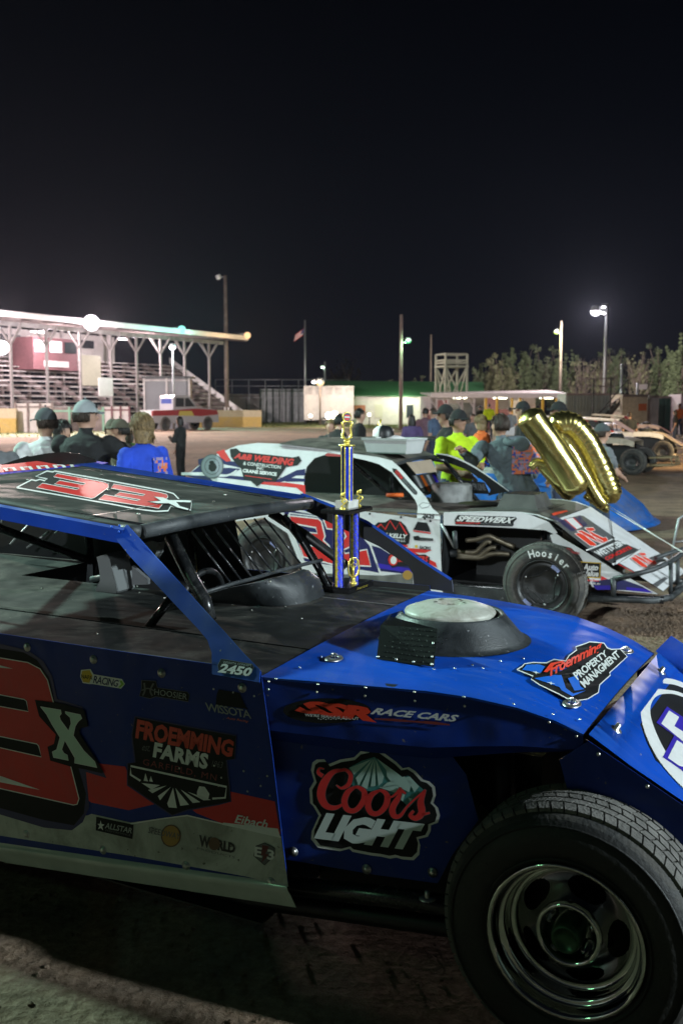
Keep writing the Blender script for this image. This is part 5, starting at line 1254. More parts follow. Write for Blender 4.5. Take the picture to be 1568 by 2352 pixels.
mb.build('exhaust_header', wc)
# nose
noz = FW.pl([(0.05, 0.07, 0.859), (0.05, 1.31, 0.859), (0.90, 0.6, 0.354)])
mb = MB(); fn = noz
g = []
for i in range(7):
    u = i / 6; y0, y1 = 0.07 + 0.08 * u, 1.31 - 0.10 * u; x, z = 0.05 + 0.85 * u, 0.855 - 0.505 * u
    g.append([Vector((x, y0 + (y1 - y0) * j / 8, z)) for j in range(9)])
mb.loft(g, M_white, True, False); mb.loft([[p - Vector((0, 0, 0.006)) for p in r_] for r_ in reversed(g)], M_blk, True, False)
poly_on(mb, zK([(150, 190), (270, 150), (430, 110), (475, 120), (820, 360), (660, 500), (560, 520), (520, 480)]), fn, M_grey, 0.0015)
poly_on(mb, zK([(190, 180), (260, 155), (395, 265), (360, 285), (330, 285)]), fn, M_navy, 0.0025); poly_on(mb, zK([(355, 140), (430, 115), (520, 220), (460, 240)]), fn, M_navy, 0.0025)
poly_on(mb, zK([(270, 155), (350, 138), (455, 240), (390, 268)]), fn, M_offw, 0.0025)
for s in ([(262, 155), (392, 268)], [(358, 138), (462, 238)]): stroke_on(mb, zK(s), 2, fn, M_red, 0.003, False)
poly_on(mb, zK([(530, 495), (790, 365), (1090, 495), (770, 640)]), fn, mat('charcoal_ink', (0.045, 0.045, 0.045), 0.5), 0.0022)
scar = mat('scarlet_ink', (0.8, 0.05, 0.02), 0.45)
def wcmark(o, k=1.0):
    W = [(330, 290), (400, 280), (505, 405), (400, 275), (470, 265), (610, 445)]
    for px in ([(370, 315), (440, 300), (610, 430), (605, 455), (540, 445)], [(395, 285), (450, 275), (690, 400), (680, 430), (600, 395)], [(480, 250), (575, 245), (600, 275), (560, 290), (520, 275), (690, 360), (720, 350), (750, 400), (680, 420), (620, 385)]):
        pp = zK([(o[0] + x * k, o[1] + y * k) for x, y in px]); outlined(mb, pp, fn, scar, M_offw, 1.4 * k, 0.004)
wcmark((0, 0)); wcmark((690, 330), 0.85 * 0.93)
text_on(mb, 'WETTSTEIN', zK([(610, 540), (650, 562), (920, 410), (865, 385)]), fn, M_offw, 0.004, 0.05) if False else text_on(mb, 'WETTSTEIN', zK([(655, 568), (932, 428), (870, 388), (590, 515)]), fn, M_offw, 0.004, 0.05)
text_on(mb, 'CONCRETE', zK([(725, 612), (1005, 478), (975, 450), (700, 580)]), fn, M_red, 0.004, 0.05)
stroke_on(mb, zK([(500, 500), (640, 445), (790, 375), (840, 385)]), 3, fn, M_offw, 0.0045, False)
stroke_on(mb, zK([(790, 655), (920, 610), (980, 575), (1095, 500)]), 5, fn, M_offw, 0.0045, False)
for s in ([(840, 645), (1080, 770)], [(1050, 555), (1180, 640)], [(1100, 520), (1260, 660)]): stroke_on(mb, zK(s), 1.6, fn, M_red, 0.003, False)
for s in ([(860, 640), (1110, 780)], [(1080, 530), (1240, 660)]): stroke_on(mb, zK(s), 2.2, fn, M_grey, 0.003, False)
poly_on(mb, zK([(1240, 870), (1370, 790), (1400, 810), (1290, 900)]), fn, M_grey, 0.003)
stroke_on(mb, zK([(90, 190), (790, 700), (1300, 985)]), 1.0, fn, M_ink, 0.003, False); stroke_on(mb, zK([(800, 680), (1100, 480)]), 1.0, fn, M_ink, 0.005, False)
mb.build('nose_panel', wc)
mb = MB(); fn = FW.pl([(0.05, 0.065, 0), (0.90, 0.145, 0), (0, 0.06, 1)])
wplate(mb, zK([(100, 330), (160, 310), (250, 372), (500, 520), (790, 700), (1300, 985), (1100, 965), (800, 940), (560, 900), (500, 700), (430, 560), (330, 470), (130, 425)]), fn, M_white)
poly_on(mb, zK([(440, 625), (665, 635), (660, 810), (515, 800), (470, 690)]), fn, M_ink, 0.0015)
stroke_on(mb, zK([(440, 628), (655, 640), (650, 803), (515, 796)]), 2.2, fn, M_yel, 0.0025, False)
text_on(mb, 'Auto', zK([(470, 715), (628, 720), (632, 660), (474, 650)]), fn, M_offw, 0.003, 0.05, 0.15)
text_on(mb, 'Value', zK([(472, 780), (632, 788), (636, 730), (476, 722)]), fn, M_offw, 0.003, 0.05, 0.15)
text_on(mb, 'Parts Stores', zK([(505, 838), (640, 845), (642, 825), (507, 815)]), fn, M_red, 0.003, 0.04, 0.1)
poly_on(mb, zK([(665, 780), (735, 815), (660, 830)]), fn, M_red, 0.002)
poly_on(mb, zK([(560, 850), (660, 830), (735, 818), (930, 830), (960, 840), (1120, 900), (1240, 970), (940, 940), (600, 930)]), fn, M_navy, 0.0018)
poly_on(mb, zK([(580, 890), (760, 885), (780, 935), (620, 935)]), fn, M_purple, 0.0025); poly_on(mb, zK([(945, 905), (1150, 925), (1235, 968), (940, 938)]), fn, M_purple, 0.0025)
text_on(mb, 'FISHER, MN', zK([(530, 875), (650, 885), (655, 862), (535, 852)]), fn, M_offw, 0.003, 0.03, 0.2)
text_on(mb, 'IRON', zK([(285, 490), (345, 500), (345, 480), (285, 470)]), fn, mat('dull_red_ink', (0.35, 0.03, 0.03), 0.5), 0.003, 0.05); text_on(mb, 'HEATING', zK([(330, 530), (430, 545), (425, 520), (330, 505)]), fn, mat('dull_red_ink', (0.35, 0.03, 0.03), 0.5), 0.003, 0.05)
mb.build('nose_side', wc)
mb = MB()   # bumper
bt = lambda pts, r, m=M_plast: mb.tube([FW.y(x, y, l) for x, y, l in pts], r, m, 10)
bt([(1408, 1330, 0.08), (1450, 1321, 0.1), (1500, 1308, 0.2), (1540, 1290, 0.5), (1572, 1268, 0.9), (1600, 1262, 1.1)], 0.02)
bt([(1505, 1282, 0.8), (1545, 1268, 1.1), (1600, 1250, 1.3)], 0.018)
bt([(1408, 1328, 0.08), (1408, 1370, 0.08)], 0.022)
bt([(1350, 1376, 0.06), (1430, 1377, 0.08), (1500, 1380, 0.14), (1540, 1372, 0.3), (1575, 1345, 0.7), (1600, 1335, 0.95)], 0.026)
for x0, y0, x1, y1, l in ((1540, 1292, 1540, 1380, .42), (1556, 1285, 1556, 1345, .62), (1535, 1358, 1572, 1340, .5)): bt([(x0, y0, l), (x1, y1, l)], 0.016)
mb.build('bumper', wc)
hl = [(c, R(-19 + i * 11.2)) for i, c in enumerate('Hoosier')]
make_wheel(wc, (0.0, 0.0, 0.338), (0, -1, 0), 0.335, 0.25, 0.203, 'cover', letters=[(c, -a) for c, a in hl] if False else hl)
make_wheel(wc, (0.02, 1.46, 0.338), (0, 1, 0), 0.335, 0.25, 0.203, 'cover', lite=True)
pr_ = FW.y(604, 1262, 0.0); make_wheel(wc, (pr_.x, 0.02, 0.36), (0, -1, 0), 0.36, 0.3, 0.203, 'cover')
make_wheel(wc, (pr_.x, 1.42, 0.36), (0, 1, 0), 0.36, 0.3, 0.203, 'cover', lite=True)
mb = MB()
for p, q in (((-1.0, 1.25, 0.86), (-1.35, 1.25, 1.24)), ((-1.9, 0.25, 0.86), (-1.9, 0.3, 1.3)), ((-1.9, 1.25, 0.86), (-1.9, 1.22, 1.3)), ((-1.9, 0.3, 1.3), (-1.9, 1.22, 1.3)), ((-1.9, 0.3, 1.28), (-1.9, 1.22, 0.88))): mb.tube([p, q], 0.022, M_gloss, 8)
mb.tube([(-1.35, 1.25, 1.24), (-1.9, 1.22, 1.3)], 0.02, M_gloss, 8)
mb.build('roll_cage', wc)
mb = MB(); q = FW.y(808, 1130, 0.9); mb.box(q, (0.25, 0.35, 0.4), mat('orange_glow_paint', (0.75, 0.14, 0.02), 0.5)) if False else None
mb.tube([FW.y(888, 1137, 0.6), FW.y(925, 1137, 0.6)], 0.018, mat('orange_padding', (0.75, 0.14, 0.02), 0.5), 8); mb.build('padding', wc)
# things standing on the white car's roof
M_bask = mat('pale_plastic_basket', (0.50, 0.52, 0.52), 0.5, var=0.05); M_baskg = mat('grey_green_plastic', (0.20, 0.27, 0.24), 0.5, var=0.1)
rz_ = 1.345
ba = FW.z(931, 1043, rz_)     # base corner nearest the camera
bk = thing('basket', 'white plastic laundry basket full of things on the white car roof', 'basket', FW.w(ba), FW.yaw + R(-8))
mb = MB(); w_, d_, h_ = 0.40, 0.26, 0.135; tp = 0.03
def bring(z, e): return [Vector((x, y, z)) for x, y in ((-w_ - e, -e), (e, -e), (e, d_ + e), (-w_ - e, d_ + e))]
rings = [bring(0.0, 0.0), bring(h_ - 0.02, tp * .8), bring(h_ - 0.02, tp * .8 + 0.012), bring(h_, tp + 0.012), bring(h_, tp), bring(0.01, 0.004)]
for i in range(len(rings) - 1):
    for k in range(4):
        m = M_baskg if (k == 0 and i == 0) else M_bask
        mb.add([rings[i][k], rings[i][(k + 1) % 4], rings[i + 1][(k + 1) % 4], rings[i + 1][k]], [(0, 1, 2, 3)], m)
mb.add(rings[-1], [(0, 1, 2, 3)], M_bask)
for r_ in range(5):
    for k in range(20):
        z = 0.02 + r_ * 0.02; x = -w_ + 0.01 + k * (w_ - 0.01) / 19
        mb.add([(x - 0.005, -0.0015 - z * 0.18, z), (x + 0.005, -0.0015 - z * 0.18, z), (x + 0.005, -0.0035 - z * 0.18, z + 0.01), (x - 0.005, -0.0035 - z * 0.18, z + 0.01)], [(0, 1, 2, 3)], M_blk)
    mb.add([(0.0015 + (0.02 + r_ * .02) * .18, 0.02, 0.02 + r_ * 0.02), (0.0015 + (0.02 + r_ * .02) * .18, d_ - 0.02, 0.02 + r_ * 0.02), (0.003 + (0.02 + r_ * .02) * .18, d_ - 0.02, 0.026 + r_ * 0.02), (0.003 + (0.02 + r_ * .02) * .18, 0.02, 0.026 + r_ * 0.02)], [(0, 1, 2, 3)], M_grey)
mb.build('tub', bk)
mb = MB(); mb.sphere((-0.22, 0.13, h_ - 0.01), 0.1, M_offw, 12, (1.2, 0.9, 0.35)); mb.build('folded_cloth', bk)
cp = FW.w(ba + Vector((-0.27, 0.12, h_ + 0.01)))
cap = thing('cap', 'black and white trucker cap on top of the roof basket', 'cap', cp, FW.yaw)
mb = MB(); prof = [(0.095, 0.0), (0.095, 0.03), (0.085, 0.065), (0.06, 0.09), (0.03, 0.1), (0.0001, 0.102)]
mb.lathe(prof, (0, 0, 0), (0, 0, 1), M_blk, 18, True, 0, math.pi); mb.lathe(prof, (0, 0, 0), (0, 0, 1), M_offw, 18, True, math.pi, 2 * math.pi); mb.build('crown', cap)
mb = MB(); mb.loft([[Vector((math.cos(t) * r_, 0.07 * math.sin(t) + y_, z_)) for t in [math.pi * k / 10 for k in range(11)]] for r_, y_, z_ in ((0.09, -0.02, 0.006), (0.085, 0.06, 0.0))], M_blk, True, False); mb.build('brim', cap, Matrix.Rotation(R(90), 4, 'Z'))
# ================================================================== low blue car beyond the white one
p0 = Pz(1410, 1226, 0); FL = Frame((p0.x, p0.y, 0), R(-27.8))
lm = thing('race_car', 'low dark blue race car with rounded nose behind the white car', 'race car', FL.o, FL.yaw)
M_lmb = mat('scuffed_blue_nose', (0.008, 0.11, 0.42), 0.4, var=0.3, scale=3, dirt=(0.14, 0.13, 0.11, 0.75), dscale=2.2, dlo=0.42, dhi=0.7)
mb = MB(); rings = []
prof = [(0.0, 0.05), (0.02, 0.10), (-0.12, 0.30), (-0.42, 0.58), (-0.78, 0.80), (-1.5, 0.88), (-2.4, 0.93), (-3.3, 0.95)]
for x, z in prof:
    row = []
    for k in range(15):
        v = k / 14; y = 1.92 * v; bow = 0.30 * math.sin(math.pi * v) ** 0.6 * max(0, 1 + x / 1.2); edge = min(1, 12 * min(v, 1 - v) + 0.001)
        row.append(Vector((x + bow, y, z * (0.72 + 0.28 * edge ** 0.5) - (0 if z < .2 else 0.04 * math.cos(math.pi * v * 2) * (1 if abs(v - .5) < .5 else 0)))))
    rings.append(row)
mb.loft(rings, M_lmb, True, False)
for e in (0, -1):
    pts = [r_[e] for r_ in rings] + [Vector((-3.3, rings[0][e].y, 0.12)), Vector((-1.75, rings[0][e].y, 0.12)), Vector((-1.72, rings[0][e].y, 0.45)), Vector((-1.5, rings[0][e].y, 0.66)), Vector((-1.2, rings[0][e].y, 0.66)), Vector((-1.0, rings[0][e].y, 0.45)), Vector((-0.95, rings[0][e].y, 0.05))]
    mb.plate(pts, 0.004, M_lmb, M_blk, (0, -1 if e == 0 else 1, 0))
mb.build('body', lm)
mb = MB(); fl = FL.pl([(-0.12, 0.2, 0.33), (-0.78, 0.2, 0.83), (-0.78, 1.7, 0.83)])
stroke_on(mb, zU([(1430, 1075, 1.5), (1500, 1100, 4), (1560, 1125, 1.5)]), 3, fl, M_org, 0.05)
stroke_on(mb, zU([(1460, 1240, 1), (1520, 1275, 4), (1568, 1300, 3)]), 3, fl, M_white, 0.05)
stroke_on(mb, zK([(900, 10, 1), (960, 40, 3), (1050, 45, 2)]), 3, fl, M_grey, 0.05)
mb.build('decal', lm)
mb = MB(); mb.loft([[Vector((0.05 + 0.30 * math.sin(math.pi * v) ** 0.6, 1.92 * v, 0.03)), Vector((0.12 + 0.30 * math.sin(math.pi * v) ** 0.6, 1.92 * v, 0.05)), Vector((-0.02 + 0.28 * math.sin(math.pi * v) ** 0.6, 1.92 * v, 0.12))] for v in [k / 14 for k in range(15)]], M_lmb, True, False); mb.build('splitter', lm)
for yy, s in ((0.06, -1), (1.86, 1)): make_wheel(lm, (-1.36, yy, 0.345), (0, s, 0), 0.34, 0.26, 0.2, 'cover', lite=True)
mb = MB()
for v in (0.1, 0.9): mb.beam((-1.9, 1.92 * v, 0.9), (-2.5, 1.92 * (0.5 + (v - .5) * .8), 1.26), 0.05, 0.02, M_blue)
mb.plate([(-2.45, 0.35, 1.26), (-2.45, 1.57, 1.26), (-3.3, 1.57, 1.28), (-3.3, 0.35, 1.28)], 0.03, M_blk, None, (0, 0, 1)); mb.build('roof', lm)

# ================================================================== simpler race cars of the row at the right and beyond
def row_car(contact, yaw, label, body, deck, roof, accent, num=None, nose=True, rimcol=None, dust=None):
    yaw = R(yaw); M3 = Matrix.Rotation(yaw, 3, 'Z'); o = Vector((contact.x, contact.y, 0)) - M3 @ Vector((0.9, 0.05, 0))
    t = thing('race_car', label, 'race car', o, yaw, 'race cars parked in rows on the dirt')
    mb = MB()
    for y, s in ((0.0, -1), (1.5, 1)):
        mb.plate([(-2.9, y, 0.28), (-2.6, y, 0.28), (-2.5, y, 0.72), (-2.0, y, 0.72), (-1.9, y, 0.24), (0.05, y, 0.24), (0, y, 0.95), (-1.9, y, 0.98), (-2.9, y, 1.0)], 0.01, body, M_blk, (0, s, 0))
        mb.plate([(-2.9, y + 0.01 * -s, 1.0), (-1.95, y, 0.98), (-1.75, y + 0.1 * -s, 1.26), (-2.1, y + 0.1 * -s, 1.30)], 0.01, accent, M_blk, (0, s, 0))
        mb.beam((-1.7, y + 0.012 * s, 0.45), (-0.4, y + 0.012 * s, 0.42), 0.008, 0.16, accent)
    if num:
        vs, fs = glyphs(num, 0.05, 0.15); w_ = max(v[0] for v in vs)
        mb.add([(-1.5 + v[0] * 0.55, -0.006, 0.45 + v[1] * 0.55) for v in vs], fs, accent)
    mb.build('body', t)
    mb = MB(); mb.plate([(-2.9, 0.01, 0.985), (0, 0.01, 0.955), (0, 1.49, 0.955), (-2.9, 1.49, 0.985)], 0.01, deck, M_blk, (0, 0, 1)); mb.box((-1.3, 0.95, 1.0), (0.8, 0.8, 0.01), M_blk); mb.build('deck', t)
    mb = MB(); st = [(0, 0, 1.5, .965), (.5, .1, 1.36, .96), (.75, .16, 1.27, .92), (.9, .2, 1.2, .87)]
    mb.loft([[Vector((x, a + (b - a) * k / 4, z)) for k in range(5)] for x, a, b, z in st], dust or body, True, False)
    for e in (0, -1):
        sg = -1 if e == 0 else 1
        mb.loft([[Vector((x, (a, b)[e], z)), Vector((x, (a, b)[e], z - 0.15))] for x, a, b, z in st], body, False, False)
    mb.build('hood', t)
    mb = MB(); mb.lathe([(0.22, 0), (0.17, 0.1), (0.15, 0.1), (0.0001, 0.12)], (0.3, 0.7, 0.965), (0, 0, 1), M_plast, 16); mb.build('air_scoop', t)
    mb = MB(); mb.plate([(-0.65, 0.16, 1.33), (-0.65, 1.34, 1.33), (-2.1, 1.34, 1.42), (-2.1, 0.16, 1.42)], 0.02, roof, M_blk, (0, 0, 1))
    for y in (0.155, 1.345): mb.beam((-0.65, y, 1.32), (-2.1, y, 1.41), 0.02, 0.06, roof)
    mb.build('roof', t)
    for y, y2 in ((0.0, 0.16), (1.5, 1.34)):
        mb = MB(); mb.beam((0, y, 0.95), (-0.65, y2, 1.33), 0.02, 0.10, accent if y == 0 else M_blk); mb.build('windscreen_pillar', t)
    mb = MB()
    for a, b in (((-1.9, .3, .98), (-1.9, .3, 1.36)), ((-1.9, 1.2, .98), (-1.9, 1.2, 1.36)), ((-0.7, .35, .97), (-0.75, .3, 1.3)), ((-0.7, 1.15, .97), (-0.75, 1.2, 1.3)), ((-1.9, .3, 1.3), (-1.9, 1.2, 1.0))): mb.tube([a, b], 0.02, M_gloss, 6)
    mb.build('roll_cage', t)
    mb = MB(); mb.plate([(-2.9, 0.02, 0.2), (0.9, 0.2, 0.2), (0.9, 1.2, 0.2), (-2.9, 1.48, 0.2)], 0.01, M_blk); mb.box((0.4, 0.7, 0.5), (0.7, 0.5, 0.5), M_blk)
    mb.tube([(-2.5, .15, .22), (1.6, .4, .24)], .03, dust or M_blk, 6); mb.tube([(-2.5, 1.3, .22), (1.6, 1.0, .24)], .03, dust or M_blk, 6); mb.tube([(0.9, 0.1, 0.35), (0.9, 1.3, 0.35)], 0.03, dust or M_blk, 6)
    mb.tube([(0.75, 0.4, 0.3), (0.9, 0.12, 0.34), (1.15, 0.4, 0.3)], 0.02, dust or M_blk, 6); mb.build('chassis', t)
    if nose:
        mb = MB(); mb.plate([(0.9, 0.2, 0.86), (0.9, 1.2, 0.86), (1.75, 1.05, 0.36), (1.75, 0.35, 0.36)], 0.01, dust or body, M_blk, (1, 0, 1))
        mb.beam((0.95, 0.7, 0.86), (1.7, 0.7, 0.42), 0.25, 0.01, accent); mb.build('nose_panel', t)
    mb = MB(); bp = [(1.3, .3, .25), (1.85, .33, .27), (1.92, .5, .28), (1.92, .9, .28), (1.85, 1.05, .27), (1.3, 1.1, .25)]
    mb.tube(bp, 0.022, dust or M_steel, 6); mb.tube([(p[0] - .05, p[1], p[2] + .2) for p in bp], 0.022, dust or M_steel, 6)
    for k in (1, 2, 3, 4): mb.tube([bp[k], (bp[k][0] - .05, bp[k][1], bp[k][2] + .2)], 0.016, dust or M_steel, 6)
    mb.build('bumper', t)
    for x, y, s in ((0.9, 0.05, -1), (0.9, 1.4, 1), (-2.25, -0.03, -1), (-2.25, 1.53, 1)): make_wheel(t, (x, y, 0.345), (0, s, 0), 0.34, 0.26, 0.2, 'cover', lite=True)
    return t
M_cream = mat('dusty_cream_panel', (0.50, 0.42, 0.32), 0.55, var=0.2, dirt=(0.25, 0.2, 0.15, 0.6))
M_tan = mat('mud_coated_steel', (0.36, 0.27, 0.15), 0.7, var=0.25)
M_pink = mat('pale_pink_panel', (0.52, 0.42, 0.45), 0.5, var=0.1)
row_car(Pz(1450, 1092, 0), -30, 'cream race car with a tan muddy tyre and open frame nose, right of the balloons', M_cream, M_deck, M_cream, M_white, None, False, dust=M_tan)
row_car(Pz(1520, 1062, 0), -24, 'pale race car with white roof just beyond the cream one at the right edge', M_white, M_deck, M_white, M_pink, '7', True, dust=M_cream)
row_car(Pz(1414, 1046, 0), -32, 'black and red race car with a white roof strip beyond the capped child', M_ink, M_deck, M_white, M_red, '4', True)
row_car(Pz(1512, 1024, 0), -20, 'farther white race car with dark red panels near the right edge', M_pink, M_grey, M_white, mat('maroon_panel', (0.2, 0.02, 0.04), 0.5), None, True)
# portable steel barrier at the right edge
bq = Pz(1533, 1318, 0); bar = thing('barrier', 'grey steel crowd barrier standing at the right edge', 'barrier', (bq.x, bq.y, 0), R(8))
mb = MB(); mb.tube([(0, 0, 0), (0.10, 0, 0.58), (0.14, 0, 0.61), (1.9, 0, 0.61), (1.95, 0, 0.57), (2.05, 0, 0)], 0.013, M_steel, 8); mb.build('frame', bar)
mb = MB(); mb.tube([(0.06, 0, 0.34), (1.98, 0, 0.40)], 0.010, M_steel, 6); mb.build('rail', bar)
# ================================================================== gold foil balloons
M_foil = mat('gold_balloon_foil', (0.66, 0.56, 0.20), 0.26, 1.0, var=0.08, scale=5, bump=0.3, bscale=11, coat=1.0, crough=0.06)
def bal(name, label, segs, crease):
    c = Py(*segs[0][0][0][:2], segs[0][1])
    t = thing(name, label, 'balloon', c, 0, 'gold foil balloons over the white car')
    for nm, (pts, Y, r) in zip(('tube', 'tube', 'tube', 'tube'), segs):
        mb = MB(); P = []; rad = []
        pp = catmull([tuple(p) for p in pts], 10)
        for i, p in enumerate(pp):
            yy = Y + (p[2] if len(p) > 2 else 0.0)
            P.append(Py(p[0], p[1], yy) - c); u = i / (len(pp) - 1)
            e = min(1, math.sqrt(max(0.0, min(u, 1 - u) * 7 + 0.02)))
            rad.append(r * e * (1 + crease * 0.03 * math.sin(i * 2.3)))
        n = 36
        mb.tube(P, rad, M_foil, n)
        if True:
            nv = len(P) * n; vv = []
            for k in range(len(mb.v)):
                v = Vector(mb.v[k])
                if k < nv:
                    i, j = divmod(k, n); ax_ = P[i]; d = v - ax_; nrm_ = d.normalized() if d.length > 1e-6 else Vector((0, 0, 1))
                    tg = (P[min(i + 1, len(P) - 1)] - P[max(i - 1, 0)]).normalized(); side_ = tg.cross(Vector((0, 1, 0))).normalized()
                    e_ = abs(nrm_.dot(side_)) ** 3; endk = max(0, 1 - min(i, len(P) - 1 - i) / 7)
                    w_ = math.sin(i * 2.15 + nrm_.dot(side_) * 3) * (0.0065 * crease * e_ + 0.004 * endk) + 0.004 * endk * math.sin(j * 2.1)
                    v = v + nrm_ * w_ + nrm_ * 0.003 * noise.noise(v * 14)
                vv.append(tuple(v))
            mb.v = vv
        for sg in (-1, 1):      # welded seam tab
            A_, B_ = [], []
            for i in range(len(P)):
                tg = (P[min(i + 1, len(P) - 1)] - P[max(i - 1, 0)]).normalized(); side_ = tg.cross(Vector((0, 1, 0))).normalized() * sg
                A_.append(P[i] + side_ * rad[i] * 0.97); B_.append(P[i] + side_ * (rad[i] + 0.008 + 0.002 * math.sin(i * 1.9)) + Vector((0, 0.004 * math.sin(i * 2.3), 0)))
            mb.loft([list(x) for x in zip(A_, B_)], M_foil, True, False)
        mb.build(nm, t)
    return t
bal('balloon', 'long gold foil balloon shaped like a one, held over the white car', [
    (zU([(395, 170), (470, 290), (640, 520), (800, 760), (930, 970), (1005, 1130)]), 9.15, 0.124),
    (zU([(560, 720), (700, 900), (860, 1090), (940, 1170)]), 9.30, 0.07),
    (zU([(440, 830), (520, 760), (640, 790)]), 9.25, 0.032)], 0.0)
bal('balloon', 'rounded gold foil balloon shaped like a zero beside the straight one', [
    (zU([(700, 400), (760, 330), (900, 330), (1040, 460), (1170, 680), (1280, 920), (1350, 1110), (1330, 1230)]), 9.35, 0.112),
    (zU([(740, 420), (880, 600), (1000, 800), (1090, 960), (1180, 1130), (1260, 1230), (1320, 1260)]), 9.28, 0.055),
    (zU([(1060, 1140), (1180, 1210), (1300, 1290), (1340, 1300)]), 9.3, 0.030)], 1.0)
sp = [Py(x, y, Y) for x, y, Y in ((1393, 1166, 9.3), (1440, 1192, 8.6), (1500, 1228, 7.8), (1568, 1268, 7.0), (1640, 1305, 6.3), (1690, 1340, 5.9))]
rt_ = thing('ribbon', 'thin silver balloon ribbon pulled down to the right edge', 'ribbon', sp[0])
mb = MB(); mb.tube([p - sp[0] for p in sp], 0.0045, mat('silver_ribbon', (0.7, 0.7, 0.7), 0.3, 0.4), 5); mb.tube([p - sp[0] + Vector((0.0, 0.02, 0.03 - 0.012 * i)) for i, p in enumerate(sp[:4])], 0.003, MATS['silver_ribbon'], 5); mb.build('strand', rt_)
# second trophy far behind, on the folding table
tp_ = Py(873, 1052, 12.6)
t2 = thing('trophy', 'slim distant gold trophy column standing on the table beyond the white car', 'trophy', (tp_.x, tp_.y, 0.98))
mb = MB(); bevel_slab(mb, 0.08, 0.08, 0, 0.03, M_tblk); mb.build('base', t2)
mb = MB(); mb.lathe([(0.03, 0.03), (0.03, 0.42), (0.05, 0.43), (0.05, 0.44), (0.02, 0.45)], (0, 0, 0), (0, 0, 1), M_goldf, 12); mb.build('column', t2)
mb = MB(); mb.tube([(0, 0, 0.45), (0.02, 0, 0.5), (-0.02, 0, 0.56), (0.01, 0, 0.62)], [0.02, 0.03, 0.02, 0.01], M_gold, 8); mb.build('gold_figure', t2)
tb = thing('table', 'pale folding table between the white car and the crowd', 'table', Py(935, 1010, 12.6) * Vector((1, 1, 0)) if False else (0.9, 12.6, 0), R(-4))
mb = MB(); mb.box((0, 0, 0.96), (3.2, 0.7, 0.035), mat('pale_green_table', (0.33, 0.40, 0.35), 0.5, var=0.08)); mb.build('tabletop', tb)
for sx in (-1.4, 1.4):
    for sy in (-0.3, 0.3):
        mb = MB(); mb.tube([(sx, sy, 0), (sx, sy, 0.94)], 0.018, M_steel, 6); mb.build('leg', tb)
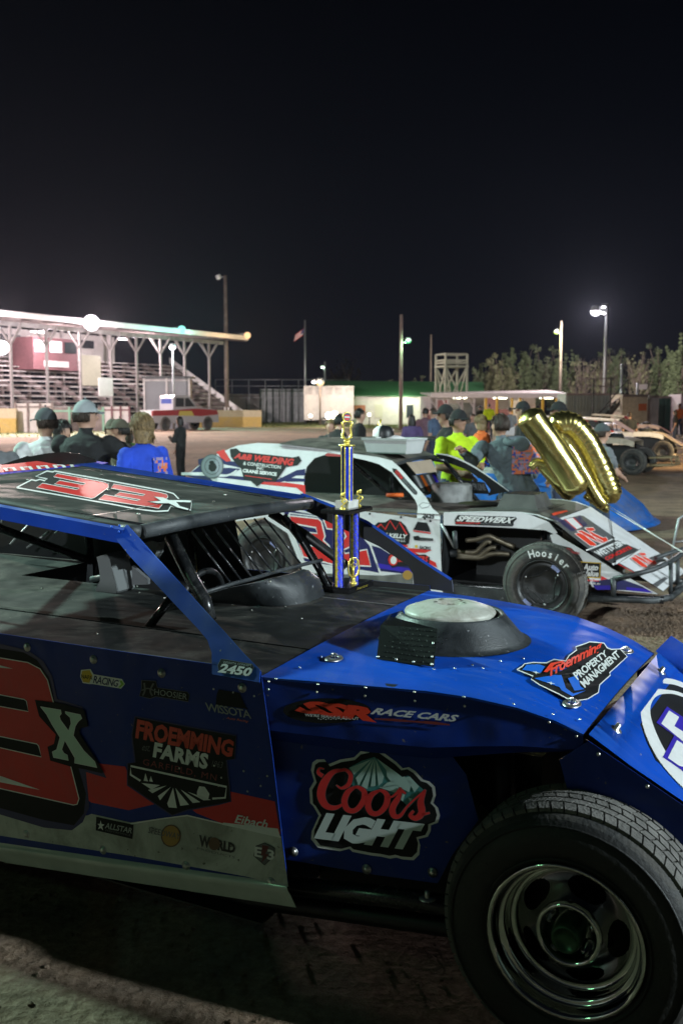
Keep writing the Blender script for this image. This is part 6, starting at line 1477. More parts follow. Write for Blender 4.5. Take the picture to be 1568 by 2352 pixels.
# ================================================================== people
M_skin = mat('skin', (0.42, 0.25, 0.18), 0.6, var=0.08); M_skin2 = mat('darker_skin', (0.30, 0.17, 0.115), 0.6, var=0.08)  # M_skin2 is darker, with the yellow-shirt man's shadow put into it
def cloth(n, c): return mat(n, c, 0.9, var=0.18, scale=9, bump=0.4, bscale=18)
M_denim = cloth('dark_denim', (0.035, 0.05, 0.09)); M_shoe = mat('shoe_black', (0.03, 0.03, 0.03), 0.7)
M_hairb = mat('brown_hair', (0.035, 0.022, 0.015), 0.6, var=0.5, scale=60); M_hairk = mat('black_hair', (0.012, 0.010, 0.009), 0.5, var=0.4, scale=60)
M_hairl = mat('blond_hair', (0.17, 0.115, 0.05), 0.6, var=0.5, scale=50)
def person(px, py, Y, yaw, label, shirt, legs=None, hair=M_hairb, hat=None, brim=None, skin=None, arms=None, head=0.0, wide=1.0, lean=(0, 0), long=0, sleeve='short', group=None, hands=False, fn=None, hunch=0.0, voxel=None, hatred=False, collar=False):
    """py is the picture height of the top of the head; the figure is scaled so that it stands on the ground there"""
    top = Py(px, py, Y); s = top.z / 1.76; legs = legs or M_denim; skin = skin or M_skin
    lx, ly = lean
    t = thing('person', label, 'person', (top.x - (math.cos(R(yaw)) * lean[0] * 1.15 - math.sin(R(yaw)) * (lean[1] * 1.15 + hunch * 1.4)) * s, Y, 0), R(yaw), group)
    nk = Vector((lx, ly + hunch, 1.46)); hd = Vector((lx * 1.15, ly * 1.15 + 0.02 + hunch * 1.4, 1.625)); pel = Vector((0, 0, 0.96)); ch = Vector((lx * .7, ly * .7 + hunch * .6, 1.28))
    off = Vector((hd.x, hd.y, 0)); 
    S = lambda v: (Vector(v) - off * 0) * s
    segs = []   # a, b, ra, rb, label
    A = arms or {}
    sh = {}
    for k, sx in (('l', -1), ('r', 1)):
        shd = nk + Vector((sx * 0.185 * wide, 0, -0.06)); d = A.get(k)
        el, wr = (Vector(d[0]), Vector(d[1])) if d else (shd + Vector((sx * 0.07, -0.02, -0.29)), shd + Vector((sx * 0.06, 0.08, -0.54)))
        mid = shd.lerp(el, 0.72)
        if sleeve == 'short':
            segs += [(shd, mid, .066 * wide, .062 * wide, 'shirt'), (mid, el, .044, .042, 'skin'), (el, wr, .042, .028, 'skin')]
        else: segs += [(shd, el, .070 * wide, .056, 'shirt'), (el, wr, .054, .040, 'shirt')]
        hdv = (wr - el).normalized(); hp_ = wr + hdv * 0.075
        segs.append((wr, hp_, .030, .034, 'skin'))
        if hands or voxel:
            up_ = Vector((0, 0, 1)); sd = hdv.cross(up_).normalized()
            for f in range(4):
                b0 = hp_ + sd * (f - 1.5) * 0.021; L_ = (0.07, 0.085, 0.08, 0.06)[f]
                m1 = b0 + (hdv + Vector((0, 0, -0.15))).normalized() * L_ * .55
                segs += [(b0, m1, .0105, .0098, 'skin'), (m1, m1 + (hdv + Vector((0, 0, -0.9))).normalized() * L_ * .5, .0098, .0088, 'skin')]
            b0 = wr + hdv * 0.03 - sd * 0.035; segs.append((b0, b0 + (hdv - sd * 0.9 + Vector((0, 0, -0.3))).normalized() * 0.065, .013, .010, 'skin'))
        else: segs.append((hp_, hp_ + hdv * 0.05 + Vector((0, 0.02, -0.03)), .028, .018, 'skin'))
    for sx in (-1, 1):
        hip = pel + Vector((sx * .095 * wide, 0, -0.03)); kn = Vector((sx * .115, .02, .50)); an = Vector((sx * .13, -.02, .10))
        segs += [(hip, kn, .092 * wide, .062, 'legs'), (kn, an, .062, .045, 'legs'), (an + Vector((0, -.03, -.045)), an + Vector((sx * .02, .15, -.055)), .046, .036, 'shoe')]
    segs += [(nk + Vector((0, 0, -.04)), hd + Vector((0, 0, -.05)), .056, .052, 'skin')]
    mb = MB(); dummy = M_skin
    for a, b, ra, rb, _ in segs:
        mb.tube([a, b], [ra, rb], dummy, 12); mb.sphere(a, ra * .995, dummy, 12); mb.sphere(b, rb * .995, dummy, 12)
    rings = []
    for q, (w_, d_, z) in enumerate([(.02, .02, .84), (.155, .115, .87), (.172, .125, .95), (.158, .115, 1.06), (.165, .12, 1.18), (.185, .13, 1.30), (.19, .125, 1.38), (.14, .09, 1.45), (.05, .045, 1.49)]):
        u = (z - .95) / .5; cxy = pel.lerp(nk, max(0, min(1.05, u))); n_ = 18
        bl = 1 + (wide - 1) * (1.0 if z < 1.42 else .5)
        rings.append([Vector((cxy.x + w_ * bl * math.cos(2 * math.pi * k / n_), cxy.y + d_ * bl * math.sin(2 * math.pi * k / n_), z)) for k in range(n_)])
    mb.loft(rings, dummy, True, True, True)
    Hm = Matrix.Rotation(R(head), 3, 'Z')
    mb.sphere(hd, 0.095, dummy, 18, (.76, .93, 1.12), True, Hm)
    mb.sphere(hd + Hm @ Vector((0, .035, -.062)), 0.055, dummy, 12, (.85, .9, .85), True, Hm)
    mb.sphere(hd + Hm @ Vector((0, .098, -.012)), 0.018, dummy, 8, (.7, 1.0, 1.3), True, Hm)
    for sx in (-1, 1): mb.sphere(hd + Hm @ Vector((sx * .078, 0, -.01)), 0.026, dummy, 8, (.35, .7, 1.1), True, Hm)
    mb.v = [tuple(Vector(v) * s) for v in mb.v]
    tmp = mb.build('body_raw')
    md = tmp.modifiers.new('r', 'REMESH'); md.mode = 'VOXEL'; md.voxel_size = voxel or (0.016 if Y < 16 else 0.026); md.use_smooth_shade = True
    dg = bpy.context.evaluated_depsgraph_get(); me = bpy.data.meshes.new_from_object(tmp.evaluated_get(dg))
    bpy.data.objects.remove(tmp)
    lab = ['skin', 'shirt', 'legs', 'shoe']; me.materials.clear()
    for m in (skin, shirt, legs, M_shoe): me.materials.append(m)
    nv = len(me.vertices); co = np.empty(nv * 3); me.vertices.foreach_get('co', co); co = co.reshape(-1, 3)
    nf = len(me.polygons); cen = np.empty(nf * 3); me.polygons.foreach_get('center', cen); cen = cen.reshape(-1, 3) / s
    best = np.full(nf, 9.0); idx = np.zeros(nf, dtype=np.int32)
    allseg = segs + [(pel + Vector((0, 0, .06)), ch, .15 * wide, .16 * wide, 'shirt'), (ch, nk + Vector((0, 0, -.09)), .165 * wide, .14 * wide, 'shirt'), (pel + Vector((-.06, 0, -.04)), pel + Vector((.06, 0, -.04)), .12 * wide, .12 * wide, 'legs'), (hd, hd, .1, .1, 'skin')]
    for a, b, ra, rb, l in allseg:
        a_, b_ = np.array(a), np.array(b); ab = b_ - a_; L2 = max(1e-9, ab @ ab)
        u = np.clip(((cen - a_) @ ab) / L2, 0, 1); d = np.linalg.norm(cen - a_ - u[:, None] * ab, axis=1) - (ra + (rb - ra) * u)
        k = d < best; best[k] = d[k]; idx[k] = lab.index(l)
    me.polygons.foreach_set('material_index', idx); me.polygons.foreach_set('use_smooth', [True] * nf)
    vn = np.empty(nv * 3); me.vertices.foreach_get('normal', vn); vn = vn.reshape(-1, 3)
    ds = np.array([noise.noise(Vector((c[0] * 11 + px, c[1] * 11, c[2] * 7))) * 0.016 + abs(noise.noise(Vector((c[0] * 14 + c[2] * 9, c[1] * 20 + px, c[2] * 16 - c[0] * 10)))) * 0.014 if c[2] < 1.42 * s and c[2] > .15 else 0.0 for c in co])
    co = co + vn * ds[:, None]; me.vertices.foreach_set('co', co.reshape(-1)); me.update()
    body = bpy.data.objects.new('body', me); COL.objects.link(body); body.parent = t
    # hair
    mb = MB(); hc = hd + Vector((0, 0, 0.01))
    def hpt(a, e, r): return hc + Hm @ Vector((math.sin(a) * math.cos(e) * .078 * r / .1 * 1.06, -math.cos(a) * math.cos(e) * .098 * r / .1, math.sin(e) * .112 * r / .1))
    rows = []
    for i in range(9):
        row = []
        for k in range(20):
            a = -math.pi + 2 * math.pi * k / 20; back = (1 + math.cos(a)) / 2
            low = (-0.35 if back > .35 else 0.25 + 0.2 * (1 - back)) if not long else (-0.5 if back > .3 else 0.3)
            e = math.pi / 2 + (low - math.pi / 2) * i / 8
            p = hpt(a, e, 0.101 + 0.006 * noise.noise(Vector((k * .9, i * .8, px))))
            if long and i >= 7 and back > .25: p = p + Vector((0, 0, -long * (i - 6) * .5)) + Hm @ Vector((math.sin(a) * 0.02, -.01, 0))
            row.append(p * s)
        rows.append(row)
    mb.loft(rows, hair, True, True)
    if Y < 18:      # loose strands over the cap of hair
        rnd = random.Random(px + 9000)
        for _ in range(170):
            a = rnd.gauss(0, 1.3) if not hat else rnd.uniform(-2.2, 2.2)
            if abs(a) > 2.5: continue
            e0 = rnd.uniform(.2, 1.5) if not hat else .2; e1 = -0.45 if abs(a) < 1.7 else .15; L_ = [hpt(a + rnd.gauss(0, .05), e0 + (e1 - e0) * q / 4, .105 + .012 * rnd.random()) for q in range(5)]
            if long: L_ += [L_[-1] + Vector((rnd.gauss(0, .012), rnd.gauss(0, .012), -long * rnd.uniform(.3, 1.1)))]
            mb.tube([p * s for p in L_], [.004] * (len(L_) - 1) + [.0012], hair, 4)
    mb.build('hair', t)
    if hat:
        mb = MB(); rows = []
        for i in range(7):
            e = math.pi / 2 * (1 - i / 6) + 0.12
            rows.append([(hpt(-math.pi + 2 * math.pi * k / 20, e, 0.109) + Vector((0, 0, .010))) * s for k in range(20)])
        mb.loft(rows, hat, True, True)
        bd = Hm @ Vector((0, 1, 0)); sd = Hm @ Vector((1, 0, 0)); bc = hc + Vector((0, 0, .038))
        br = [[(bc + sd * (-.075 + .15 * k / 8) + bd * (.085 + r_ * (.075 * math.sin(math.pi * (k + 1) / 10))) + Vector((0, 0, -.012 * r_ - .012 * abs(k - 4) / 4))) * s for k in range(9)] for r_ in (0, 1)]
        mb.loft(br, brim or hat, True, False); mb.loft([[p - Vector((0, 0, .006)) for p in r_] for r_ in reversed(br)], brim or hat, True, False)
        mb.sphere((hc + Vector((0, 0, .145))) * s, .01, hat, 6)
        mb.build('cap', t)
    if fn: fn(t, s, hd, Hm)
    return t
cW, cK, cB = cloth('white_cotton', (0.55, 0.57, 0.57)), cloth('black_cotton', (0.010, 0.011, 0.012)), cloth('royal_blue_cotton', (0.015, 0.06, 0.50))
cG, cY, cO = cloth('grey_cotton', (0.13, 0.14, 0.15)), cloth('neon_yellow_cotton', (0.42, 0.62, 0.01)), cloth('orange_cotton', (0.65, 0.15, 0.03))
cH, cP, cD, cC = cloth('charcoal_hoodie', (0.10, 0.13, 0.145)), cloth('purple_cotton', (0.09, 0.06, 0.16)), cloth('dark_jacket', (0.025, 0.028, 0.028)), cloth('camouflage', (0.07, 0.065, 0.045))
cN = cloth('slate_blue_cotton', (0.08, 0.12, 0.20)); cLG = cloth('light_grey_cap_cloth', (0.25, 0.28, 0.29)); cDG = cloth('dark_grey_cap_cloth', (0.055, 0.065, 0.07)); cGr = cloth('green_cotton', (0.05, 0.13, 0.03))
gl = 'crowd standing by the near car on the left'; gm_ = 'people gathered around the white car'; gf = 'distant people in the paddock'
def back_print(cols, y0, w, h, zc, rough_rows=9, nc=10, x0=0.0):
    def f(t, s, hd, Hm):
        mb = MB(); rnd = random.Random(5)
        P = lambda u, v: Vector((u + x0, -0.133 - 0.012 * math.cos(u * 9) + 0.03 * abs(v - zc) + y0, v)) * s
        for i in range(rough_rows):
            k = 0
            while k < nc:
                L_ = rnd.choice((1, 1, 2, 3)); u0 = -w / 2 + w * k / nc; u1 = -w / 2 + w * min(nc, k + L_) / nc; v0 = zc - h / 2 + h * i / rough_rows; v1 = v0 + h / rough_rows
                mb.add([P(u0, v0), P(u1, v0), P(u1, v1), P(u0, v1)], [(0, 1, 2, 3)], rnd.choice(cols)); k += L_
        mb.build('back_print', t)
    return f
cprint = [cloth('print_orange', (0.60, 0.16, 0.07)), cloth('print_blue', (0.05, 0.07, 0.30)), cloth('print_lilac', (0.28, 0.22, 0.36)), cloth('print_orange', (0.6, .16, .07)), cloth('print_grey', (0.2, 0.17, 0.2))]
def small_print(t, s, hd, Hm):
    mb = MB(); vs, fs = glyphs('M', 0.02)
    for dx in (0.0, 0.075): mb.add([Vector((-0.02 + dx + v[0] * 0.07, -0.128 - 0.012 + 0.03 * abs(v[1]) * .05, 1.30 + v[1] * 0.055)) * s for v in vs], fs, cG)
    mb.build('back_print', t)
person(-28, 958, 8.3, 10, 'person at the left edge in a grey shirt, only a shoulder in view', cG, group=gl)
person(104, 937, 8.7, 12, 'man in a white t-shirt and dark cap seen from behind', cW, hat=cDG, head=55, wide=1.08, fn=small_print, group=gl)
person(140, 963, 9.9, -120, 'dark haired woman half hidden between the white and black shirts', cD, hair=M_hairk, long=.06, group=gl)
def shades(t, s, hd, Hm):
    mb = MB()
    for sx in (-1, 1): mb.sphere((hd + Hm @ Vector((sx * .035, .085, .085))) * s, .026 * s, M_gloss, 10, (1, .4, .7), True, Hm)
    mb.sphere((hd + Hm @ Vector((.04, .10, .03))) * s, .012 * s, mat('glint_glass', (.9, .9, .9), .1, 1.0), 8); mb.build('sunglasses', t)
person(193, 919, 8.5, -15, 'large man in a black t-shirt and pale grey cap with sunglasses on it', cK, hat=cLG, head=-50, wide=1.2, fn=shades, group=gl, arms={'r': ((0.48, 0.06, 1.22), (0.30, 0.30, 1.18)), 'l': ((-0.22, 0.2, 1.2), (-0.04, 0.38, 1.15))})
person(258, 962, 11.2, -170, 'person in a camouflage cap next to the black shirt', cD, hat=cC, group=gl)
person(279, 962, 10.6, 100, 'person in camouflage cap and jacket behind the black shirt elbow', cC, legs=cGr, hat=cC, hair=M_hairk, sleeve='long', group=gl)
person(298, 970, 11.6, -80, 'brown haired person just left of the blonde woman', cGr, hair=M_hairb, long=.08, group=gl)
person(328, 946, 8.4, 48, 'blonde woman in a royal blue t-shirt with orange back print', cB, hair=M_hairl, long=.09, head=25, fn=back_print([cprint[0], cprint[0], cB, cprint[2], cB], -.0, .15, .30, 1.22, 12, 10, 0.07), group=gl)
person(414, 955, 22.6, 75, 'lone person in a dark jacket standing on the dirt before the pickup truck', cD, legs=cK, hair=M_hairk, long=.08, head=10, sleeve='long', arms={'l': ((-.22, .1, 1.12), (-.05, .26, 1.2)), 'r': ((.24, .05, 1.1), (.2, .2, .9))})
person(824, 937, 17.5, -95, 'dark haired man in black seen in profile right of the trophy top', cK, hair=M_hairk, group=gm_)
person(779, 950, 15.5, -60, 'hunched person with dark hair left of the trophy top', cK, hair=M_hairk, hunch=.08, group=gm_)
person(759, 962, 16.4, 160, 'light haired person bending beside the hunched one', cD, hair=M_hairl, hunch=.06, group=gm_)
person(946, 950, 22, 20, 'woman with long dark hair and a purple top', cP, hair=M_hairk, long=.14, group=gm_)
person(976, 935, 25, -30, 'person in a patterned top between the purple top and blue shirt', cloth('floral_cloth', (.16, .09, .12)), hair=M_hairk, group=gm_)
person(996, 935, 23.5, 60, 'short haired man in a slate blue shirt', cN, hair=M_hairb, group=gm_)
person(1027, 929, 12.0, 95, 'man in a black cap standing behind the yellow shirt', cK, hat=cK, hair=M_hairk, skin=M_skin2, group=gm_)
person(1050, 940, 10.6, -148, 'man in a neon yellow t-shirt and black cap beside the white car', cY, hat=cK, hair=M_hairk, skin=M_skin2, wide=1.12, head=10, group=gm_, arms={'l': ((-.28, .08, 1.15), (-.10, .26, 1.10)), 'r': ((.28, .06, 1.15), (.12, .26, 1.08))})
person(1106, 951, 15, 60, 'blonde woman in an orange shirt behind the yellow shirt', cO, hair=M_hairl, long=.08, group=gm_)
def hood_part(t, s, hd, Hm):
    back_print(cprint, -0.03, .30, .32, 1.30, 17, 24)(t, s, hd, Hm)
    mb = MB(); c = (Vector((-.055, -.05, 1.47))) * s
    mb.tube([c + Vector((.115 * math.cos(a), .085 * math.sin(a) - .02, .02 * math.sin(a))) for a in [2 * math.pi * k / 20 for k in range(20)]], .036, cH, 10, True); mb.sphere(c + Vector((0.01, -.09, -.03)), .09, cH, 12, (1.1, .55, .9)); mb.build('hood', t)
    mb = MB(); mb.lathe([(.175, .82), (.182, .84), (.182, .9), (.178, .93)], (0, 0, 0), (0, 0, 1), cH, 20, True, sx=.72); mb.build('hem', t)
person(1150, 949, 9.95, 12, 'man in a charcoal hoodie with orange back print reaching to the white roof', cH, hair=M_hairb, skin=M_skin2, wide=1.22, lean=(-.17, .05), head=30, sleeve='long', hands=True, voxel=.010, fn=hood_part, group=gm_, arms={'l': ((-.55, -.10, 1.27), (-.73, -.30, 1.385)), 'r': ((.22, .16, 1.12), (.10, .32, 1.1))})
person(1204, 921, 14.5, 80, 'tall man in a black cap directly behind the straight balloon top', cK, hat=cK, hair=M_hairk, skin=M_skin2, group=gm_)
person(1287, 922, 13, 80, 'man in a dark cap behind the zero shaped balloon', cDG, hat=cK, hair=M_hairk, skin=M_skin2, head=8, group=gm_)
person(1380, 972, 11.6, -75, 'child in a grey t-shirt and a grey and red cap right of the balloons', cG, hat=cDG, brim=M_red, head=-10, group=gm_, arms={'r': ((.30, .06, 1.14), (.12, .26, 1.06))})
person(1551, 941, 43, 70, 'woman in a black t-shirt and jeans walking at the right edge', cK, hair=M_hairk, long=.08, group=gf)
person(1561, 926, 58, 120, 'person with orange cap and shirt beyond the walker at right', cO, hair=M_hairb, group=gf)
person(1446, 946, 33, 0, 'brown haired person standing before the white container', cD, hair=M_hairb, group=gf)
person(1331, 949, 28, -20, 'person in a fur trimmed coat behind the balloons', cC, hair=M_hairl, group=gf)
person(1123, 926, 55, 0, 'small figure in neon yellow under the open shed', cY, hair=M_hairb, group=gf)
person(1103, 930, 56, 20, 'small figure in dark clothes left of the neon one', cD, hair=M_hairk, group=gf)
person(1172, 934, 36, 30, 'person in dark blue left of the tall capped man', cN, hair=M_hairk, group=gf)
person(1086, 949, 27, 170, 'person in grey right of the yellow shirt', cG, hair=M_hairb, group=gf)
# ================================================================== grandstand
GS = Frame((-24.6, 71.6, 0), R(59.5))
M_conc = mat('weathered_timber_bleacher', (0.42, 0.38, 0.37), 0.85, var=0.35, scale=1.2, dirt=(0.2, 0.17, 0.17, 0.6), dscale=1.5)
M_rafter = mat('brown_roof_timber', (0.19, 0.15, 0.14), 0.8, var=0.3, scale=2)
M_fascia = mat('pale_roof_edge', (0.62, 0.58, 0.56), 0.6, var=0.1, scale=1)
M_maroon = mat('maroon_boarding', (0.16, 0.065, 0.072), 0.7, var=0.2)
M_wall = mat('whitewashed_wall', (0.55, 0.51, 0.49), 0.8, var=0.12, scale=2, dirt=(0.3, 0.25, 0.22, 0.5), dscale=2)
M_dkwin = mat('dark_window', (0.02, 0.025, 0.03), 0.15)
M_litwin = mat('lit_window', (0.6, 0.6, 0.6), 0.4, emit=(1.0, 0.86, 0.80), estr=0.55)
gs = thing('grandstand', 'long open timber grandstand with a floodlit roof and rows of bleachers', 'grandstand', GS.o, GS.yaw)
mb = MB(); zr0, zr1 = 8.5, 9.6
mb.plate([(-30, 0, zr0), (30.5, 0, zr0), (30.5, 12.5, zr1), (-30, 12.5, zr1)], 0.15, M_rafter, M_rafter, (0, 0, 1))
mb.box((0.25, -0.06, zr0 - 0.08), (60.5, 0.12, 0.42), M_fascia); mb.box((0.25, 3.0, zr0 - 0.45), (60.5, 0.2, 0.35), M_conc)
for k in range(31): mb.beam((-29.5 + 2 * k, 0.1, zr0 - 0.28), (-29.5 + 2 * k, 12.3, zr1 - 0.3), 0.08, 0.28, M_rafter)
mb.build('roof', gs)
for x in [-24.5, -17.5, -10.5, -3.2, 4.0, 7.6, 11.2, 14.8, 18.0, 21.2, 24.6, 28.3]:
    mb = MB(); y = 3.0; mb.beam((x, y, 0), (x, y, zr0 - 0.5), 0.18, 0.18, mat('grey_post_timber', (0.24, 0.21, 0.20), .85, var=.2), (0, 1, 0))
    for s in (-1, 1):
        mb.beam((x, y, zr0 - 2.0), (x + s * 1.1, y, zr0 - 0.65), 0.11, 0.11, mat('grey_post_timber', (0.24, 0.21, 0.20))); mb.beam((x, y, zr0 - 2.0), (x, y + s * 1.2, zr0 - 0.5), 0.11, 0.11, mat('grey_post_timber', (0.24, 0.21, 0.20)))
    mb.build('post', gs)
for x in [-20, -8, 1, 9.5, 17, 23]:
    mb = MB(); mb.beam((x, 11.0, 0), (x, 11.0, zr1 - 0.4), 0.22, 0.22, M_conc, (0, 1, 0)); mb.build('post', gs)
mb = MB(); NR = 13; x0, x1 = -30, 32
for r_ in range(NR):
    y = 1.8 + r_ * 0.70; z = 0.95 + r_ * 0.42
    mb.box(((x0 + x1) / 2, y, z), (x1 - x0, 0.32, 0.07), M_conc); mb.box(((x0 + x1) / 2, y + 0.36, z - 0.30), (x1 - x0, 0.42, 0.06), M_rafter)
    for k in range(14):       # boards of uneven age and gaps
        xa = x0 + (x1 - x0) * random.random(); mb.box((min(x1 - 2, xa), y, z + 0.005), (random.uniform(1, 3.5), 0.325, 0.075), random.choice([M_rafter, M_fascia, M_conc]))
mb.build('bleachers', gs)
mb = MB()
for x in list(range(-29, 32, 3)) + [31.8]: mb.beam((x, 1.6, 0.3), (x, 11.0, 5.95), 0.10, 0.45, M_rafter); mb.beam((x, 11, 0), (x, 11, 6), 0.2, 0.2, M_rafter)
mb.build('bleacher_frame', gs)
mb = MB(); mb.plate([(32.1, 0.8, 0.2), (32.1, 11.1, 6.3), (32.1, 11.1, 6.9), (32.1, 0.8, 0.9)], 0.1, M_fascia, None, (1, 0, 0)); mb.plate([(32.2, 1.4, 0.0), (32.2, 11.0, 0.0), (32.2, 11.0, 6.0)], 0.1, M_rafter, None, (1, 0, 0)) ; mb.build('end_wall', gs)
mb = MB(); mb.box((-2.5, 12.2, 7.3), (55, 0.15, 2.6), M_wall); mb.build('back_wall', gs)
for k in range(16):
    mb = MB(); x = -24 + k * 3.0; mb.box((x, 12.06, 7.7), (2.2, 0.08, 0.75), M_litwin if k % 3 else M_dkwin); mb.build('window', gs)
# press booths
def booth(x, y, w, z0, z1, name='press_box'):
    b = MB(); b.box((x, y, (z0 + z1) / 2), (w, 2.6, z1 - z0), M_maroon); o = b.build(name, gs)
    n = max(2, int(w / 1.6))
    for k in range(n):
        f = MB(); f.box((x - w / 2 + w * (k + .5) / n, y - 1.33, z1 - 0.75), (w / n * .8, 0.05, 0.95), M_litwin if (k % 3) != 2 else M_dkwin); f.build('window', o)
    f = MB(); f.box((x, y - 1.36, z0 + 0.5), (w * .55, 0.05, 0.5), M_fascia); f.build('sign_board', o)
booth(-2.3, 8.8, 9.5, 4.9, 7.7); booth(12.3, 8.2, 5.0, 4.9, 7.6)
mb = MB(); mb.box((14.6, 5.2, 4.9), (2.4, 0.12, 2.6), mat('cream_board', (0.5, 0.46, 0.36), 0.7, var=.1)); mb.build('notice_board', gs); mb = MB(); mb.box((12.0, 1.0, 3.4), (1.6, 0.1, 1.5), M_fascia); mb.build('notice_board', gs)
def glow_bulb(parent, p, r, col, strength=None):
    b = MB(); k = 'glow_%d_%d_%d' % tuple(int(c * 99) for c in col)
    b.sphere(p, r, mat(k, (0, 0, 0), emit=col, estr=GLOW if min(col) > .5 else 1.6), 12); return b.build('lamp', parent)
PK, TL, OR_, GN, YG, WH = (1.0, 0.90, 1.0), (0.30, 1.0, 0.85), (1.0, 0.62, 0.30), (0.12, 1.0, 0.30), (0.62, 1.0, 0.12), (1.0, 0.95, 1.0)
for px, py, Y, r, c in ((210, 741, 79.5, 0.62, PK), (-40, 728, 70.0, 0.62, PK), (417, 757, 89.3, 0.36, TL), (568, 770, 97.2, 0.32, OR_)):
    p = GS.I @ Py(px, py, Y); glow_bulb(gs, p, r, c)
    q = p + Vector((0, -1.6, -1.5)); m = MB(); m.box((p.x, p.y + 0.5, p.z), (0.5, 0.5, 0.4), M_steel); m.build('lamp_housing', gs)
    gw = GS.w(p + Vector((0, -r - 0.6, -0.3))); lamp('grandstand_light', gw, {0.62: 30000, 0.36: 9000, 0.32: 5000}[r], (1.0, 0.76, 0.70) if r > .5 else c, 0.4, 130, Vector((gw.x * .35, gw.y * .45, 0)), 0.7); lamp('grandstand_spill', gw, {0.62: 1700, 0.36: 400, 0.32: 120}[r], c, 0.4)
for x, z in ((-22, 7.6), (-12, 7.6), (-1, 7.6), (9.0, 7.6), (19, 7.6)):
    m = MB(); m.box((x, 5.5, z + .25), (1.3, 0.22, 0.1), M_litwin); m.build('lamp', gs); lamp('under_roof_light', GS.w((x, 4.6, z)), 2300, (1.0, 0.86, 0.92), 0.4)
glow_bulb(gs, GS.I @ Py(4, 798, 78), 0.55, WH)
# ---- fences, boards and small buildings before the stand
def boardfence(px0, px1, ytop, ybot, label, m, cat='fence', name='board_fence', n=4, post=None, parts=True, Y=None):
    Y = Y or depth_of(ybot); a, b = Py(px0, ybot, Y), Py(px1, ybot, Y); h = Py(px0, ytop, Y).z; w = (b - a).length
    t = thing(name, label, cat, (a.x, a.y, 0)); mb = MB(); mb.box((w / 2, 0, h / 2), (w, 0.1, h), m); mb.build('panel', t)
    for k in range(n + 1):
        mb = MB(); mb.box((w * k / n, -0.08, h / 2 + .03), (0.14, 0.12, h + .06), post or M_rafter); mb.build('post', t)
    mb = MB(); mb.box((w / 2, -0.07, h - .25), (w, .06, .12), post or M_rafter); mb.build('rail', t)
    return t
M_ywall = mat('yellow_concrete_barrier', (0.50, 0.34, 0.10), 0.8, var=0.15, dirt=(0.4, 0.33, 0.25, .5), dscale=1)
for (a, b, yt, yb, l) in ((-300, 37, 938, 985, 'yellow track wall at the far left edge'), (440, 600, 942, 971, 'yellow track wall between the pickup and the panel fence')):
    Yw = 68 if a < 0 else 88; p0, p1 = Py(a, yb, Yw), Py(b, yb, Yw); t = thing('track_wall', l, 'wall', (p0.x, p0.y, 0)); mb = MB(); w = p1.x - p0.x; h = Py(a, yt, p0.y).z
    mb.box((w / 2, 0.2, h * .3), (w, 0.4, h * .6), M_ywall); mb.build('lower_course', t); mb = MB(); mb.box((w / 2, 0.25, h * .8), (w, 0.3, h * .4), mat('pale_wall_top', (0.5, 0.42, 0.28), .8, var=.1)); mb.build('upper_course', t)
boardfence(38, 122, 926, 975, 'white board fence panels behind the white shirt man', M_wall, n=3, Y=69)
boardfence(238, 298, 934, 972, 'maroon and white fence panels behind the black shirt', M_wall, n=3, post=M_maroon, Y=78)
boardfence(122, 238, 936, 974, 'grey board fence with a green post between two white sections', M_rafter, n=3, post=mat('green_post', (.18, .36, .26), .6), Y=73)
kb = boardfence(333, 436, 866, 962, 'grey shuttered booth with a dark roof strip behind the pickup truck', mat('grey_shutter', (0.15, 0.15, 0.16), .6, var=.08), 'booth', 'shuttered_booth', 2, M_conc, Y=80)
mb = MB(); mb.box((1.8, 0.9, 4.12), (4.0, 2.2, .16), M_blk); mb.box((1.8, 1.0, 2.05), (3.4, 1.8, 4.1), M_rafter); mb.build('roof', kb)
boardfence(598, 700, 893, 970, 'tall corrugated panel fence with dark posts and faded posters', mat('grey_corrugated', (0.30, 0.31, 0.31), .6, .2, var=.25, scale=1.5), n=7, post=mat('dark_green_post', (.03, .05, .035), .7))
# chain link fence behind
fy = 112; a = Py(495, 900, fy); t = thing('chain_link_fence', 'high chain link fence running from the stand to the flagpole', 'fence', (a.x, fy, 0)); L_ = Py(800, 900, fy).x - a.x
for k in range(9):
    mb = MB(); mb.tube([(L_ * k / 8, 0, 0), (L_ * k / 8, 0, 4.8)], .05, M_steel, 6); mb.build('post', t)
mb = MB()
for z in (4.8, 4.1, 2.8): mb.tube([(0, 0, z), (L_, 0, z)], .035, M_steel, 5)
mb.build('rail', t)
# far low wall and parked things behind the fence
boardfence(500, 600, 905, 935, 'pale distant wall beyond the chain link fence', M_wall, 'wall', 'wall', 3, Y=125)
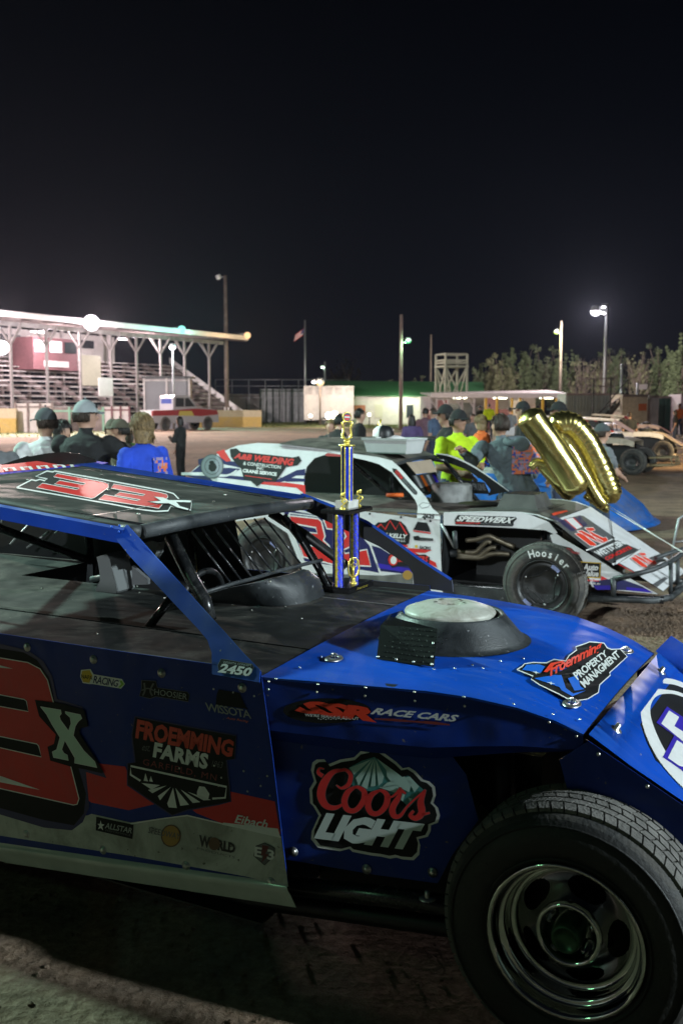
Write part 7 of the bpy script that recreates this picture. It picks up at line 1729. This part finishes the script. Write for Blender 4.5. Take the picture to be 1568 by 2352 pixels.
# ---- pickup truck
pt = Pz(352, 990); tk = thing('pickup_truck', 'red and silver pickup truck with white tailgate parked before the stand', 'pickup truck', (pt.x, pt.y, 0), R(41))
tk.scale = (0.98, 1.0, 1.22)
M_tkr, M_tks, M_glass = mat('red_truck_paint', (0.20, 0.010, 0.014), .35, coat=.3), mat('silver_truck_paint', (0.27, 0.27, 0.29), .45, .1), mat('tinted_glass', (0.008, 0.01, 0.014), .35)
Lk, Wk = 5.9, 1.95
sil = [(0, .48), (0, 1.25), (1.75, 1.28), (1.78, 2.02), (1.95, 2.16), (3.15, 2.16), (3.9, 1.42), (5.6, 1.30), (5.85, 1.1), (5.9, .48)]
mb = MB()
for y, s in ((0, -1), (Wk, 1)):
    mb.plate([(x, y, z) for x, z in sil] , .02, M_tks, M_blk, (0, s, 0))
    mb.plate([(0.02, y + s * .012, .92), (0.02, y + s * .012, 1.25), (1.75, y + s * .012, 1.26), (3.8, y + s * .012, 1.36), (5.7, y + s * .012, 1.26), (5.85, y + s * .012, .98), (4.2, y + s * .012, .88), (3.0, y + s * .012, .94)], .006, M_tkr, None, (0, s, 0))
for (xa, za), (xb, zb) in zip(sil, sil[1:]): mb.add([(xa, 0, za), (xb, 0, zb), (xb, Wk, zb), (xa, Wk, za)], [(0, 1, 2, 3)], M_tks)
mb.build('body', tk)
mb = MB(); mb.add([(-.01, .08, .65), (-.01, Wk - .08, .65), (-.01, Wk - .08, 1.22), (-.01, .08, 1.22)], [(0, 1, 2, 3)], M_white); mb.box((-.05, Wk / 2, .55), (.15, Wk, .2), M_steel); mb.build('tailgate', tk)
mb = MB(); mb.add([(1.765, .2, 1.45), (1.765, Wk - .2, 1.45), (1.765, Wk - .25, 1.95), (1.765, .25, 1.95)], [(0, 1, 2, 3)], mat('blue_rear_glass', (.05, .07, .22), .2)); mb.build('window', tk)
for xs_ in ([(1.95, 1.46), (2.0, 2.0), (2.72, 2.0), (2.72, 1.46)], [(2.82, 1.46), (2.82, 2.0), (3.12, 2.0), (3.72, 1.48)]):
    mb = MB(); mb.plate([(x, -.015, z) for x, z in xs_], .008, M_glass, None, (0, -1, 0)); mb.build('window', tk)
mb = MB(); mb.plate([(2.2, -.02, .92), (3.6, -.02, .9), (3.4, -.02, 1.2), (2.3, -.02, 1.2)], .006, mat('olive_decal', (.35, .30, .06), .5), None, (0, -1, 0)); mb.build('decal', tk)
mb = MB(); mb.box((5.88, .25, .98), (.08, .3, .18), M_litwin); mb.build('headlight', tk); mb = MB(); mb.box((-.02, .06, 1.05), (.06, .12, .3), mat('tail_lamp_red', (.4, .01, .01), .3)); mb.build('tail_light', tk)
for x in (1.05, 4.85):
    for y, s in ((-.06, -1), (Wk + .06, 1)): make_wheel(tk, (x, y, .44), (0, s, 0), .44, .28, .26, 'chrome' if False else 'cover', lite=True)
# ---- silver sedan by the building
sp_ = Pz(852, 972); sd = thing('sedan', 'silver sedan with lit amber front lamp parked at the low building', 'car', (sp_.x, sp_.y, 0), R(176))
sd.location = Pz(968, 972).x, Pz(968, 972).y, 0
mb = MB(); ss = [(0, .35), (.05, .85), (.7, .98), (1.3, 1.38), (2.6, 1.42), (3.5, .98), (4.5, .82), (4.65, .35)]
for y, s in ((0, 1), (-1.75, -1)): mb.plate([(x, y, z) for x, z in ss], .02, M_tks, M_blk, (0, s, 0))
for (xa, za), (xb, zb) in zip(ss, ss[1:]): mb.add([(xa, 0, za), (xb, 0, zb), (xb, -1.75, zb), (xa, -1.75, za)], [(0, 1, 2, 3)], M_tks)
mb.build('body', sd)
for xs_ in ([(.9, .98), (1.38, 1.32), (1.95, 1.35), (1.95, .98)], [(2.05, .98), (2.05, 1.35), (2.6, 1.35), (3.2, .98)]):
    mb = MB(); mb.plate([(x, .015, z) for x, z in xs_], .008, M_glass, None, (0, 1, 0)); mb.build('window', sd)
for x in (.9, 3.7): make_wheel(sd, (x, .02, .32), (0, 1, 0), .32, .2, .2, 'cover', lite=True)
hl_ = MB(); hl_.sphere((4.6, -.1, .75), .14, mat('glow_99_44_9', (1, 1, 1), emit=(1, .45, .1), estr=8), 10); hl_.build('headlight', sd)
hl_ = MB(); hl_.sphere((0.0, -.1, .85), .09, mat('glow_red', (1, 1, 1), emit=(1, .03, .05), estr=7), 10); hl_.build('tail_light', sd)
# ---- white trailer with glaring head lamps before it
tr = Py(698, 968, 98); tt = thing('trailer', 'long white box trailer with a row of small roof vents, lit by headlights', 'trailer', (tr.x, 98, 0)); w = Py(812, 968, 98).x - tr.x; h = Py(750, 886, 98).z
mb = MB(); mb.box((w / 2, 1.2, .5 + (h - .5) / 2), (w, 2.4, h - .5), M_wall); mb.build('body', tt)
for k in range(5):
    mb = MB(); mb.box((w * (k + .5) / 5, -.03, h - .5), (w / 5 * .7, .06, .7), M_conc); mb.build('vent', tt)
for x in (2, 3.2): make_wheel(tt, (x, 0, .4), (0, -1, 0), .4, .3, .22, 'cover', lite=True)
for px, py, Y, r in ((755, 955, 84, .30), (768, 953, 84, .34), (713, 955, 96, .16), (848, 952, 88, .14)):
    p = Py(px, py, Y)
    tg = thing('work_light', {755: 'left glaring headlight in front of the white trailer', 768: 'right and larger glaring headlight before the white trailer', 713: 'small lamp glowing low at the trailer end', 848: 'white lamp glowing beside the sedan nose'}[px], 'lamp', (p.x, p.y, 0))
    mb = MB(); mb.sphere((0, 0, p.z), r, mat('glow_warm', (1, 1, 1), emit=(1, .86, .66), estr=GLOW), 12); mb.build('bulb', tg); mb = MB(); mb.tube([(0, .1, 0), (0, .1, p.z)], .05, M_blk, 6); mb.build('stand', tg)
lamp('headlight_glare', Py(760, 950, 86), 420, (1, .88, .7), .3)
# ---- low building with a green metal roof
bl = Py(752, 960, 100); bd = thing('low_building', 'low white building with a green lit metal roof and gable', 'building', (bl.x, 100, 0), R(-6))
Wb = 15.2; hb = 2.9
M_groof = mat('green_metal_roof', (0.05, 0.14, 0.07), .45, .2, var=.15)
mb = MB(); mb.box((Wb / 2, 4, hb / 2), (Wb, 8, hb), M_wall); mb.add([(0, 0, hb), (0, 8, hb), (0, 4, 4.4)], [(0, 1, 2)], M_wall); mb.build('wall', bd)
mb = MB(); mb.plate([(-1.8, -.5, hb + .05), (Wb + .3, -.5, hb - .1), (Wb + .3, 4, 4.3), (-1.8, 4, 4.5)], .08, M_groof, None, (0, -1, 1)); mb.plate([(-1.8, 8.5, hb), (Wb + .3, 8.5, hb), (Wb + .3, 4, 4.3), (-1.8, 4, 4.5)], .08, M_groof, None, (0, 1, 1)); mb.plate([(-1.8, -.5, hb + .02), (-.2, -.1, hb - .1), (-.2, 4, 4.2), (-1.8, 4, 4.4)], .06, M_fascia, None, (-1, 0, -.2)); mb.build('roof', bd)
for x, wd in ((5.1, 1.3), (8.2, 1.1), (11.8, 2.8), (14.3, .9)):
    mb = MB(); mb.box((x, -.04, 1.35), (wd * .6, .06, 1.3 if wd < 2 else 1.6), M_dkwin if wd < 1.2 else mat('cream_door', (.5, .47, .38), .6)); mb.build('door' if wd > 1 else 'window', bd)
mb = MB(); mb.box((3.2, -.06, 1.5), (1.2, .06, .9), mat('rusty_notice', (.35, .12, .06), .6)); mb.build('notice_board', bd)
for x, l in ((10.3, 1.6), (13.2, .5)):
    mb = MB(); mb.box((x, -.35, 2.45), (l, .14, .14), mat('tube_light', (1, 1, 1), emit=(.95, 1, .75), estr=9)); mb.build('lamp', bd)
lamp('building_light', bd.matrix_basis @ Vector((10.5, -1.0, 2.3)) if False else Py(925, 905, 97.6), 520, (.92, 1, .72), .5); lamp('building_light', Py(800, 900, 95), 420, (1, .85, .8), .5)
lamp('roof_green_light', Py(905, 850, 96), 420, (.3, 1, .4), .4)
for px, py, r in ((735, 878, .42), (720, 876, .22)):
    pass
# ---- open shed with yellow posts
s0 = Py(990, 960, 72); sh_ = thing('open_shed', 'long open shed with a pale roof edge and yellow posts', 'shed', (s0.x, 72, 0), R(3)); Ws = Py(1310, 960, 72).x - s0.x; hs = Py(1000, 908, 72).z
mb = MB(); mb.plate([(0, 0, hs), (Ws, 0, hs + .15), (Ws, 6, hs + .5), (0, 6, hs + .3)], .1, M_rafter, None, (0, 0, 1)); mb.box((Ws / 2, -.05, hs), (Ws, .1, .34), M_fascia); mb.build('roof', sh_)
M_yp = mat('yellow_post_paint', (0.62, 0.38, 0.03), .6, var=.1)
for px in (1117, 1143, 1178, 1197, 1250, 1282):
    x = Py(px, 950, 72).x - s0.x; mb = MB(); mb.beam((x, .2, 0), (x, .2, hs), .16, .16, M_yp, (0, 1, 0)); mb.build('post', sh_)
for px in (1003, 1030, 1062, 1090):
    x = Py(px, 950, 72).x - s0.x; mb = MB(); mb.beam((x, .2, 0), (x, .2, hs), .14, .14, M_conc, (0, 1, 0)); mb.beam((x, .2, hs - .9), (x - .6, .2, hs), .1, .1, M_conc); mb.build('post', sh_)
mb = MB(); mb.box((Ws * .45, 6, hs / 2), (Ws * .9, .1, hs), M_wall); mb.build('back_wall', sh_)
for k in range(9):
    mb = MB(); mb.box((Ws * (.05 + .095 * k), 4.5, .8 + .5 * (k % 2)), (.9, .9, 1.6 + (k % 3) * .4), random.choice([M_maroon, M_wall, M_plast, M_rafter])); mb.build('stored_crate', sh_)
for x in (2.5, 5.5, 9.0):
    mb = MB(); mb.box((x, 2.5, hs - .15), (1.0, .12, .08), mat('tube_light', (1, 1, 1), emit=(.95, 1, .75), estr=9)); mb.build('lamp', sh_); lamp('shed_light', Vector((s0.x + x, 74.5, hs - .4)), 110, (1, .88, .66), .3)
# ---- timber observation tower
o_ = Py(1035, 960, 86); tw = thing('viewing_tower', 'pale timber viewing tower on crossed legs above the shed', 'tower', (o_.x, 86, 0), R(18)); M_twr = mat('pale_green_timber', (0.42, 0.42, 0.34), .8, var=.15)
ht = Py(1035, 814, 86).z; hd_ = Py(1035, 842, 86).z; q = 1.0
for sx in (-1, 1):
    for sy in (-1, 1): mb = MB(); mb.beam((sx * q, sy * q, 0), (sx * q, sy * q, ht), .15, .15, M_twr, (0, 1, 0)); mb.build('leg', tw)
mb = MB(); mb.box((0, 0, hd_), (2.2, 2.2, .14), M_twr); mb.build('platform', tw)
mb = MB()
for z in (ht, (ht + hd_) / 2, hd_ + .3):
    for sy in (-1, 1): mb.beam((-q, sy * q, z), (q, sy * q, z), .05, .13, M_twr); mb.beam((sy * q, -q, z), (sy * q, q, z), .05, .13, M_twr)
mb.build('railing', tw)
mb = MB()
for sy in (-1, 1):
    mb.beam((-q, sy * q, hd_), (q, sy * q, 1.6), .06, .14, M_twr); mb.beam((q, sy * q, hd_), (-q, sy * q, 1.6), .06, .14, M_twr); mb.beam((sy * q, -q, hd_), (sy * q, q, 1.6), .06, .14, M_twr); mb.beam((-q, sy * q, hd_), (-.2, sy * q, 1.6), .06, .14, M_twr)
mb.build('brace', tw)
# ---- steel containers, stair and site cabin on the right
def container(px0, px1, yt, Y, label, m, ribs=14, depth=2.4, name='shipping_container'):
    a, b = Py(px0, 950, Y), Py(px1, 950, Y); h = Py(px0, yt, Y).z; w = b.x - a.x; t = thing(name, label, 'container', (a.x, Y, 0)); mb = MB(); mb.box((w / 2, depth / 2, h / 2), (w, depth, h), m)
    for k in range(ribs): mb.box((w * (k + .5) / ribs, -.03, h / 2), (w / ribs * .45, .06, h * .92), m)
    mb.build('body', t); mb = MB(); mb.box((w / 2, -.05, h - .06), (w, .12, .14), M_rafter); mb.build('top_rail', t); mb = MB(); mb.box((w / 2, -.05, .08), (w, .12, .16), M_rafter); mb.build('bottom_rail', t); return t
container(1298, 1398, 903, 62, 'grey green corrugated container beside the open shed', mat('grey_green_corrugated', (.17, .20, .19), .5, .2, var=.3, scale=1))
container(1398, 1428, 905, 63, 'narrow pale container door section by the steel stair', M_wall, 4)
ct_ = container(1428, 1486, 906, 58, 'cream site cabin with a small orange notice', M_cream, 1, name='site_cabin'); mb = MB(); mb.box((1.15, -.09, 1.75), (.45, .03, .4), mat('orange_notice', (.5, .12, .04), .6)); mb.build('notice', ct_)
container(1488, 1512, 908, 60, 'grey cabinet unit with pale frames right of the cream cabin', M_conc, 3)
container(1512, 1562, 910, 66, 'dark green tarpaulin covered stall at the right edge', mat('dark_green_tarp', (.02, .06, .045), .7, var=.3), 5)
container(1562, 1700, 905, 64, 'pale maroon trimmed cabin cut by the right edge', M_pink, 5)
st_ = Py(1400, 960, 58.5); stt = thing('steel_stair', 'dark steel stair frame leaning before the containers', 'stair', (st_.x, 58.5, 0)); mb = MB()
for y in (0, .8): mb.beam((-1.0, y, 0), (1.0, y, 2.6), .06, .2, M_blk)
for k in range(9): mb.box((-0.9 + k * .22, .4, .15 + k * .29), (.25, .8, .04), M_blk)
for x in (-1, 0, 1): mb.tube([(x, 0, 0), (x, 0, 3.4)], .04, M_blk, 6)
mb.beam((-1, 0, .9), (1, 0, 3.4), .05, .06, M_blk); mb.beam((1, 0, 2.6), (-1, .0, 1.2), .05, .05, M_blk); mb.build('frame', stt)
pl0 = Py(1345, 885, 66); ra = thing('roof_railing', 'scaffold railing standing on top of the grey green container', 'railing', (pl0.x, 63.5, Py(1345, 903, 62).z)); mb = MB()
for k in range(5): mb.tube([(-1.2 + k * .6, 0, 0), (-1.2 + k * .6, 0, .95)], .03, M_rafter, 5)
for z in (.45, .95): mb.tube([(-1.2, 0, z), (1.2, 0, z)], .03, M_rafter, 5)
mb.build('frame', ra)
# ---- poles
def P0(px, Y): p = Py(px, 950, Y); return (p.x, p.y)
def ztop(py, Y): return Py(784, py, Y).z
Y = 97.6; b = P0(521, Y); t = flood_pole(b, ztop(632, Y), [], 'tall bare wooden pole standing in front of the grandstand end', r=.24, name='utility_pole', cat='pole')
mb = MB(); hz = ztop(637, Y); mb.tube([(0, 0, hz), (-.6, -.1, hz + .1)], .05, M_steel, 6); mb.lathe([(.1, 0), (.26, .1), (.26, .45), (.0001, .5)], (-.55, -.1, hz - .2), (-.4, 0, 1), M_fascia, 12); mb.build('lamp_head', t)
mb = MB(); mb.box((0, -.1, 1.0), (.5, .2, 1.5), M_wall); mb.build('base_cover', t)
for px, yt, Y, l in ((988, 768, 108, 'thin bare wooden pole left of the viewing tower'),):
    flood_pole(P0(px, Y), ztop(yt, Y), [], l, r=.14, name='utility_pole', cat='pole')
# flag pole
Y = 105; b = P0(701, Y); fz_ = ztop(735, Y); t = thing('flagpole', 'tall flagpole with a limp striped flag above the panel fence', 'flagpole', (b[0], b[1], 0)); mb = MB(); mb.tube([(0, 0, 0), (0, 0, fz_)], [.13, .08], M_steel, 8); mb.build('pole', t)
mb = MB(); k = Y / 2287
for i in range(7):
    m_ = M_red if i % 2 == 0 else M_offw; u0, u1 = i / 7, (i + 1) / 7
    A_ = lambda u, v: Vector((-(2 + 20 * u + 4 * v) * k, .1 * math.sin(7 * u), fz_ - (18 + 12 * u * 1.2 + 20 * v) * k))
    mb.add([A_(0, u0) if False else A_(0.0, u0 * .8), A_(.5, u0 * .8), A_(1, u0 * .8), A_(1, u1 * .8), A_(.5, u1 * .8), A_(0, u1 * .8)], [(0, 1, 4, 5), (1, 2, 3, 4)], m_)
A2 = [(-.05, -.02, fz_ - 18 * k), (-.45, -.02, fz_ - 24 * k), (-.42, -.02, fz_ - 33 * k), (-.05, -.02, fz_ - 26 * k)]; mb.add(A2, [(0, 1, 2, 3)], M_navy); mb.build('flag', t)
Y = 75; b = P0(920, Y); off = Py(937, 782, Y); flood_pole(b, ztop(722, Y), [((off.x - b[0], 0, off.z), GN, 420, .22, (.5, 1, .6))], 'wooden pole carrying one bright green lamp', r=.16, name='lamp_pole')
Y = 90; b = P0(1284, Y); off = Py(1277, 762, Y); flood_pole(b, ztop(737, Y), [((off.x - b[0], 0, off.z), YG, 700, .22, (.8, 1, .35))], 'wooden pole with a small yellow green lamp before the trees', r=.15, name='lamp_pole')
Y = 80; b = P0(1386, Y); hs_ = []
for px, py, r, e in ((1366, 715, .40, 22000), (1384, 704, .17, 0), (1384, 718, .17, 0)):
    o = Py(px, py, Y); hs_.append(((o.x - b[0], -.2, o.z), WH, e, r, (1, .92, 1)))
flood_pole(b, ztop(697, Y), hs_, 'pale floodlight mast with three white lamps over the trees', wood=False, r=.17)
Y = 78; b = P0(399, Y); off = Py(400, 797, Y); flood_pole(b, off.z + .3, [((0.02, -.2, off.z), WH, 250, .24, (.9, 1, .95))], 'slim pole with a small white lamp under the stand roof', wood=False, r=.1, name='lamp_pole')
Y = 108; b = P0(746, Y); off = Py(741, 842, Y); flood_pole(b, ztop(830, Y), [((off.x - b[0], 0, off.z), (.7, 1, .75), 0, .2, (1, 1, 1))], 'short white pole with a small pale green lamp', wood=False, r=.16, name='lamp_pole')
Y = 96; b = P0(735, Y); off = Py(735, 878, Y); o2 = Py(721, 876, Y); flood_pole(b, off.z + .2, [((0, -.3, off.z), OR_, 500, .40, (1, .8, .6)), ((o2.x - b[0], -.2, o2.z), WH, 0, .22, (1, 1, 1))], 'pair of warm floodlights at the gable of the low building', r=.1)
Y = 70; b = P0(1425, Y); flood_pole(b, ztop(836, Y), [], 'white spotted post rising behind the containers', wood=False, r=.13, name='post', cat='post')
Y = 70; b = P0(1462, Y); t = flood_pole(b, ztop(879, Y), [], 'short white post with a side box above the cream cabin', wood=False, r=.12, name='post', cat='post'); mb = MB(); mb.box((.35, 0, ztop(888, Y)), (.6, .2, .35), M_fascia); mb.build('box', t)
# ---- trees
def tree(px, Y, ytop, wpx, label, leaf, dens=1.0, bare=False, name='tree'):
    b = P0(px, Y); h = ztop(ytop, Y); w = wpx * Y / 2287 / 2; rnd = random.Random(px)
    t = thing(name, label, 'tree', (b[0], b[1], 0), 0, 'trees behind the paddock')
    mb = MB(); mb.tube([(0, 0, 0), (.1, 0, h * .4), (0, .1, h * .75)], [.28, .2, .06], M_polewood, 7)
    tips = []
    for k in range(11 if not bare else 34):
        a = rnd.uniform(0, 6.28); z0 = h * rnd.uniform(.15, .6); l = w * rnd.uniform(.5, 1.0)
        z1 = min(h * .97, z0 + h * rnd.uniform(.25, .45)); p1 = Vector((l * math.cos(a) * .6, l * math.sin(a) * .6, (z0 + z1) / 2)); p2 = Vector((l * math.cos(a), l * math.sin(a), z1))
        mb.tube([(0, 0, z0), p1, p2], [.09, .05, .02], M_polewood, 5); tips.append(p2); tips.append(p1)
        if bare:
            for q in range(5): d = Vector((rnd.uniform(-1, 1), rnd.uniform(-1, 1), rnd.uniform(.6, 1.6))) * w * .28; s_ = p1.lerp(p2, rnd.random()); mb.tube([s_, s_ + d], [.03, .008], M_polewood, 4)
    mb.build('trunk', t)
    mb = MB(); blobs = []
    for _ in range(9 if not bare else 6):      # feathery upright plumes, each narrowing to its tip
        cx, cy = rnd.uniform(-.8, .8) * w, rnd.uniform(-.8, .8) * w; tip = h * (rnd.uniform(.72, .9) if _ else 1.0) * (1 - .12 * (abs(cx) / w)); lo = h * rnd.uniform(.18, .4); r0 = w * rnd.uniform(.22, .4)
        for q in range(15):
            u = q / 14; blobs.append((Vector((cx * (1 - .2 * u) + rnd.gauss(0, .06) * w, cy, lo + (tip - lo) * u)), r0 * (1.05 - .80 * u) * rnd.uniform(.55, 1.15)))
    blobs += [(p, w * .18) for p in tips]
    cnt = int((7500 if not bare else 900) * dens)
    for _ in range(cnt):
        c, r = rnd.choice(blobs); u = Vector((rnd.gauss(0, 1), rnd.gauss(0, 1), rnd.gauss(0, 1))).normalized() * r * rnd.uniform(.25, 1.25); p = c + u
        if p.z > h: p.z = h - rnd.random() * .4
        s_ = rnd.uniform(.06, .17); a_ = Vector((rnd.gauss(0, 1), rnd.gauss(0, 1), rnd.gauss(0, .6))).normalized(); b_ = a_.cross(Vector((rnd.gauss(0, 1), rnd.gauss(0, 1), rnd.gauss(0, 1)))).normalized()
        mb.add([p - a_ * s_, p + b_ * s_ * .6, p + a_ * s_, p - b_ * s_ * .6], [(0, 1, 2, 3)], leaf)
    mb.build('crown', t)
L1 = mat('grey_green_leaves', (.17, .19, .11), .8, var=.3, scale=1); L2 = mat('olive_leaves', (.13, .155, .08), .8, var=.3, scale=1); L3 = mat('pale_dry_leaves', (.22, .21, .12), .8, var=.3, scale=1)
for a in ((1070, 128, 868, 70, 'small pale bush right of the viewing tower', L1), (1115, 122, 832, 80, 'round grey green tree, leftmost of the tall row', L1), (1150, 118, 808, 78, 'grey brown thinly leaved tree behind the shed roof', L3), (1195, 120, 790, 88, 'tall grey green tree left of the yellow green lamp pole', L2),
          (1245, 122, 800, 90, 'broad tree directly left of the yellow green lamp pole', L1), (1295, 118, 792, 75, 'tall grey green tree just right of the yellow green lamp', L2), (1410, 116, 798, 84, 'leafy tree right behind the pale floodlight mast', L2), (1510, 112, 786, 84, 'tall green tree near the right edge', L2), (1562, 106, 764, 80, 'tallest tree, cut off by the right edge', L2)):
    tree(*a)
for a in ((1335, 112, 830, 70, 'bare branched low tree between lamp pole and floodlight mast', L3, 1, True), (1370, 114, 815, 60, 'thin bare tree just left of the floodlight mast', L3, 1, True), (1462, 110, 810, 62, 'pale bare tree between the two leafy trees at right', L3, 1.4, True)):
    tree(*a)
for a in ((893, 125, 865, 26, 'small pale bush above the green roof beside the green lamp pole', L1, .3), (962, 125, 862, 40, 'small bush above the green roof left of the thin pole', L1, .4), (1008, 125, 868, 26, 'low bush at the foot of the viewing tower', L1, .3)):
    tree(*a, name='bush')
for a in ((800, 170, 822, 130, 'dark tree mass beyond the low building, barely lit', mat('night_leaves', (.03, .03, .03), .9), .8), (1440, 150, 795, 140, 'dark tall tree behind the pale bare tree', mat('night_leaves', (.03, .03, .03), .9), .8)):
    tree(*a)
# grass verges
def verge(px0, px1, y0, y1, label):
    mb = MB(); m = mat('dull_grass', (.10, .12, .035), .9, var=.3, scale=.6); rnd = random.Random(px0)
    a, b, c, d = Pz(px0, y1), Pz(px1, y1), Pz(px1, y0), Pz(px0, y0)
    mb.add([p + Vector((0, 0, .004)) for p in (a, b, c, d)], [(0, 1, 2, 3)], m)
    for _ in range(900):
        u, v = rnd.random(), rnd.random(); p = (a * (1 - u) + b * u) * (1 - v) + (d * (1 - u) + c * u) * v; w_ = rnd.uniform(.02, .05); h_ = rnd.uniform(.05, .22)
        mb.add([p + Vector((-w_, 0, 0)), p + Vector((w_, 0, 0)), p + Vector((rnd.uniform(-.05, .05), 0, h_))], [(0, 1, 2)], m)
    tag(mb.build('grass'), label, 'grass', kind='stuff')
verge(-60, 330, 976, 1004, 'yellowed grass verge before the left track wall'); verge(598, 860, 970, 982, 'short grass strip below the panel fence and trailer'); verge(840, 1010, 972, 984, 'grass strip in front of the sedan')
# ================================================================== unseen flood lamps around the paddock, some of them added as fill
flood_pole((17.8, -4.0), 8.6, [((0, .3, 8.4), (.95, 1.0, 1.0), 22000, .25, (.82, .96, 1.0))], 'cool white floodlight pole ahead of the near car')
flood_pole((-14.5, 13.8), 10.5, [((0, -.3, 10.3), (.7, 1.0, .8), 20000, .25, (.62, 1.0, .86))], 'greenish floodlight pole behind the near car')
flood_pole((-13.0, -21.0), 11.0, [((0, .3, 10.8), (1.0, 0.98, .95), 21000, .3, (.88, .97, 1.0))], 'white floodlight pole beyond the added trailer shape')
flood_pole((-7.0, -0.6), 5.0, [((0, .2, 4.8), (.6, 1.0, .7), 60, .12, (.35, 1.0, .50))], 'weak green fill lamp added to tint the side of the near car', name='lamp_pole')  # fill lamp added for the dim green on the car's side
flood_pole((-30.0, 38.0), 12.0, [((0, .3, 11.8), (1.0, .9, .95), 22000, .3, (1.0, .76, .66))], 'unseen pink white lamp mast added to brighten the dirt on the left')  # mast added to even out the light on the middle ground
flood_pole((17.5, 25.0), 7.5, [((0, -.3, 7.3), (1.0, .8, .6), 0, .2, (1.0, .70, .36))], 'warm sodium lamp pole right of the parked race cars', name='lamp_pole')
mast = P0(1386, 80); lamp('tree_light', (mast[0] + 1, 84, 11), 32000, (1, .97, .9), .4, 130, (40, 125, 5), .6)
# unseen trailer shape added behind the camera to keep the near car's side dark
hl0 = FB.w((-3.2, -3.45, 0)); ha = thing('shade_blocker', 'unseen trailer shape added behind the camera to shade the near car', 'trailer', hl0, FB.yaw)
mb = MB(); mb.box((4.2, -1.2, 1.45), (8.4, 2.4, 2.1), M_blk); mb.build('body', ha)
for x in (3.4, 4.4): make_wheel(ha, (x, 0.02, .36), (0, 1, 0), .36, .22, .2, 'cover', lite=True)
mb = MB(); mb.box((6.6, .02, 1.4), (.8, .05, 1.8), M_ink); mb.build('door', ha)

pt2 = FB.w((4.2, -3.1, 0)); h2 = thing('shade_blocker', 'unseen dark trailer shape added ahead of the near car to shade the aisle', 'trailer', pt2, FB.yaw)  # unseen block added to keep the lamp ahead off the aisle ground
mb = MB(); mb.box((2.2, 1.76, 1.55), (4.4, 3.52, 2.3), M_blk); mb.build('body', h2)
for x in (1.8, 2.7): make_wheel(h2, (x, -0.02, .36), (0, -1, 0), .36, .22, .2, 'cover', lite=True)
lamp('sodium_light', (17.3, 24.5, 7.0), 14000, (1.0, .72, .38), .2, 75, (12.5, 34, 0), .5)
lamp('stand_fill_light', (-29.0, 39.0, 11.6), 60000, (1.0, .86, .86), .3, 100, (-14, 84, 2), .6)  # fill spot added at the pink mast for the pickup and stand
# ------------------------------------------------------------------ night haze hanging over the track
hm = bpy.data.materials.new('night_haze'); hm.use_nodes = True; hn, hk = hm.node_tree.nodes, hm.node_tree.links
hn.clear(); ho = hn.new('ShaderNodeOutputMaterial'); hv = hn.new('ShaderNodeVolumePrincipled')
hv.inputs['Density'].default_value = 0.00005; hv.inputs['Color'].default_value = (0.78, 0.82, 1.0, 1); hv.inputs['Anisotropy'].default_value = 0.72
hk.new(hv.outputs[0], ho.inputs['Volume'])
mb = MB(); mb.box((0, 70, 9), (420, 240, 20.4), hm); tag(mb.build('haze'), 'thin night haze around the floodlights', 'haze', kind='stuff')
